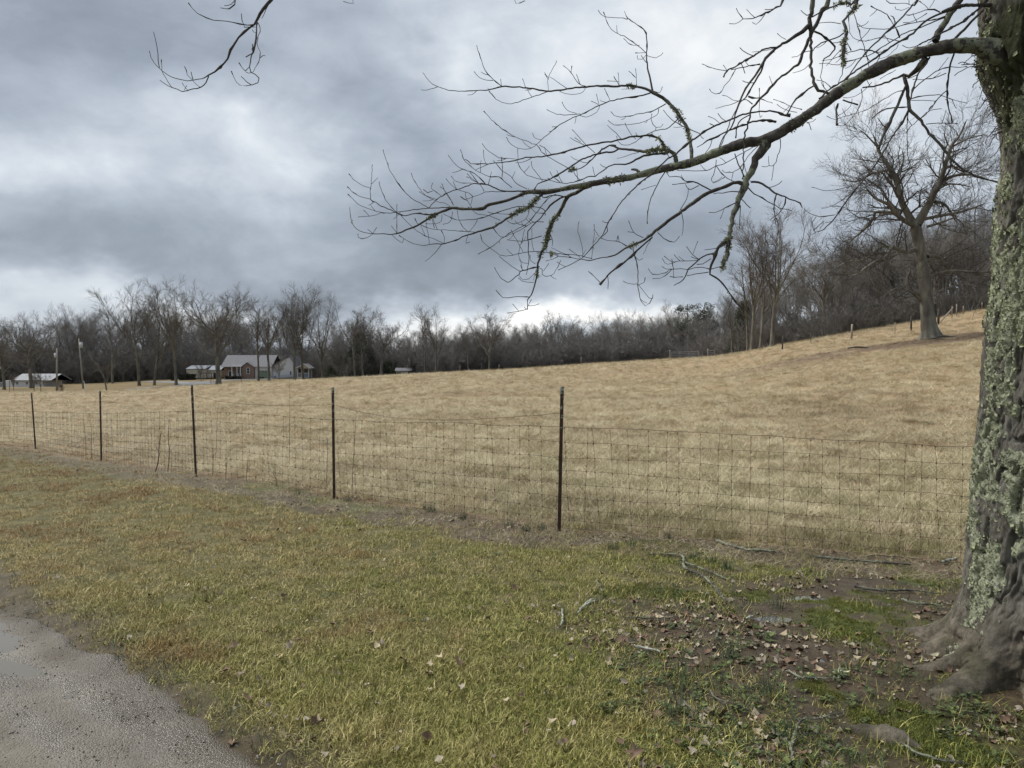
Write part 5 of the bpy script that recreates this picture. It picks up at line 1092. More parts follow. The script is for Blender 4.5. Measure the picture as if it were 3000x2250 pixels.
CR = dict(A=(1000,300,3.686), B=(1400,400,3.318), C=(1800,200,3.318), D=(2050,0,4.148), E=(2400,0,4.148), F=(1800,550,3.318), G=(400,0,4.424), H=(1000,0,1.843), I=(2000,0,1.843), J=(1200,780,3.16))
TRACE = """
C 750,905,40 745,780,36 735,690,34 700,570,34 650,490,36 590,400,34 520,330,32 440,270,30 370,235,30 300,200,24 200,175,20 100,170,20 0,178,20 H 1400,465,10 1300,470,9 1200,485,9 1100,490,9 1000,475,8 870,468,7 800,485,6 700,490,5 600,490,4 540,475,4 480,445,3 440,390,2
H 870,468,5 820,430,4 780,385,4 750,310,3 733,245,2
H 820,435,4 770,430,3 735,410,3 715,385,2
H 1120,492,5 1030,525,4 940,555,4 900,562,3 850,545,3 797,495,2
H 1118,490,3 1118,420,3 1165,328,2
H 1118,430,2 1098,398,2
H 995,475,3 980,425,2
H 865,465,3 860,425,2
H 1320,465,4 1280,450,4 1240,390,3 1200,355,2
H 1290,460,3 1270,400,2
H 1240,395,3 1245,355,2
H 1320,470,3 1300,500,3 1240,510,3 1180,495,2
H 1500,460,3 1470,410,2
H 1500,455,3 1496,390,2
H 1500,440,2 1435,437,2
H 1595,460,3 1590,370,2
H 1590,420,2 1553,383,2
C 370,215,22 350,120,18 325,0,16 H 1650,300,7 1645,180,6 1600,135,4 1540,100,4 1480,95,3 1420,88,3 1387,55,2
H 1650,290,4 1600,245,4 1540,205,4 1480,175,3 1445,140,3 1415,65,2
H 1650,290,3 1625,320,3 1600,320,2 1598,300,2
H 1650,300,3 1700,312,3 1738,288,2
H 1640,285,3 1588,285,2
H 1610,245,3 1560,240,3 1525,208,2
H 1680,490,5 1720,500,3 1733,468,2
C 350,240,16 240,270,14 100,290,12 0,310,12 H 1450,545,6 1390,570,6 1300,615,5 1220,650,5 1170,680,5 1130,715,4 1080,755,4 1040,790,3 1000,803,3 940,795,3 900,765,2 892,740,2
H 1290,615,4 1200,620,4 1150,612,3 1108,592,2
H 1270,612,3 1220,595,3 1190,548,2
H 1395,570,3 1380,605,3 1320,632,2 1290,620,2
H 1450,540,3 1420,475,2
H 1390,565,3 1350,545,2
H 1390,560,2 1377,508,2
H 1170,683,3 1137,685,2
H 1080,755,3 1045,745,2 1033,720,2
C 500,345,12 420,390,10 350,425,9 250,440,8 150,465,7 60,470,6 0,455,5 H 1455,600,2
C 430,395,8 425,440,6 370,480,6 300,515,6 200,540,6 80,550,5 0,553,5 H 1440,650,2
C 365,440,8 355,490,7 375,545,7 405,575,6 450,572,5 475,540,4
C 405,575,5 400,600,4
C 620,490,12 560,550,10 500,590,9 420,600,8 320,640,8 260,670,7 210,710,7 140,745,6 70,745,6 35,715,5 22,660,4
C 210,690,6 160,640,5 100,530,4
C 830,635,9 720,590,9 660,560,8 560,500,7 500,440,6 470,408,4
C 600,905,46 580,830,40 520,800,30 490,790,24 470,720,24 430,680,20 360,655,20 280,655,18 180,665,18 80,690,16 0,705,16 B 1200,60,18 1100,80,17 980,110,16 900,130,16 800,160,15 700,180,15 620,195,13 500,200,12 400,225,12 300,245,11 200,255,10 100,265,10 0,265,9 A 1400,662,7 1370,640,5 1335,612,3
A 1560,660,5 1540,600,4 1535,512,3
C 490,790,24 400,795,26 280,805,28 150,790,24 40,780,22 0,760,20 B 1340,90,16 1280,85,16 1230,110,16 1180,150,14 1130,200,12 1060,270,11 1000,310,10 900,320,9
B 1370,120,18 1310,150,18 1220,155,18 1120,180,16 1000,230,16 920,280,16 850,330,18 770,375,16 700,410,14 620,445,12 580,460,10 550,520,8
C 520,825,20 420,830,22 330,840,22 240,870,22 150,920,18 60,935,14 0,930,13 B 1270,290,12 1220,330,12 1180,365,10 1140,385,12 1090,385,12 1000,420,9 900,450,8 820,455,7 700,425,6 580,410,6 480,370,6 400,290,5 388,200,4 387,115,3
B 1140,160,7 1060,90,7 980,0,6 H 1245,700,2
B 900,320,7 820,275,7 720,220,6 620,150,6 580,90,6 440,30,6 360,0,5 H 900,715,4 850,680,4 800,635,3 767,600,2
B 710,170,6 650,110,6 600,85,5
B 630,430,6 560,340,6 530,310,5 520,240,4
B 970,420,5 960,300,4
B 800,445,5 720,380,5 700,345,4
B 1140,385,6 1125,340,5 1118,295,4
B 1000,50,6 940,10,4
B 480,510,7 380,460,7 320,390,6 240,335,6 180,270,5 150,235,4
B 235,400,4 240,300,4 228,195,3
B 400,225,4 330,215,5 200,205,6 120,150,6 70,110,5 38,67,4
B 480,530,15 332,532,14 A 1780,960,14 1700,945,14 1640,915,14 1560,885,13 1480,875,12 1400,885,12 1280,935,11 1180,960,10 1090,1010,10 1010,1070,9 945,1140,8
A 1060,1190,16 950,1215,14 850,1195,12 760,1205,11 690,1225,11 600,1190,10 500,1150,10 430,1115,10 370,1080,9 315,1045,9 315,960,6 325,850,5 332,670,3
A 315,1045,7 200,1015,6 130,975,5 65,912,4
A 318,928,5 240,900,5 190,875,5 130,830,4 85,772,3
A 1200,1130,12 1020,1140,11 900,1145,10 780,1160,10 640,1180,8 560,1195,8 450,1190,8 350,1165,6 220,1120,6 140,1060,5 67,990,4
A 430,1190,5 380,1215,5 300,1228,4 180,1233,3
A 300,1225,4 240,1160,3
A 600,1190,7 540,1130,6 480,1050,6 430,930,5 408,858,3
A 945,1140,8 820,1070,8 750,1025,8 650,920,7 560,800,6 510,700,6 470,580,5 452,510,4
A 1560,885,9 1480,800,8 1400,750,7 1290,710,6 1200,640,6 1165,590,5 1148,565,3
A 1843,920,8 1780,870,8 1700,805,8 1620,805,7 1520,770,6 1420,710,6 1340,640,5 1310,590,4 1287,508,3
A 1180,1130,6 1120,1090,6 1040,1075,6 960,1035,6 890,985,5 830,910,5 780,830,4 757,765,3
A 1040,1050,4 940,1020,4 880,990,4 845,960,3
A 1080,1010,5 1000,950,5 970,925,4 983,870,3
A 990,955,4 930,975,4 885,940,3
A 1210,1110,5 1170,1030,5 1120,960,4 1070,910,4
A 1200,1080,3 1130,980,3 1085,880,3
A 1240,940,5 1180,880,4 1130,825,3
A 1400,870,5 1290,868,5 1230,845,4 1185,795,3
A 1480,870,5 1420,830,5 1360,770,4
A 1480,870,4 1440,820,4 1390,755,3
A 1540,960,5 1500,890,5 1350,800,3
A 1780,965,8 1560,965,8 1500,990,6 1420,1020,6 1330,1042,5 1285,1020,3
A 1420,1015,4 1380,980,4 1270,950,4
B 655,765,9 650,720,9 600,690,9 540,680,9 420,680,9 330,690,9 190,740,9 100,770,9 0,800,8 A 1330,1268,7 1250,1270,6 1170,1240,6 1100,1205,5
B 620,560,24 540,640,22 460,700,20 360,750,20 250,820,20 150,880,22 0,925,18 A 1380,1425,15 1300,1455,14 1200,1500,12 1110,1525,12 1000,1530,9 940,1540,7 860,1542,6 780,1525,6 700,1490,5 620,1440,4
A 1720,1275,7 1580,1220,6 1450,1200,5 1400,1120,5 1350,1050,4 1335,970,3
A 1440,1400,7 1300,1390,7 1150,1380,6 1000,1370,6 900,1345,5 820,1300,4 795,1250,3
A 1110,1525,6 990,1470,6 900,1440,6 820,1390,5 760,1340,5 690,1270,5 640,1210,4
A 600,1415,5 600,1300,4 597,1200,4 600,1100,3
A 540,1425,5 600,1480,4 660,1515,4 675,1470,3
A 340,1420,5 280,1460,4 220,1472,4 182,1460,4 180,1420,3
A 340,1415,4 285,1370,3
A 600,1410,4 540,1335,3
A 345,1410,4 382,1350,3
A 985,1265,7 995,1320,6 1005,1360,5
A 1085,1210,5 1080,1280,5 1020,1310,4 910,1310,3
A 1200,1180,5 1190,1260,4 1150,1305,4 1100,1315,3
A 950,1530,5 940,1430,4 915,1330,4 920,1240,3
A 1110,1520,4 1115,1460,4 1080,1385,3
A 1370,1400,5 1300,1330,5 1270,1250,4 1250,1170,3
A 1380,1395,4 1430,1340,4 1470,1265,3
A 1370,1420,5 1345,1520,4 1385,1508,3
B 1100,480,34 1020,510,32 950,550,34 880,580,36 850,620,36 820,690,36 780,750,38 740,800,36 710,870,38 680,950,42 670,1010,38 660,1070,32 620,1120,28 600,1180,24 585,1230,20 583,1320,16 565,1400,16 540,1480,14 520,1540,14 480,1590,12 J 1092,330,8 1092,400,8
J 1092,395,7 1020,415,6 900,435,4
J 1090,400,5 1060,380,4
J 1010,415,5 955,350,3
J 1095,365,5 1150,365,4 1203,345,3
J 1095,370,4 1128,305,3
J 1110,285,7 1000,280,7 900,292,7 860,290,6 825,255,5 798,220,3
B 860,580,16 800,600,18 740,640,20 700,670,20 660,720,13 620,780,12 570,830,12 520,880,10 485,920,12 487,1000,10 490,1100,9 495,1200,8 480,1290,7 468,1350,5
B 850,590,14 780,570,12 700,575,10 640,590,9 600,560,8
B 760,560,8 700,590,8 640,650,8 590,720,8 540,780,7 470,850,7 400,890,7 330,930,7 250,980,7 180,1040,7 100,1090,7 0,1142,6
B 640,830,8 550,830,7 490,860,6 420,910,6 340,940,6 280,970,5 220,975,4 170,920,4 145,890,3
B 620,965,10 540,990,8 430,1015,7 340,1010,6 285,1005,5
B 610,1120,10 560,1118,8 460,1125,7 380,1140,7 340,1155,6 240,1158,6 180,1130,5 100,1070,5 50,1020,4 22,950,3
B 610,1120,9 700,1130,8 800,1140,8 900,1150,7 1000,1160,7 1110,1190,7
B 780,1165,6 720,1195,5 660,1208,4
B 600,1265,12 540,1275,12 470,1295,12 410,1310,12 400,1340,10 340,1390,9 290,1415,8 240,1390,7 200,1340,6 160,1270,4
B 410,1310,7 350,1275,6 280,1220,6 210,1165,4
B 430,1290,5 415,1200,5 395,1150,5 410,1060,4 430,1000,4 455,900,3
B 440,1120,5 400,1050,5 360,970,4 320,905,3
B 545,1110,6 525,1030,5 527,960,4 523,890,3
B 600,1280,8 625,1290,8 625,1340,7 650,1358,7 710,1350,6 760,1300,5 805,1205,3
B 635,1310,5 690,1235,3
B 545,1420,6 480,1415,5 430,1405,5 395,1370,4
B 400,1350,5 440,1395,5 490,1385,5 548,1330,3
B 560,1240,5 510,1200,5 505,1150,4
B 520,690,6 560,740,6 640,745,5
B 500,700,6 490,760,5 440,820,5 350,850,5 290,820,4 275,790,3
B 480,870,6 400,850,5 360,820,4
D 1100,1400,32 1030,1400,26 950,1365,24 850,1350,22 740,1355,20 C 1250,450,18 1150,490,18 1050,530,18 960,570,18 870,620,18 780,680,18 680,760,18 600,830,18 520,880,16 440,950,14 350,1040,16 290,1080,14 200,1160,14 100,1260,12 0,1400,11 B 1280,820,12 1250,870,14 1230,920,10 1190,990,10 1130,1060,9 1060,1130,9 1000,1190,8 900,1245,8 780,1302,6
B 1255,870,7 1260,920,6 1210,970,5 1170,1000,4
B 1190,985,6 1260,1010,5 1340,1015,6 1400,1035,6 1450,1065,5
B 1180,975,5 1150,930,4 1130,900,4
B 1350,1015,4 1362,965,3
B 1105,1185,6 1115,1100,5 1125,1000,5 1130,920,4 1132,850,3
B 1020,1180,6 1018,1090,5 990,980,5 970,930,4 985,825,3
B 1000,1180,4 940,1130,4 885,1095,3
B 850,1265,5 800,1240,4 768,1215,3
C 490,1010,12 440,1090,10 400,1170,10 360,1260,9 330,1360,8 315,1515,6
C 405,1135,5 260,1180,3
C 240,1010,30 215,988,26 190,985,24 165,985,14
C 1490,670,110 1450,780,84 1380,880,74 1340,980,68 1290,1080,64 1260,1160,75 1220,1240,62 1190,1340,56 1150,1440,52 1130,1540,50 1110,1640,45 F 1115,520,38 1110,580,40 1090,650,46 1070,720,46 1045,785,24
F 1105,500,28 1060,540,30 1010,580,30 980,650,28 955,720,24 930,790,22 930,840,16 980,870,18 1040,910,18 1080,970,16 1130,1040,14 1170,1100,12 1220,1150,11 1290,1200,9 1340,1260,7
F 970,640,16 900,650,14 830,690,14 780,740,14 720,790,13 690,860,12 640,920,10 575,948,6
F 820,695,8 760,650,7 700,570,4
F 765,640,6 810,520,4
F 830,700,7 760,710,7 660,712,7 560,722,6 520,695,5 485,665,4
F 640,712,6 600,675,4 580,650,3
F 600,720,5 520,745,5 490,730,4 465,685,3
F 940,690,9 900,715,8 860,740,8 800,745,7
F 1035,765,8 930,790,8 850,775,8 780,775,8 720,795,8 640,785,7 560,790,7 500,820,6 420,845,6 370,840,5 325,785,3
F 560,792,5 500,850,5 440,880,4 370,880,3
F 560,790,5 500,790,5 462,765,3
F 915,820,10 860,830,9 790,835,8 710,855,6
F 665,865,6 580,870,6 540,860,4
F 575,870,5 570,770,4 560,690,3
F 1300,0,14 1360,60,11 1440,100,10 1520,150,9 1600,195,8 1730,225,4
C 1330,1105,22 1400,1110,22 1480,1150,20 1560,1210,18 1659,1250,14 F 1700,110,13 1760,130,12 1805,150,10 1828,195,7
F 1665,95,10 1660,150,10 1630,210,10 1590,260,8 1515,315,5
F 1575,60,14 1560,110,12 1550,180,10 1560,260,10 1590,340,10 1590,430,9 1575,540,8 1550,640,7 1540,705,6
F 1550,550,5 1500,555,4 1465,500,3
F 1540,640,5 1480,630,4 1430,600,3
F 1540,710,4 1490,725,4 1420,715,3
C 1260,1130,44 1210,1110,38 1150,1115,36 1080,1150,40 1000,1180,38 920,1210,36 840,1250,36 760,1310,34 680,1370,34 600,1430,32 520,1490,32 430,1560,30 330,1640,28 F 250,530,22 150,570,20 60,620,18 0,660,15 B 1250,1170,11 1150,1190,10 1065,1205,9 1000,1190,8 900,1175,7 800,1165,7 720,1140,6
F 370,480,16 300,540,16 220,610,18 130,690,18 60,750,20 0,790,18 B 1260,1350,16 1190,1440,14
B 1190,1420,8 1130,1360,6 1075,1310,4
F 175,565,10 190,640,9 215,720,9 228,820,9 228,940,9 240,1020,8 260,1100,7 300,1145,6 350,1125,5 372,1070,4 375,1035,3
F 230,940,6 280,1000,5 340,1070,4 370,1075,4
F 225,935,6 150,935,5 85,908,3
F 230,945,5 290,920,5 300,875,3
F 200,670,5 240,705,5 275,688,3
F 420,435,9 480,490,8 530,520,7 580,530,6 635,472,4
F 280,485,8 185,432,7 135,320,4
F 185,435,6 132,428,4
F 115,570,5 50,525,5 0,515,4
F 45,520,4 35,465,3
F 640,215,9 700,110,7 718,30,6 715,0,5
C 940,1185,14 850,1140,14 770,1100,14 700,1100,10 640,1060,9 590,1050,8 540,1055,7 500,1010,5
C 760,1105,9 660,1120,8 560,1130,6
C 820,1140,9 730,1180,8 690,1130,5
F 1210,40,12 1140,35,10 1050,50,9 960,60,6
F 1180,145,12 1110,180,9 1040,215,7 980,240,6 920,238,4
F 1065,210,5 1030,305,3
F 1225,170,10 1222,260,8 1210,400,5
D 1380,0,60 1370,100,52 1345,220,50 1345,330,54 1350,430,42 1345,560,36 1350,700,33 1360,850,33 1380,960,36 1410,1040,38 1440,1100,34 1500,1110,28 1580,1140,28
D 1560,0,56 1500,110,60 1440,240,46 1390,350,46 1340,450,42 1300,540,38 1250,650,38 1220,750,40 1140,820,30 1040,890,30 940,980,30 860,1070,32 780,1150,28 700,1230,26 640,1320,24 610,1420,22 580,1520,22 540,1659,20 C 1255,680,14 1260,760,12 1255,900,12 1250,1010,14 1240,1080,14
D 1330,300,56 1250,380,50 1170,430,42 1080,490,36 980,550,30 920,590,34 850,660,34 800,710,36 750,790,30 700,880,28 610,1000,28 560,1080,28 510,1180,24 470,1270,24 430,1400,20 400,1520,16 340,1600,16 290,1659,14 C 1020,760,10
D 780,760,22 740,880,24 690,960,24 640,1040,20 600,1120,18 560,1190,16 500,1240,14 460,1300,12 370,1480,12 300,1659,12
D 920,575,20 860,580,20 780,600,20 700,650,22 620,700,26 540,740,22 460,790,18 380,840,18 320,870,22 290,930,16
D 330,860,10 200,840,8 100,810,7 30,775,5
D 330,855,8 285,790,5
D 730,780,14 600,800,13 440,835,11 380,850,9
D 440,835,9 380,940,9 300,1050,8 235,1140,8 150,1125,6 118,1078,4
D 595,800,7 555,750,5
D 1015,0,22 930,85,20 870,130,18 800,160,17 720,195,14 640,220,12 525,228,10 500,195,8 440,100,4
D 525,228,9 480,265,8 430,290,7 360,290,4
D 805,155,10 750,235,9 720,265,8 680,300,7 642,272,4
D 1910,0,56 1905,60,44 1890,100,36 1850,130,28 1780,210,26 1730,270,30 1750,330,40 1770,400,38 1770,480,36 1745,580,44 1740,680,44 1740,800,18 1740,850,10 1700,960,8 1670,1020,6
D 1890,10,28 1780,30,26 1640,70,22 1540,110,20 1440,160,16 1370,200,14
D 1750,400,20 1700,440,16 1600,480,16 1480,520,16 1400,580,16 1370,610,12 1250,640,9 1180,690,7 1115,695,4
D 1715,290,10 1600,270,9 1470,275,8 1400,290,6
D 1780,500,10 1840,610,8
D 1400,385,26 1480,420,24 1560,490,24 1640,560,24 1640,600,20 1580,670,16 1510,710,16 1490,780,9 1480,870,9 1465,935,8 1500,1000,6 1515,1070,4
D 1390,1040,20 1320,1080,22 1240,1150,24 1170,1200,24 1120,1270,18 1090,1330,18 1055,1400,16
D 1680,1260,20 1660,1340,20 1665,1420,24 1670,1520,26
D 1740,1215,18 1820,1245,20 1920,1275,18
D 1300,1490,12 1330,1500,10 1350,1580,8
D 1300,1490,8 1370,1480,6 1412,1442,4
D 640,1265,16 590,1225,12 560,1210,10 480,1230,8 400,1215,7 330,1170,6 275,1160,4
D 720,1190,14 640,1190,18 590,1170,18
D 720,1190,8 800,1225,7 888,1250,4
D 730,1200,8 720,1350,7 735,1430,5 760,1405,4
D 725,1190,6 725,1070,4
D 180,1530,10 120,1500,9
D 240,1495,8 170,1440,6 100,1410,4
D 1600,1070,9 1520,1000,8 1420,970,6
D 1240,1330,9 1100,1290,8 1000,1245,6 895,1205,4
D 1180,1365,9 1060,1340,8 980,1300,6 935,1265,4
D 1050,480,8 990,450,6 940,405,4
C 1570,520,26 1480,505,20 1380,515,18 1280,540,16 1180,580,16 1080,620,14 980,670,14 900,705,16 860,740,9 800,770,6
C 1320,450,12 1230,500,12 1190,570,12 1180,680,12
C 1480,700,10 1380,750,8 1250,820,8 1170,870,8 1080,920,8 990,950,8 900,990,8 760,998,7 610,990,6
C 1170,830,10 1200,920,12 1240,1010,12 1280,1080,12
C 1450,710,8 1350,800,8 1280,880,7 1230,960,7 1150,1010,6 1060,1005,5 1055,985,4
C 990,890,8 985,950,8 960,1040,8 945,1090,7 960,1115,6 1010,1100,5 1070,1060,5
C 990,950,8 1070,1050,8 1165,1105,6
C 1610,680,9 1615,760,8 1580,870,8 1550,940,7 1440,955,4
C 1550,935,6 1530,1090,4
C 950,690,8 930,760,7 880,830,6
C 1020,780,8 1050,720,7 1110,560,6
E 2100,60,46 1890,62,40 1760,66,42 1650,85,42 1560,115,34 1500,145,24
E 1720,0,70 1640,100,72 1570,200,74 1510,300,74 1450,400,80 1410,510,90
E 2000,60,34 1900,140,26 1750,260,26 1600,340,26 1450,420,22 1300,500,18 1200,550,12 1100,580,9 1010,545,5
E 2000,120,30 1850,260,30 1760,360,34 1680,440,36 1600,510,30
E 1200,0,22 1130,60,22 1060,150,20 990,230,20 900,320,20 800,400,20 720,490,20 640,560,18 560,650,16 490,730,16 430,820,14 360,920,14 330,980,12
E 1720,80,30 1600,120,30 1450,170,26 1300,250,26 1180,360,26 1060,460,26 950,520,24 830,600,24 720,670,26 620,750,24 500,820,22 380,910,22 260,1000,20 130,1080,18 0,1200,14
E 1530,210,18 1400,260,16 1250,330,15 1100,380,14 1000,420,14 900,490,13 800,550,13 700,620,12 580,680,11 480,710,11 320,750,9 200,790,8 100,770,7 0,770,6
E 1550,190,14 1400,240,12 1260,260,12 1150,280,11 1010,300,10 900,340,10 780,360,9 640,345,8 530,335,6 460,285,4
E 730,660,14 640,615,14 500,605,12 380,630,11 300,660,10 150,720,8 30,735,5
E 1470,150,14 1400,115,12 1330,115,10 1200,150,9 1100,190,8 1055,182,5
E 1330,115,8 1280,60,6 1220,20,4
E 1340,100,7 1380,40,6 1400,0,5
E 1310,160,8 1200,230,8 1100,270,7 1020,272,4
E 980,460,14 930,340,12 880,260,8 820,180,10 720,125,10 630,78,8
E 915,290,8 915,220,6 870,190,6
E 1180,10,8 1060,35,8 950,42,7 860,35,6 810,8,4
E 1090,90,6 1000,125,5 930,110,4 922,85,3
E 380,0,10 420,150,10 470,320,10 520,480,10 560,620,10 590,740,9 600,820,7
E 740,670,12 700,760,10 660,820,9
E 800,440,9 680,470,8 560,500,7 450,480,6 380,410,5 350,200,5
E 900,485,9 780,460,8 640,480,7 560,500,5
E 720,715,6 820,690,6 900,620,6 970,540,6
E 1640,650,22 1600,760,22 1580,860,22 1570,960,20 1555,1080,18 1560,1200,16 1570,1300,14 1600,1400,14 1615,1500,10
E 1300,700,84 1230,790,76 1170,870,60 1100,920,45 1030,920,40 950,950,24 850,990,22 750,1020,22 660,1050,20 520,1060,14
E 1030,930,38 1050,990,45 1075,1060,50 1075,1160,45 1090,1260,45 1100,1330,40 1170,1400,35 1230,1470,35 1290,1550,32 1340,1620,36 1400,1659,20 I 1330,720,16 1400,790,15 1460,870,13 1540,930,11 1620,965,9 1700,980,7
E 1060,1040,35 1020,1120,35 970,1240,36 930,1330,36 870,1450,38 800,1600,36 770,1659,32 I 1060,800,12
E 1090,1330,30 1040,1430,28 980,1530,24 900,1640,20 I 1090,810,10 1040,890,9 980,970,9 920,1040,8 860,1120,8 810,1190,7 760,1235,6 700,1265,3
I 820,1160,5 740,1170,4 680,1150,3 655,1125,2
I 760,1195,4 710,1240,3
I 900,1010,4 780,1030,3 700,1010,2
I 940,1020,4 860,1080,4 800,1115,3 750,1125,2
I 720,1170,3 700,1200,3 708,1250,3
E 1340,700,16 1280,800,18 1220,870,20 1180,960,20 1140,1080,20 1120,1180,18 1110,1220,14
E 1150,1080,14 1250,990,13 1340,920,12 1420,870,12 1540,820,11 1660,820,9 1800,810,7
E 1540,890,12 1420,940,10 1300,965,9 1140,965,7
E 1120,1200,12 1200,1175,11 1330,1160,11 1450,1155,10 1530,1180,8 1650,1220,6 1800,1250,4
E 1120,1220,9 1280,1222,8 1420,1225,7 1450,1190,5
E 1550,1100,14 1470,1170,13 1390,1260,12 1330,1350,12 1250,1430,10 1130,1520,9 1050,1620,7
E 1075,1300,12 900,1310,16 820,1320,16 720,1370,15 640,1450,8
E 1090,1350,10 1070,1450,10 1070,1650,9 I 1215,830,4 1240,920,3 1270,1000,2
E 1020,1100,10 960,1110,9 880,1150,9 800,1200,8 700,1260,8 600,1320,7 480,1370,6 350,1400,5 200,1450,5 90,1410,3
E 1300,1510,10 1380,1500,11 1550,1500,10 1690,1500,7
E 1230,1440,10 1300,1370,9 1400,1330,9 1490,1320,7
E 510,1080,10 520,1130,9 520,1200,9 490,1290,8 440,1380,7 360,1470,6 300,1525,5 240,1530,3
E 400,1200,8 380,1290,7 290,1370,6 200,1430,4
E 740,960,8 800,920,7 930,850,6
E 640,1000,8 520,1120,7 400,1180,6 290,1190,5
G 2060,-440,52 1960,-240,52 1850,-130,50 1740,0,46 1700,50,44 1640,130,44 1570,230,38 1530,310,30 1470,360,26 1400,410,24 1330,490,24 1270,570,26 1220,660,22 1180,760,22 1130,830,20 1080,870,20 1010,930,20 935,985,18 840,1020,11 720,1035,11 600,1040,10 500,1010,10 400,965,9 330,920,8 260,850,8 210,780,7 175,700,6 170,660,4
G 935,990,16 900,1070,15 830,1130,15 740,1155,14 660,1170,13 590,1185,12 520,1155,11 460,1130,9 410,1060,8 350,960,8 325,860,7 322,770,4
G 830,1135,8 770,1090,7 720,1030,7 660,970,6 640,910,6 622,855,4
G 730,1030,6 705,930,4
G 660,1165,7 620,1120,6 590,1075,4
G 620,1165,5 650,1110,4
G 1530,320,14 1440,325,12 1340,310,12 1240,285,11 1150,275,11 1000,268,10 900,230,9 790,170,8 720,100,7 678,40,4
G 1560,300,18 1555,380,18 1555,460,22 1545,560,28 1520,640,30 1495,720,18 1475,800,16 1460,870,14 1490,930,13 1540,970,13 1590,1020,14 1570,1070,12 1500,1100,11 1420,1115,9 1350,1110,8 1290,1060,7 1250,1000,6 1225,925,4
G 1460,870,9 1410,920,8 1370,880,7 1328,815,4
G 1500,930,8 1460,950,7 1420,935,6
G 1570,290,12 1600,350,12 1605,400,11 1580,460,10 1565,560,9 1590,640,9 1605,720,8 1575,810,8 1540,890,7 1510,940,6
G 1500,690,12 1415,740,12
G 1560,430,8 1520,415,6 1500,385,4
G 1540,350,9 1400,350,8 1390,320,7 1365,260,6 1360,175,4
G 1290,-60,12 1280,0,12 1265,60,11 1210,110,10 1160,115,9 1100,105,5
H 75,-20,4 60,-10,3 62,15,3 10,8,2
H 960,-20,4 930,-10,4 945,20,3 990,5,2
"""
LIMB = "I 1760,300,200 1700,280,150 1640,262,112 1560,247,88 1420,252,72 1300,283,70 1150,328,68 1000,398,68 870,478,66 760,558,58 640,645,56 C 1480,690,110 1300,720,92 1050,800,86 900,860,80 750,920,84 560,960,80 400,995,70 200,1050,60 0,1085,58 B 1200,440,60 1050,470,60 900,495,50 750,525,48 620,540,50 480,540,44 380,585,32 250,630,30 100,665,33 50,700,38 A 1400,1150,32 1300,1150,34 1200,1140,32 1130,1165,34 1060,1190,30 1000,1220,24 900,1280,20 800,1340,18 700,1375,16 640,1405,14 540,1425,12 450,1418,10 370,1420,9 250,1405,8 170,1370,7 120,1310,6 100,1230,6 90,1130,5"
def parse(line):
    out = []; c = None
    for tok in line.split():
        if tok in CR: c = CR[tok]; continue
        x, y, w = map(float, tok.split(',')); out.append((c[0]+x/c[2], c[1]+y/c[2], w/c[2]))
    return out
def Dlimb(px): return 3.92+max(0.0, (2830-px))*0.00050
known = np.zeros((0, 3))      # px,row,depth of what has been traced so far
def to_world(L, deps): return np.array([at(a, b, d) for (a, b, _), d in zip(L, deps)])
def add_known(L, deps):
    global known
    rows_ = []
    for (a, b, _), (c, d, _), e, f in zip(L[:-1], L[1:], deps[:-1], deps[1:]):
        n = max(2, int(math.hypot(c-a, d-b)/6)); t = np.linspace(0, 1, n)[:, None]; rows_.append(np.array([a, b, e])*(1-t)+np.array([c, d, f])*t)
    known = np.vstack([known]+rows_)
def m_branch():
    m = bpy.data.materials.new('dark_branch_bark_with_lichen'); m.use_nodes = True; t = m.node_tree; b = t.nodes['Principled BSDF']
    P = N(t, 'ShaderNodeTexCoord').outputs['Object']
    bark = ramp(t, noise(t, P, 22, 6, 0.7), [(0.3,(0.035,0.032,0.030)),(0.55,(0.085,0.078,0.070)),(0.75,(0.16,0.147,0.128))])
    lich = ramp(t, noise(t, P, 40, 5, 0.7), [(0.3,(0.12,0.13,0.09)),(0.7,(0.26,0.275,0.20))])
    lm = M_(t, 'MULTIPLY', M_(t, 'GREATER_THAN', M_(t, 'ADD', M_(t, 'MULTIPLY', noise(t, P, 6, 3, 0.6), 0.6), M_(t, 'MULTIPLY', noise(t, P, 35, 4, 0.7), 0.4)), 0.515), attr(t, 'thick'))
    t.links.new(mixc(t, lm, bark, lich), b.inputs['Base Color']); b.inputs['Roughness'].default_value = 0.9; b.inputs['Specular IOR Level'].default_value = 0.15
    bp = N(t, 'ShaderNodeBump'); bp.inputs['Strength'].default_value = 0.8; bp.inputs['Distance'].default_value = 0.006
    t.links.new(noise(t, P, 60, 5, 0.7), bp.inputs['Height']); t.links.new(bp.outputs[0], b.inputs['Normal'])
    return m
M_branch = m_branch()
M_lich = mat('pale_green_lichen', (0.30,0.33,0.22), stops=[(0.25,(0.10,0.11,0.075)),(0.42,(0.22,0.23,0.16)),(0.55,(0.33,0.355,0.22)),(0.68,(0.42,0.43,0.30)),(0.8,(0.52,0.53,0.45))], scale=22, rough=0.95, spec=0.05)
def tube_obj(nm, P, R, sides, rough=0.0, seed=0, parent=tree):
    V, Q = tube_batch(P[None], R[None], sides)
    if rough:
        W3 = V+TO; c = np.repeat(P, sides, 0); n = V-c; n /= np.linalg.norm(n, axis=1, keepdims=True)+1e-9
        rr = np.repeat(R, sides); V = V+n*(rr*rough*1.15*(fbm(W3[:, 0]*28+seed, W3[:, 1]*28, W3[:, 2]*28, oct=3, seed=seed)+0.7*fbm(W3[:, 0]*9, W3[:, 1]*9+seed, W3[:, 2]*9, oct=2, seed=seed+1)))[:, None]
    th = np.repeat(np.clip((R-0.004)/0.012, 0, 1), sides)
    return link(nm, new_mesh(nm, V, Q, None, M_branch, True, dict(thick=th)), parent)
lich_sites = []
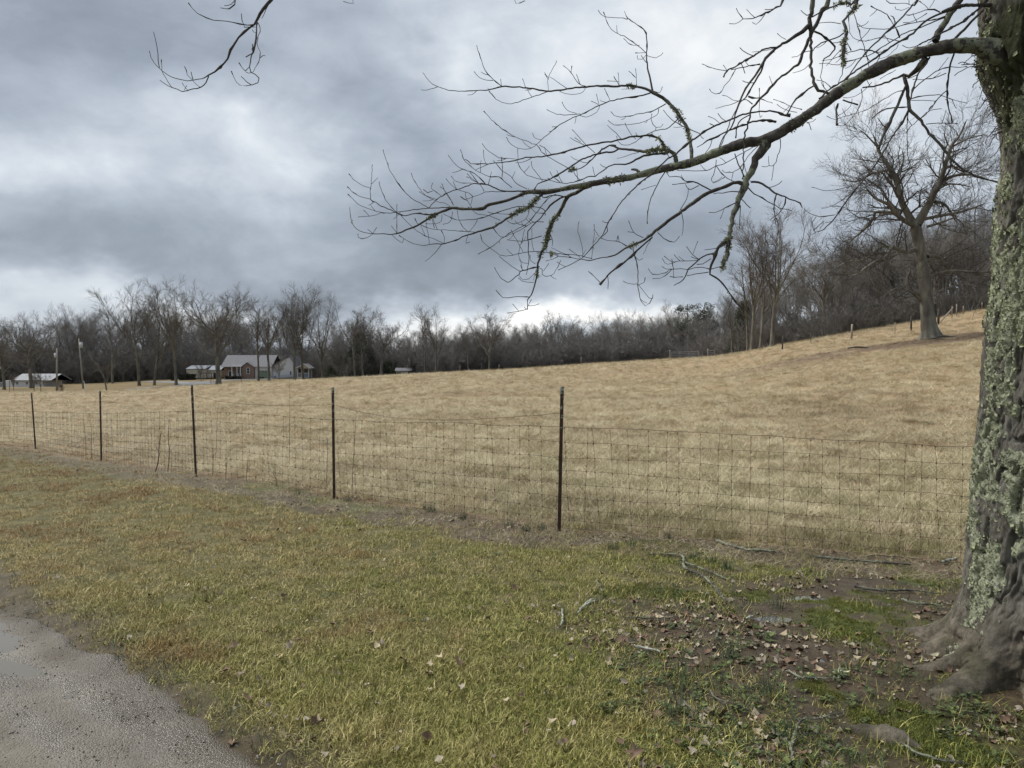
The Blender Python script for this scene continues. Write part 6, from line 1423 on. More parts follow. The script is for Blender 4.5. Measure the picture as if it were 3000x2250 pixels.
L = parse(LIMB); deps = [3.98 if i == 0 else Dlimb(a) for i, (a, b, w) in enumerate(L)]
Pw = to_world(L, deps)-TO; Rw = np.array([w/2*d/F for (_, _, w), d in zip(L, deps)]); P, R = resample(Pw, Rw, 0.012); R = R*0.96
tube_obj('limb', P, R*(1+0.10*fbm(P[:, 0]*7, P[:, 0]*0, oct=2, seed=9)), 26, 0.24, 5); add_known(L, deps); lich_sites.append((P, R, 1.0))
# overhead limb the hanging branches come from (above the frame)
U = [(3000,-230,75),(2700,-300,62),(2300,-330,55),(1800,-330,48),(1300,-260,40),(870,-130,26)]; Ud = [3.95,3.9,3.8,3.6,3.45,3.35]
P, R = resample(to_world(U, Ud)-TO, np.array([w/2*d/F for (_, _, w), d in zip(U, Ud)]), 0.05); tube_obj('limb', P, R, 12, 0.12, 6)
Uw = np.array([(a, b, d) for (a, b, _), d in zip(U, Ud)])
rg = np.random.default_rng(31); thin = []; nb = 0
for line in TRACE.strip().split('\n'):
    L = parse(line)
    if L[0][1] < 6 and line[0] != 'G' or (line.startswith('G 2060') or line.startswith('G 1290')):
        px0, r0, w0 = L[0]; ux = min(px0+60, 2950); ur = np.interp(ux, Uw[::-1, 0], Uw[::-1, 1]); ud = np.interp(ux, Uw[::-1, 0], Uw[::-1, 2])
        L = [(ux, ur, w0*1.15), ((ux*0.5+px0*0.5)-8, ur*0.5+r0*0.5, w0*1.08)]+L; d0 = ud; dfix = True
    else:
        q = known[np.argmin(np.hypot(known[:, 0]-L[0][0], known[:, 1]-L[0][1]))]; d0 = q[2] if math.hypot(q[0]-L[0][0], q[1]-L[0][1]) < 40 else Dlimb(L[0][0]); dfix = False
    arc = np.concatenate([[0], np.cumsum([math.hypot(b[0]-a[0], b[1]-a[1]) for a, b in zip(L[:-1], L[1:])])])*4/F
    sl = rg.uniform(-0.45, 0.45); cv_ = rg.normal()*0.12
    deps = [d0+sl*s*np.exp(-s*0.5)+cv_*math.sin(s*3) for s in arc]
    P0 = to_world(L, deps)-TO; R0 = np.array([max(w, 1.6)/2*d/F for (_, _, w), d in zip(L, deps)])*0.97
    P, R = resample(P0, R0, 0.018); add_known(L, deps)
    th = R[:max(3, len(R)//4)].mean()
    if th < 0.009:   # young twigs get buds
        bud = rg.uniform(0, 1, len(R)) < 0.10; R = R*np.where(bud, 1.7, 1.0); R[-1] *= 1.3
    wob = np.minimum(1, np.arange(len(P))/6)[:, None]; P = P+wob*(0.0030 if th > 0.012 else 0.0014)*rg.normal(size=P.shape)
    if th > 0.0062:
        tube_obj('branch', P, R, 10 if th > 0.012 else 7, 0.26 if th > 0.009 else 0.16, nb); lich_sites.append((P, R, 1.0)); nb += 1
    else: thin.append((P, R))
# small shoots too fine to trace
extra = []
for P, R, _ in lich_sites[1:]:
    if len(P) < 14: continue
    k = max(1, int(len(P)*0.018/0.28)); q, r = kids(P[None], R[None], k, 0.15, 0.98, 0.9, lambda t: 0.13+0*t, 6, 0.12, 0.10, rg, 0.25, 0.0017, 0.6); extra.append((q, np.minimum(r, 0.0026)))
for P, R in thin:
    if len(P) < 12: continue
    k = max(1, int(len(P)*0.018/0.20)); q, r = kids(P[None], R[None], k, 0.2, 0.95, 0.9, lambda t: 0.07+0*t, 5, 0.10, 0.14, rg, 0.6, 0.0015, 0.7); extra.append((q, np.minimum(r, 0.002)))
V, Q = tubes([(p, r) for p, r in thin]+[(a, b) for q, r in extra for a, b in zip(q, r)], 5)
tag(link('twigs', new_mesh('twigs', V, Q, None, M_branch, True, dict(thick=np.zeros(len(V))))  , tree), kind='stuff')
# lichen tufts on the branches
def flakes(C0, size, per, rg, lo=0.4):
    n = len(C0); c = np.repeat(C0, per, 0); s = np.repeat(size, per)*rg.uniform(lo, 1.3, n*per)
    a = rg.normal(size=(n*per, 3)); a /= np.linalg.norm(a, axis=1, keepdims=True); b = np.cross(a, rg.normal(size=(n*per, 3))); b /= np.linalg.norm(b, axis=1, keepdims=True)
    c = c+a*(s*0.5)[:, None]; V = np.stack([c-b*(s*0.28)[:, None], c+b*(s*0.28)[:, None], c+a*(s*0.9)[:, None]+b*(s*0.1)[:, None]], 1)
    return V.reshape(-1, 3)
CL = np.array([(1606,690,60),(1600,668,50),(1592,720,45),(1660,498,30),(1585,808,18),(1545,615,22),(1185,612,26),(1262,625,20),(1095,620,18),(1510,630,16),(1200,560,14),(1215,700,14),(1560,590,22),(1690,520,20),(1800,518,26),(1925,435,34),(1850,247,20),(1880,300,16),(1985,330,22),(2025,395,22),(2160,170,22),(2250,135,20),(2170,180,20),(2475,130,40),(2470,155,40),(2475,10,34),(2445,345,26),(2150,850,20),(2135,600,18),(2140,720,26),(2125,780,26),(755,120,26),(740,145,34),(1857,720,16),(1812,780,18),(2232,388,22),(2330,350,30),(2268,180,20)])
cen = []; siz = []
for P, R, _ in lich_sites:
    W3 = P+TO; d = W3[:, 1]; zc = (W3[:, 2]-1.6); px = 1500+F*W3[:, 0]/(d*math.cos(PITCH)-zc*math.sin(PITCH)); row = 1125-F*(zc*math.cos(PITCH)+d*math.sin(PITCH))/(d*math.cos(PITCH)-zc*math.sin(PITCH))
    dd = np.hypot(px[:, None]-CL[None, :, 0], row[:, None]-CL[None, :, 1]); heavy = (dd < CL[None, :, 2]).any(1)
    n = fbm(W3[:, 0]*7, W3[:, 1]*7, W3[:, 2]*7, oct=3, seed=91); pr = np.where(heavy, 6.5, np.clip((n-0.0)*2.2, 0, 1)*np.clip((R-0.004)/0.010, 0.15, 1)*2.2)
    k = rg.poisson(pr); ii = np.repeat(np.arange(len(P)), k)
    off = rg.normal(size=(len(ii), 3)); off /= np.linalg.norm(off, axis=1, keepdims=True)+1e-9
    cen.append(P[ii]+off*R[ii][:, None]*0.95); siz.append(np.where(heavy[ii], 0.014, 0.008)*rg.uniform(0.6, 1.3, len(ii)))
cen = np.concatenate(cen); siz = np.concatenate(siz); V = flakes(cen, siz, 7, rg)
tag(link('lichen', new_mesh('lichen', V, None, np.arange(len(V)).reshape(-1, 3), M_lich, False), tree), kind='stuff')
# lichen scales standing proud of the trunk, thick along its left edge
nz_, nt_ = TL.shape; th_ = np.linspace(0, 2*np.pi, nt_, endpoint=False)
w = TL*(0.25+0.75*np.clip(-np.cos(th_), 0, 1))[None]*(np.gradient(TZ)[:, None]/0.008); w = np.clip(w, 0, None); w[TZ > 4.3] = 0
w = w+0.25*np.exp(-((th_-np.pi)/0.28)**2)[None]*(TZ < 4.2)[:, None]*(TZ > 0.3)[:, None]
pk = rg.choice(w.size, 5200, p=(w/w.sum()).ravel()); i_, j_ = np.unravel_index(pk, w.shape); c = TV[i_, j_]
nrm = np.stack([np.cos(th_[j_]), np.sin(th_[j_]), np.zeros(len(j_))], 1)
k = 7; ang = np.linspace(0, 2*np.pi, k, endpoint=False)[None]+rg.uniform(0, 6.28, (len(c), 1)); s = np.clip(np.exp(rg.normal(-5.2, 0.4, len(c))), 0.003, 0.012)[:, None]*(1+0.35*rg.normal(size=(len(c), k))); tg = np.stack([-nrm[:, 1], nrm[:, 0], 0*nrm[:, 0]], 1)
tilt = rg.uniform(0.002, 0.011, (len(c), k)); V = c[:, None]+tg[:, None]*(np.cos(ang)*s)[..., None]+np.array([0, 0, 1.0])*(np.sin(ang)*s)[..., None]+nrm[:, None]*tilt[..., None]
V = np.concatenate([c[:, None]+nrm[:, None]*0.003, V], 1); T = np.array([[0, q+1, (q+1) % k+1] for q in range(k)])[None]+np.arange(len(c))[:, None, None]*(k+1)
tag(link('lichen', new_mesh('lichen', V.reshape(-1, 3), None, T.reshape(-1, 3), M_lich, False), tree), kind='stuff')
# fine dead vines hanging off the underside where the limb leaves the trunk
vn = []
for q in range(46):
    r0 = rg.uniform(160, 420); px0 = float(np.interp(r0, [150,200,239,304,380,430], [2850,2872,2892,2918,2934,2936])); a = at(px0+3, r0, 3.93)-TO
    n_ = 7; dv = np.array([-rg.uniform(0.2, 1.0), rg.normal()*0.5, -rg.uniform(0.0, 0.8)]); dv /= np.linalg.norm(dv); P_ = grow(a[None], dv[None], np.array([rg.uniform(0.03, 0.13)]), n_, 0.35, -0.05, rg)[0]; vn.append((P_, np.full(n_, 0.0022)))
V, Q = tubes(vn, 4); tag(link('vine_stubs', new_mesh('vine_stubs', V, Q, None, M_branch, True, dict(thick=np.zeros(len(V)))), tree), kind='stuff')
# surface root in front of the trunk
def root(pts, ws, nm='root'):
    G = [ground_at(a, b) for a, b in pts]; P0 = np.array(G); P0[:, 2] -= np.array(ws)*0.15; P, R = resample(P0-TO, np.array(ws), 0.015)
    V, Q = tube_batch(P[None], R[None], 14); n = V-np.repeat(P, 14, 0); V = V+n*(0.55*fbm((V[:, 0]+3)*14, V[:, 1]*14, V[:, 2]*14, oct=4, seed=95))[:, None]
    link(nm, new_mesh(nm, V, Q, None, M_trunk, True, dict(lich=np.zeros(len(V)), moss=np.zeros(len(V))+0.1, root=np.ones(len(V)))), tree)
root([(2440,2140),(2520,2150),(2590,2165),(2650,2180),(2700,2200)], [0.01,0.035,0.05,0.045,0.01])
# ------------------------------------------------------------------ grass, leaves, sticks
def blade_proto(nm, n, rad, h0, h1, width, lean, curl, seed, m, segs=3, clump=0.0):
    rg = np.random.default_rng(seed); a = rg.uniform(0, 6.28, n); r = rad*np.sqrt(rg.uniform(0, 1, n)); bx = r*np.cos(a); by = r*np.sin(a)
    L = rg.uniform(h0, h1, n); az = rg.uniform(0, 6.28, n); ln = lean*np.abs(rg.normal(size=n))+0.08 if lean < 1.0 else lean*rg.uniform(0.62, 1.12, n); cu = curl*rg.uniform(0.3, 1.3, n)
    V = []; P = np.stack([bx, by, np.full(n, -0.01)], 1); dirh = np.stack([np.cos(az), np.sin(az)], 1); side = np.stack([-np.sin(az+rg.normal(size=n)*0.8), np.cos(az), 0*az], 1); side /= np.linalg.norm(side, axis=1, keepdims=True)
    ang = ln.copy(); rings = []; W_ = width*rg.uniform(0.6, 1.3, n)
    for k in range(segs+1):
        f = k/segs; w = W_*(1-f)**0.7*0.5 if k < segs else 0*W_
        rings.append((P-side*w[:, None], P+side*w[:, None])); st = L/segs
        P = P+np.concatenate([dirh*(np.sin(ang)*st)[:, None], (np.cos(ang)*st)[:, None]], 1); P[:, 2] = np.maximum(P[:, 2], 0.004+0.02*(h1)); ang = ang+cu/segs
    V = np.stack([x for ab in rings[:-1] for x in ab]+[rings[-1][0]], 1); m_ = V.shape[1]; V = V.reshape(-1, 3)
    q = [(2*k, 2*k+1, 2*k+3, 2*k+2) for k in range(segs-1)]; t = [(2*segs-2, 2*segs-1, 2*segs)]
    o = np.arange(n)[:, None, None]*m_; Q = (np.array(q)[None]+o).reshape(-1, 4) if q else None; T = (np.array(t)[None]+o).reshape(-1, 3)
    return new_mesh(nm, V, Q, T, m, True, dict(rnd=np.repeat(rg.uniform(0, 1, n), m_)))
def m_blades(nm, kind):
    m = bpy.data.materials.new(nm); m.use_nodes = True; t = m.node_tree; b = t.nodes['Principled BSDF']
    P = N(t, 'ShaderNodeNewGeometry').outputs['Position']; rnd = attr(t, 'rnd'); oi = N(t, 'ShaderNodeObjectInfo').outputs['Random']
    sep = N(t, 'ShaderNodeSeparateXYZ'); t.links.new(P, sep.inputs[0]); x, y, z = sep.outputs
    if kind == 'lawn':
        straw = ramp(t, rnd, [(0.0,(0.18,0.13,0.05)),(0.35,(0.36,0.275,0.115)),(0.7,(0.53,0.42,0.19)),(1.0,(0.76,0.65,0.36))])
        green = ramp(t, rnd, [(0.0,(0.06,0.08,0.015)),(0.4,(0.15,0.18,0.032)),(0.75,(0.30,0.30,0.065)),(1.0,(0.60,0.53,0.20))])
        rust = ramp(t, rnd, [(0.0,(0.16,0.085,0.035)),(0.6,(0.27,0.15,0.06)),(1.0,(0.37,0.23,0.10))])
        g = M_(t, 'ADD', M_(t, 'MULTIPLY', x, 0.13), M_(t, 'MULTIPLY', y, -0.045)); g = M_(t, 'ADD', g, 0.95)
        g = M_(t, 'ADD', g, M_(t, 'MULTIPLY', M_(t, 'SUBTRACT', noise(t, P, 0.7, 5, 0.65), 0.5), 2.2))
        g = M_(t, 'ADD', g, M_(t, 'MULTIPLY', M_(t, 'SUBTRACT', oi, 0.5), 0.5), clamp=True)
        c = mixc(t, g, straw, green)
        rm = M_(t, 'MULTIPLY', M_(t, 'SUBTRACT', noise(t, P, 0.85, 4, 0.6, 0.3), M_(t, 'ADD', 0.57, M_(t, 'MULTIPLY', x, 0.019))), 9.0, clamp=True)
        c = mixc(t, M_(t, 'MULTIPLY', rm, 0.7), c, rust)
    elif kind == 'field':
        straw = ramp(t, rnd, [(0.0,(0.20,0.155,0.085)),(0.3,(0.38,0.315,0.19)),(0.65,(0.55,0.475,0.30)),(1.0,(0.74,0.67,0.46))])
        dark = ramp(t, rnd, [(0.0,(0.14,0.108,0.062)),(0.6,(0.30,0.24,0.145)),(1.0,(0.46,0.39,0.25))])
        green = ramp(t, rnd, [(0.0,(0.09,0.09,0.03)),(0.5,(0.20,0.19,0.075)),(1.0,(0.44,0.38,0.20))])
        k = M_(t, 'MULTIPLY', M_(t, 'SUBTRACT', noise(t, P, 0.16, 6, 0.65), 0.48), 7.0, clamp=True)
        c = mixc(t, M_(t, 'MULTIPLY', k, 0.7), straw, dark)
        k2 = M_(t, 'MULTIPLY', M_(t, 'SUBTRACT', noise(t, P, 0.9, 5, 0.65), 0.54), 7.0, clamp=True); c = mixc(t, M_(t, 'MULTIPLY', k2, 0.75), c, dark); gk = M_(t, 'MULTIPLY', M_(t, 'SUBTRACT', noise(t, P, 0.35, 4, 0.6, 0.4), 0.60), 8.0, clamp=True); c = mixc(t, M_(t, 'MULTIPLY', gk, 0.35), c, green)
        nr = M_(t, 'SUBTRACT', 1.85, M_(t, 'MULTIPLY', M_(t, 'ADD', M_(t, 'MULTIPLY', x, 0.32), y), 0.105), clamp=True)
        gn = M_(t, 'MULTIPLY', M_(t, 'SUBTRACT', noise(t, P, 1.1, 4, 0.6), 0.42), 4.0, clamp=True); gx = M_(t, 'MULTIPLY', M_(t, 'ADD', x, 3.0), 0.25, clamp=True)
        c = mixc(t, M_(t, 'MULTIPLY', M_(t, 'MULTIPLY', nr, gn), gx), c, green)
    elif kind == 'dull_brown':
        c = ramp(t, rnd, [(0.0,(0.10,0.07,0.045)),(0.6,(0.20,0.145,0.095)),(1.0,(0.32,0.25,0.17))])
    elif kind == 'moss':
        c = ramp(t, rnd, [(0.0,(0.045,0.055,0.012)),(0.5,(0.11,0.125,0.022)),(1.0,(0.22,0.22,0.05))])
    elif kind == 'onion':
        c = ramp(t, rnd, [(0.0,(0.030,0.055,0.028)),(0.6,(0.055,0.095,0.045)),(1.0,(0.09,0.14,0.07))])
    elif kind == 'weed':
        c = ramp(t, rnd, [(0.0,(0.035,0.05,0.018)),(0.6,(0.065,0.09,0.03)),(1.0,(0.13,0.155,0.05))])
    t.links.new(c, b.inputs['Base Color']); b.inputs['Roughness'].default_value = 0.6; b.inputs['Specular IOR Level'].default_value = 0.25
    return m
ML, MF, MLZ, MMo, MOn, MWe = [m_blades(n, k) for n, k in (('lawn_blades','lawn'),('hay_stems','field'),('dull_brown_stems','dull_brown'),('moss_tips','moss'),('onion_leaves','onion'),('low_weed_leaves','weed'))]
rg = np.random.default_rng(123)
def wedge(n, r0, r1, amax, rg, pw=0.0):
    u = rg.uniform(0, 1, n); r = r0*(r1/r0)**u if pw == 0 else r0+(r1-r0)*u**pw; a = rg.uniform(-amax, amax, n); return r*np.sin(a), r*np.cos(a), r
def eul(n, rg, tilt=0.12): return np.stack([rg.normal(0, tilt, n), rg.normal(0, tilt, n), rg.uniform(0, 6.28, n)], 1)
lawn_p = [blade_proto('lawn_tuft', 50, 0.085, 0.018, 0.048, 0.0036, 0.8, 1.0, 300+i, ML) for i in range(6)]+[blade_proto('lawn_tuft', 40, 0.08, 0.035, 0.085, 0.0036, 0.8, 1.3, 310+i, ML) for i in range(3)]
x, y, r = wedge(38000, 2.0, 34, 0.74, rg); mud, moss, fs = zones(x, y); ri = road_in(x, y)
kp_ = (fs < 0.25) & (ri < 0.05+0.18*fbm(x*3, y*3, oct=3, seed=77)) & (rg.uniform(0, 1, len(x)) > mud*0.96); kp_ &= ~((fs > -0.3) & (rg.uniform(0, 1, len(x)) < 0.45))
x, y, r, ri, mud = x[kp_], y[kp_], r[kp_], ri[kp_], mud[kp_]
tall = (rg.uniform(0, 1, len(x)) < 0.10+0.55*np.exp(-((ri+0.35)/0.3)**2)+0.25*sstep(0.1, 0.45, fbm(x*0.8, y*0.8, oct=3, seed=78)))
idx = np.where(tall, rg.integers(6, 9, len(x)), rg.integers(0, 6, len(x)))
sc_ = rg.uniform(0.7, 1.25, len(x))*(1+np.clip(r-6, 0, 30)*0.035)*(1-0.35*sstep(-0.25, 0.0, ri))
scatter('lawn_grass', np.stack([x, y, H(x, y)], 1), eul(len(x), rg), sc_, idx, lawn_p, 'short winter lawn grass, yellow brown with green patches')
# hay field
hay = [blade_proto('hay_tuft', 64, 0.17, 0.10, 0.28, 0.0045, 1.25, 0.8, 320+i, MF) for i in range(5)]+[blade_proto('hay_tuft', 60, 0.20, 0.15, 0.36, 0.0048, 1.5, 0.25, 330+i, MF) for i in range(4)]+[blade_proto('hay_tuft', 60, 0.10, 0.09, 0.23, 0.0042, 0.7, 1.2, 340+i, MF) for i in range(3)]
x, y, r = wedge(95000, 5.2, 150, 0.74, rg); fs = fence_side(x, y); fe = far_edge(x, y); mud, _, _ = zones(x, y)
kp_ = (fs > 0.05+0.2*rg.uniform(0, 1, len(x))) & (fe < 1.0) & (rg.uniform(0, 1, len(x)) > mud*0.9) & ~((np.hypot(x-2.75, y-CY) < 0.9)); x, y, r, fs = x[kp_], y[kp_], r[kp_], fs[kp_]
lit = oak_patch(x, y); k2 = rg.uniform(0, 1, len(x)) > lit*0.0; x, y, r, fs, lit = x[k2], y[k2], r[k2], fs[k2], lit[k2]
er_ = rg.uniform(0, 1, len(x)) < 0.03+0.75*np.exp(-(fs/1.1)**2)*sstep(-6, 0, x)+0.15*sstep(0.3, 0.5, fbm(x*0.7, y*0.7, oct=3, seed=98))
lodged = fbm(x*0.6, y*0.6, oct=3, seed=79)+rg.normal(0, 0.15, len(x)) > -0.12
idx = np.where(er_, rg.integers(9, 12, len(x)), np.where(lodged, rg.integers(5, 9, len(x)), rg.integers(0, 5, len(x))))
sc_ = rg.uniform(0.6, 1.15, len(x))*(0.85+np.clip(r-10, 0, 140)*0.012)*(0.65+0.35*sstep(0, 1.0, fs))
rot = eul(len(x), rg, 0.2); 
on_l = (lit*sstep(-0.4, 0.3, fbm(x*0.35, y*0.35, oct=3, seed=33)+0.25)) > rg.uniform(0.15, 0.8, len(x))
pz = H(x, y)
scatter('hay_grass', np.stack([x, y, pz], 1)[~on_l], rot[~on_l], sc_[~on_l], idx[~on_l], hay, 'matted pale dry hay grass of the field')
scatter('oak_floor_grass', np.stack([x, y, pz], 1)[on_l], rot[on_l], sc_[on_l]*0.6, rg.integers(0, 3, on_l.sum()), [blade_proto('dull_tuft', 60, 0.2, 0.08, 0.2, 0.006, 1.2, 0.8, 350+i, MLZ) for i in range(3)], 'darker brown grass under the big oak')
# lawn of the yard far left needs none; dry mat along the fence foot
x, y, r = wedge(26000, 4.5, 30, 0.74, rg); mud, moss, fs = zones(x, y); k = (fs > -0.80) & (fs < 0.35) & (rg.uniform(0, 1, len(x)) < 0.75); x, y = x[k], y[k]
scatter('fence_foot_straw', np.stack([x, y, H(x, y)], 1), eul(len(x), rg, 0.1), rg.uniform(0.35, 0.8, len(x)), rg.integers(0, 3, len(x)), [blade_proto('dull_tuft', 30, 0.2, 0.10, 0.26, 0.004, 1.6, 0.25, 355+i, [MLZ, MLZ, MF][i]) for i in range(3)], 'flattened dead straw along the foot of the fence')
# moss cushions
x, y, r = wedge(60000, 2.4, 8, 0.74, rg); mud, moss, fs = zones(x, y); k = (moss > 0.35) & (fs < 0.1); x, y = x[k], y[k]; n_ = min(len(x), 9000); x, y = x[:n_], y[:n_]
scatter('moss', np.stack([x, y, H(x, y)-0.003], 1), eul(len(x), rg, 0.1), rg.uniform(0.5, 1.2, len(x)), rg.integers(0, 3, len(x)), [blade_proto('moss_tuft', 60, 0.035, 0.008, 0.024, 0.0035, 0.6, 0.5, 360+i, MMo, 2) for i in range(3)], 'yellow green moss on the wet soil beside the trunk')
# soft green grass wisps in the mud
x, y, r = wedge(14000, 2.4, 8, 0.74, rg); mud, moss, fs = zones(x, y); k = (mud > 0.4) & (fs < 0.0) & (fbm(x*2, y*2, oct=3, seed=80) > -0.15) & (np.hypot(x-2.75, y-CY) > 0.75) & (rg.uniform(0, 1, len(x)) < 0.5); x, y = x[k], y[k]
scatter('mud_grass', np.stack([x, y, H(x, y)], 1), eul(len(x), rg), rg.uniform(0.5, 1.1, len(x)), rg.integers(0, 4, len(x)), [blade_proto('thin_tuft', 14, 0.06, 0.03, 0.10, 0.003, 0.6, 1.0, 370+i, [MWe, ML, MOn, ML][i]) for i in range(4)], 'sparse grass wisps in the mud by the trunk')
# low broad leaved weeds
def rosette(nm, n, size, seed, m):
    rg = np.random.default_rng(seed); V = []; T = []; o = 0; R_ = []
    for i in range(n):
        a = rg.uniform(0, 6.28); L = size*rg.uniform(0.5, 1.2); c0 = np.array([rg.normal()*size*0.5, rg.normal()*size*0.5, rg.uniform(0.004, 0.02)]); d = np.array([math.cos(a), math.sin(a), rg.uniform(0.1, 0.7)]); s = np.array([-math.sin(a), math.cos(a), rg.normal()*0.2])
        pts = [c0, c0+d*L*0.35+s*L*0.28, c0+d*L*0.8+s*L*0.30, c0+d*L*1.0, c0+d*L*0.8-s*L*0.30, c0+d*L*0.35-s*L*0.28]; pts = [p-np.array([0, 0, 0.12*L*(j in (3,))]) for j, p in enumerate(pts)]
        V += pts; T += [(o, o+k, o+k+1) for k in range(1, 5)]; o += 6; R_ += [rg.uniform()]*6
    return new_mesh(nm, np.array(V), None, T, m, True, dict(rnd=np.array(R_)))
x, y, r = wedge(14000, 2.3, 8, 0.74, rg); mud, moss, fs = zones(x, y); nn = fbm(x*1.7, y*1.7, oct=3, seed=90)
k = (fs < -0.1) & (road_in(x, y) < -0.4) & (((mud > 0.4) & (nn > -0.12) & (y < 4.7)) | ((nn > 0.42) & (x > -1.5))) & (np.hypot(x-2.75, y-CY) > 0.7) & (rg.uniform(0, 1, len(x)) < 0.24); x, y = x[k], y[k]
scatter('low_weeds', np.stack([x, y, H(x, y)], 1), eul(len(x), rg), rg.uniform(0.5, 1.1, len(x)), rg.integers(0, 3, len(x)), [rosette('rosette', 11, 0.026, 380+i, MWe) for i in range(3)], 'low round leaved weeds in the grass and mud')
# dead leaves
def leaf(nm, seed, m, size=0.05):
    rg = np.random.default_rng(seed); k = 10; a = np.linspace(0, 2*np.pi, k, endpoint=False); rr = size*(0.72+0.28*np.abs(np.cos(a*2.5)))*rg.uniform(0.6, 1.25, k); x = rr*np.cos(a)*1.25; y = rr*np.sin(a)
    cur = rg.uniform(14, 40); z = cur*(y*y)*rg.uniform(0.4, 1)+rg.uniform(2, 9)*(x*x)*rg.choice([-1, 1])+0.005*rg.normal(size=k)
    V = np.vstack([np.stack([x, y, z], 1), [[0, 0, 0]]]); V[:, 2] -= V[:, 2].min()-0.002; T = [(k, i, (i+1) % k) for i in range(k)]
    return new_mesh(nm, V, None, T, m, True, dict(rnd=np.full(k+1, rg.uniform())))
M_lf = mat('pale_grey_dead_leaf', (0.33,0.285,0.215), rough=0.7); M_lf2 = mat('brown_dead_leaf', (0.14,0.09,0.06), rough=0.7); M_lf3 = mat('red_brown_dead_leaf', (0.15,0.08,0.05), rough=0.6); M_lf4 = mat('mauve_grey_dead_leaf', (0.21,0.175,0.13), rough=0.7); M_lf5 = mat('straw_dead_leaf', (0.40,0.33,0.22), rough=0.7)
lm_ = [M_lf, M_lf4, M_lf2, M_lf4, M_lf, M_lf2, M_lf2, M_lf5]; leaves = [leaf('dead_leaf', 400+i, lm_[i], 0.015+0.005*(i % 3)) for i in range(8)]
x, y, r = wedge(60000, 2.2, 28, 0.74, rg); mud, moss, fs = zones(x, y); ri = road_in(x, y); cl = np.clip(fbm(x*2.2, y*2.2, oct=4, seed=93)*2.2+0.15, 0, 1)
p = np.where(fs < 0.15, 0.010+0.045*cl*sstep(-4, 0.5, x)+0.55*mud*cl, 0.012); p = np.where(moss > 0.4, p*0.25, p); p = np.where(ri > -0.1, 0.004, p)
k = rg.uniform(0, 1, len(x)) < p; x, y, mud, ri = x[k], y[k], mud[k], ri[k]
lift = np.where((mud < 0.4) & (ri < 0), rg.uniform(0.012, 0.035, len(x)), 0.0)
scatter('leaf_litter', np.stack([x, y, H(x, y)+lift], 1), np.stack([rg.normal(0, 0.35, len(x)), rg.normal(0, 0.35, len(x)), rg.uniform(0, 6.28, len(x))], 1), rg.uniform(0.5, 1.15, len(x)), rg.integers(0, 8, len(x)), leaves, 'curled dead leaves scattered over lawn and mud')
x, y, r = wedge(26000, 2.3, 9, 0.74, rg); mud, moss, fs = zones(x, y); k = (mud > 0.3) & (road_in(x, y) < -0.5) & (moss < 0.4) & (rg.uniform(0, 1, len(x)) < 0.55*np.clip(fbm(x*4, y*4, oct=3, seed=97)+0.6, 0, 1)); x, y = x[k], y[k]
scatter('ground_litter', np.stack([x, y, H(x, y)], 1), np.stack([rg.normal(0, 0.3, len(x)), rg.normal(0, 0.3, len(x)), rg.uniform(0, 6.28, len(x))], 1), rg.uniform(0.18, 0.6, len(x)), rg.choice([1, 2, 2, 3, 5, 5, 6, 7], len(x)), leaves, 'fine broken leaf and bark litter on the damp soil')
# crumbs of stone on the drive
def pebble(seed, m):
    rg = np.random.default_rng(seed); V = np.array([(1,0,0),(-1,0,0),(0,1,0),(0,-1,0),(0,0,.7),(0,0,-.7)])*rg.uniform(0.6, 1.2, (6, 1))*0.008
    return new_mesh('pebble', V, None, [(0,2,4),(2,1,4),(1,3,4),(3,0,4),(2,0,5),(1,2,5),(3,1,5),(0,3,5)], m, True)
pm = [mat('grey_stone', (0.24,0.235,0.22), rough=0.6), mat('dark_stone', (0.10,0.095,0.085), rough=0.5), mat('pale_stone', (0.40,0.38,0.35), rough=0.7), mat('brown_crumb', (0.09,0.06,0.04), rough=0.9)]
l = rg.uniform(-3.5, 5, 26000); n = rg.uniform(-0.06, 3.1, 26000); x = RD0[0]+RDD[0]*l+RDN[0]*n; y = RD0[1]+RDD[1]*l+RDN[1]*n
rut = 0.8*np.exp(-((n-0.33)/0.16)**2)+np.exp(-((n-1.9)/0.34)**2); z = H0(x, y)-0.012-0.030*rut+0.012*fbm(x*2.5, y*2.5, oct=4, seed=45)
scatter('gravel', np.stack([x, y, z], 1), eul(len(x), rg, 1.0), rg.uniform(0.25, 0.8, len(x))*rg.choice([0.5, 0.8, 1.2], len(x)), rg.integers(0, 4, len(x)), [pebble(500+i, pm[i]) for i in range(4)], 'loose small stones and crumbs on the drive')
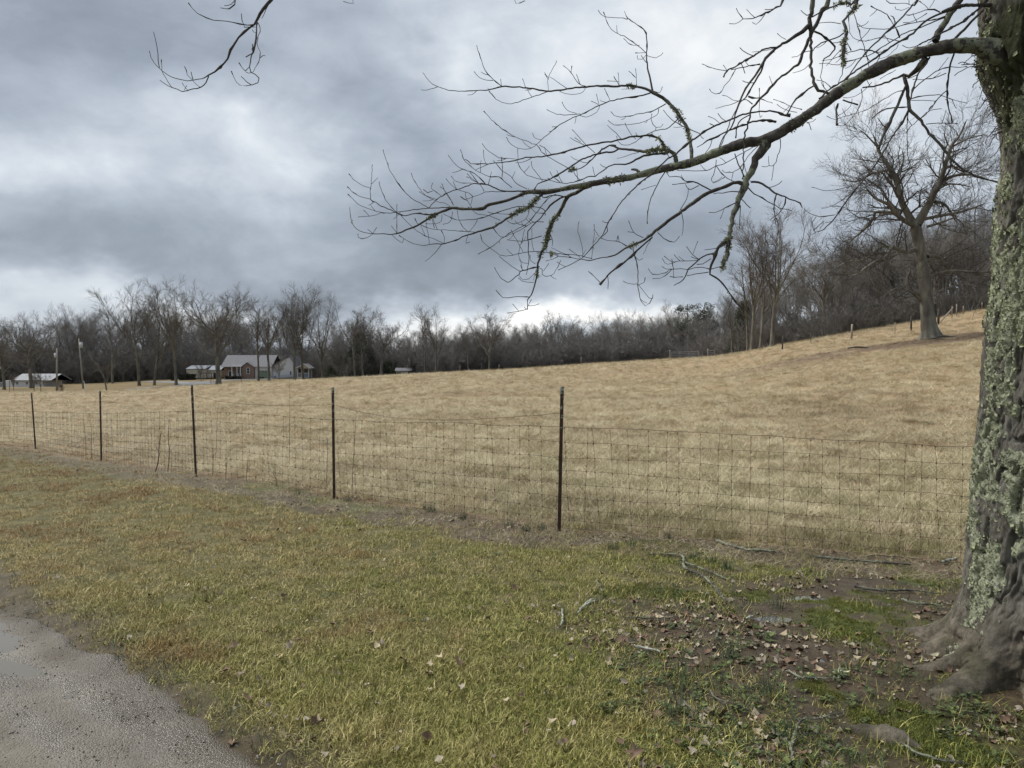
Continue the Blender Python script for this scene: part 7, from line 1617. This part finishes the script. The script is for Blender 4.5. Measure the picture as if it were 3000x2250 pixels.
# wild onion clumps
ONI = [(872,1452,10.6,'wild onion clump on the mud left of the second post'),(1018,1472,9.7,'round wild onion clump just right of the second post'),(1250,1493,8.9,'wild onion clump midway along the nearest panel, left of a pair'),(1266,1500,8.8,'wild onion clump midway along the nearest panel, right of a pair'),
 (1355,1523,8.4,'small wild onion clump left of the nearest post'),(1492,1545,7.9,'wild onion clump between the nearest post and the small clump'),(1540,1556,7.8,'broad wild onion clump close left of the nearest post'),(1588,1556,7.8,'small wild onion clump touching the nearest post'),
 (1676,1530,7.4,'tall wild onion clump just right of the nearest post'),(1796,1612,6.7,'dense wild onion clump on the bare strip right of the nearest post'),(1848,1608,6.7,'smaller wild onion clump beside the dense one'),(1960,1580,6.7,'bluish wild onion clump at the foot of the wire'),
 (2035,1640,6.2,'wild onion clump left of the fallen lichen branch end'),(2082,1652,6.1,'leafiest wild onion clump behind the lichen branch'),(2125,1668,6.0,'low wild onion clump right of the lichen branch'),(2275,1785,5.1,'wild onion clump standing by the puddle'),
 (2255,2045,3.75,'tall upright wild onion clump in the leaf litter'),(1990,1990,3.95,'wild onion wisps at the edge of the lawn'),(2135,1930,4.3,'wild onion clump in front of the puddle'),(2300,2170,3.3,'wild onion clump among the pale leaves near the bottom edge'),(1975,2100,3.6,'sparse wild onion tuft where lawn meets leaves')]
for i, (px, row, d, lb) in enumerate(ONI):
    g = ground_at(px, row); hgt = 0.10 if i < 15 else 0.16
    me = blade_proto('wild_onion', 60 if i < 15 else 34, 0.05, hgt*0.6, hgt*1.25, 0.0035, 0.28, 0.35, 600+i, MOn, 3)
    tag(link('wild_onion', me, None, g), lb, 'wild onion', 'wild onion clumps along fence and mud')
# pale clump of strap leaves at the wire
g = ground_at(2655, 1625); tag(link('dry_tussock', blade_proto('dry_tussock', 30, 0.04, 0.10, 0.2, 0.008, 0.55, 0.7, 640, M_straws, 3), None, g), 'small pale dry tussock at the wire near the trunk', 'tussock')
# sticks lying on the ground
M_stick = M_branch
K4 = (1700,1400,1.7015); K9 = (900,1700,2.212)
STK = [(K4,[(340,397),(500,402),(520,460),(600,500),(650,540),(700,600),(727,632)],[.010,.013,.013,.013,.013,.011,.006],'long forked lichen covered branch lying where the lawn ends',1),
 (K4,[(512,432),(600,462),(690,500),(740,520)],[.009,.008,.006,.003],'thinner side branch beside the long lichen covered branch',1),
 (K4,[(670,322),(740,347),(830,372),(920,380),(1010,387)],[.016,.016,.014,.016,.010],'thick mottled broken limb lying left under the wire',1),
 (K4,[(1160,407),(1280,418),(1400,432),(1600,442),(1650,446)],[.013,.014,.014,.012,.008],'dark mottled limb lying under the wire near the trunk',0.6),
 (K4,[(1370,557),(1480,577),(1640,577),(1800,587)],[.014,.014,.009,.004],'dark fallen limb left of the trunk base',0.3),
 (K4,[(1800,437),(1872,417)],[.017,.016],'short pale broken stick near the trunk',2),
 (K4,[(1590,617),(1680,642),(1800,652)],[.007,.009,.007],'thin grey stick lying just left of the trunk',1),
 (K4,[(275,865),(330,872),(400,887)],[.009,.009,.006],'short lichen covered stick on the lawn',2),
 (K4,[(1057,1442),(1055,1340),(1100,1230),(1180,1217),(1310,1195)],[.006,.007,.007,.005,.003],'crooked thin stick pointing to the bottom edge',1),
 (K4,[(0,677),(40,632),(80,615)],[.009,.010,.006],'pale lichen stick on the green lawn',2),
 (K4,[(680,817),(695,755)],[.006,.005],'tiny upright looking twig in the grass left of the puddle',1),
 (K4,[(78,520),(110,582)],[.006,.007],'tiny dark twig on the lawn near the fence',1),
 (K4,[(1030,972),(1110,1017),(1290,1022)],[.006,.007,.004],'thin twig lying in the weeds in front of the trunk',1),
 (K4,[(1600,1352),(1700,1402),(1830,1437),(1910,1442)],[.005,.007,.007,.004],'thin pale twig at the foot of the roots',1),
 (K9,[(1650,212),(1655,290),(1618,332)],[.008,.008,.004],'short white lichened stick on the lawn, left of two',2),
 (K9,[(1750,242),(1800,182),(1872,145)],[.007,.009,.005],'white and black lichened stick on the lawn, right of two',2),
 (K4,[(1400,432),(1460,400),(1680,412)],[.006,.006,.004],'curved thin twig above the dark mottled limb',0.5),
 (K4,[(820,722),(862,706)],[.010,.008],'short whitish stick right beside the puddle',2),
 (K4,[(470,1130),(520,1150),(580,1200)],[.006,.006,.003],'thin brown twig in the pale leaves',0.5),
 (K4,[(640,1085),(700,1130),(800,1160)],[.005,.005,.003],'fine twig lying across the leaf litter',0.5),
 (K4,[(205,705),(300,715),(470,712)],[.004,.005,.003],'long fine twig lying on the lawn left of the mud',0.5)]
M_wht = mat('white_lichen_stick', (0.42,0.43,0.37), stops=[(0.35,(0.07,0.06,0.05)),(0.5,(0.30,0.31,0.25)),(0.7,(0.52,0.53,0.46))], scale=25, rough=0.9)
for i, (kk, pts, rs, lb, li) in enumerate(STK):
    G = np.array([ground_at(kk[0]+a/kk[2], kk[1]+b/kk[2]) for a, b in pts]); c = G[0].copy(); G[:, 2] += np.array(rs)*0.9+0.012; P, R = resample(G-c, rs, 0.02)
    g2 = np.random.default_rng(700+i); P[1:-1] += g2.normal(size=P[1:-1].shape)*0.002; R = R*(1+0.15*g2.normal(size=len(R)))
    R = R*0.78; V, Q = tube_batch(P[None], R[None], 7); o = link('fallen_stick', new_mesh('fallen_stick', V, Q, None, M_wht if li >= 2 else M_branch, True, dict(thick=np.ones(len(V))*min(1, li))), None, c)
    tag(o, lb, 'stick', 'sticks fallen from the near tree')
    if len(pts) > 2 and li < 2:
        A = kids(P[None], R[None], 4, 0.1, 0.95, 0.8, lambda t: 0.10+0*t, 4, 0.1, 0.0, g2, 0.5, 0.0018, flat=0.9); V, Q = tube_batch(*A, 4); link('twig', new_mesh('twig', V, Q, None, M_branch, True, dict(thick=np.zeros(len(V)))), o)
    if li >= 1:
        w = g2.choice(len(P), int(len(P)*1.2)+2); V = flakes(P[w]+g2.normal(size=(len(w), 3))*R[w][:, None]*0.6, np.full(len(w), 0.010), 5, g2); tag(link('lichen', new_mesh('lichen', V, None, np.arange(len(V)).reshape(-1, 3), M_lich, False), o), kind='stuff')
# bits that catch the eye
g = ground_at(2462, 1985); V = flakes(np.array([[0, 0, 0.01]]*8)+np.random.default_rng(1).normal(size=(8, 3))*0.012, np.full(8, 0.03), 6, np.random.default_rng(2)); tag(link('lichen_scrap', new_mesh('lichen_scrap', V, None, np.arange(len(V)).reshape(-1, 3), mat('bright_pale_lichen', (0.55,0.56,0.38), rough=0.9), False), None, g), 'bright pale yellow scrap of lichen on the soil left of the roots', 'lichen')
for px, row, lb in [(1178,1958,'upright red brown oak leaf on the lawn, leftmost of three'),(1293,1950,'tan brown oak leaf on the lawn, middle of three'),(1340,1962,'curled brown oak leaf on the lawn, rightmost of three'),(1860,2238,'orange brown leaf at the bottom edge of the picture'),(685,1915,'small dark brown leaf heap on the lawn near the drive')]:
    g = ground_at(px, row); o = link('oak_leaf', leaf('oak_leaf', px, M_lf2 if px != 1293 else M_lf5, 0.030), None, np.array(g)+[0, 0, 0.035]); o.rotation_euler = (0.5, -0.4, px); tag(o, lb, 'leaf')
S.cycles.max_bounces = 5; S.cycles.diffuse_bounces = 3; S.cycles.glossy_bounces = 2
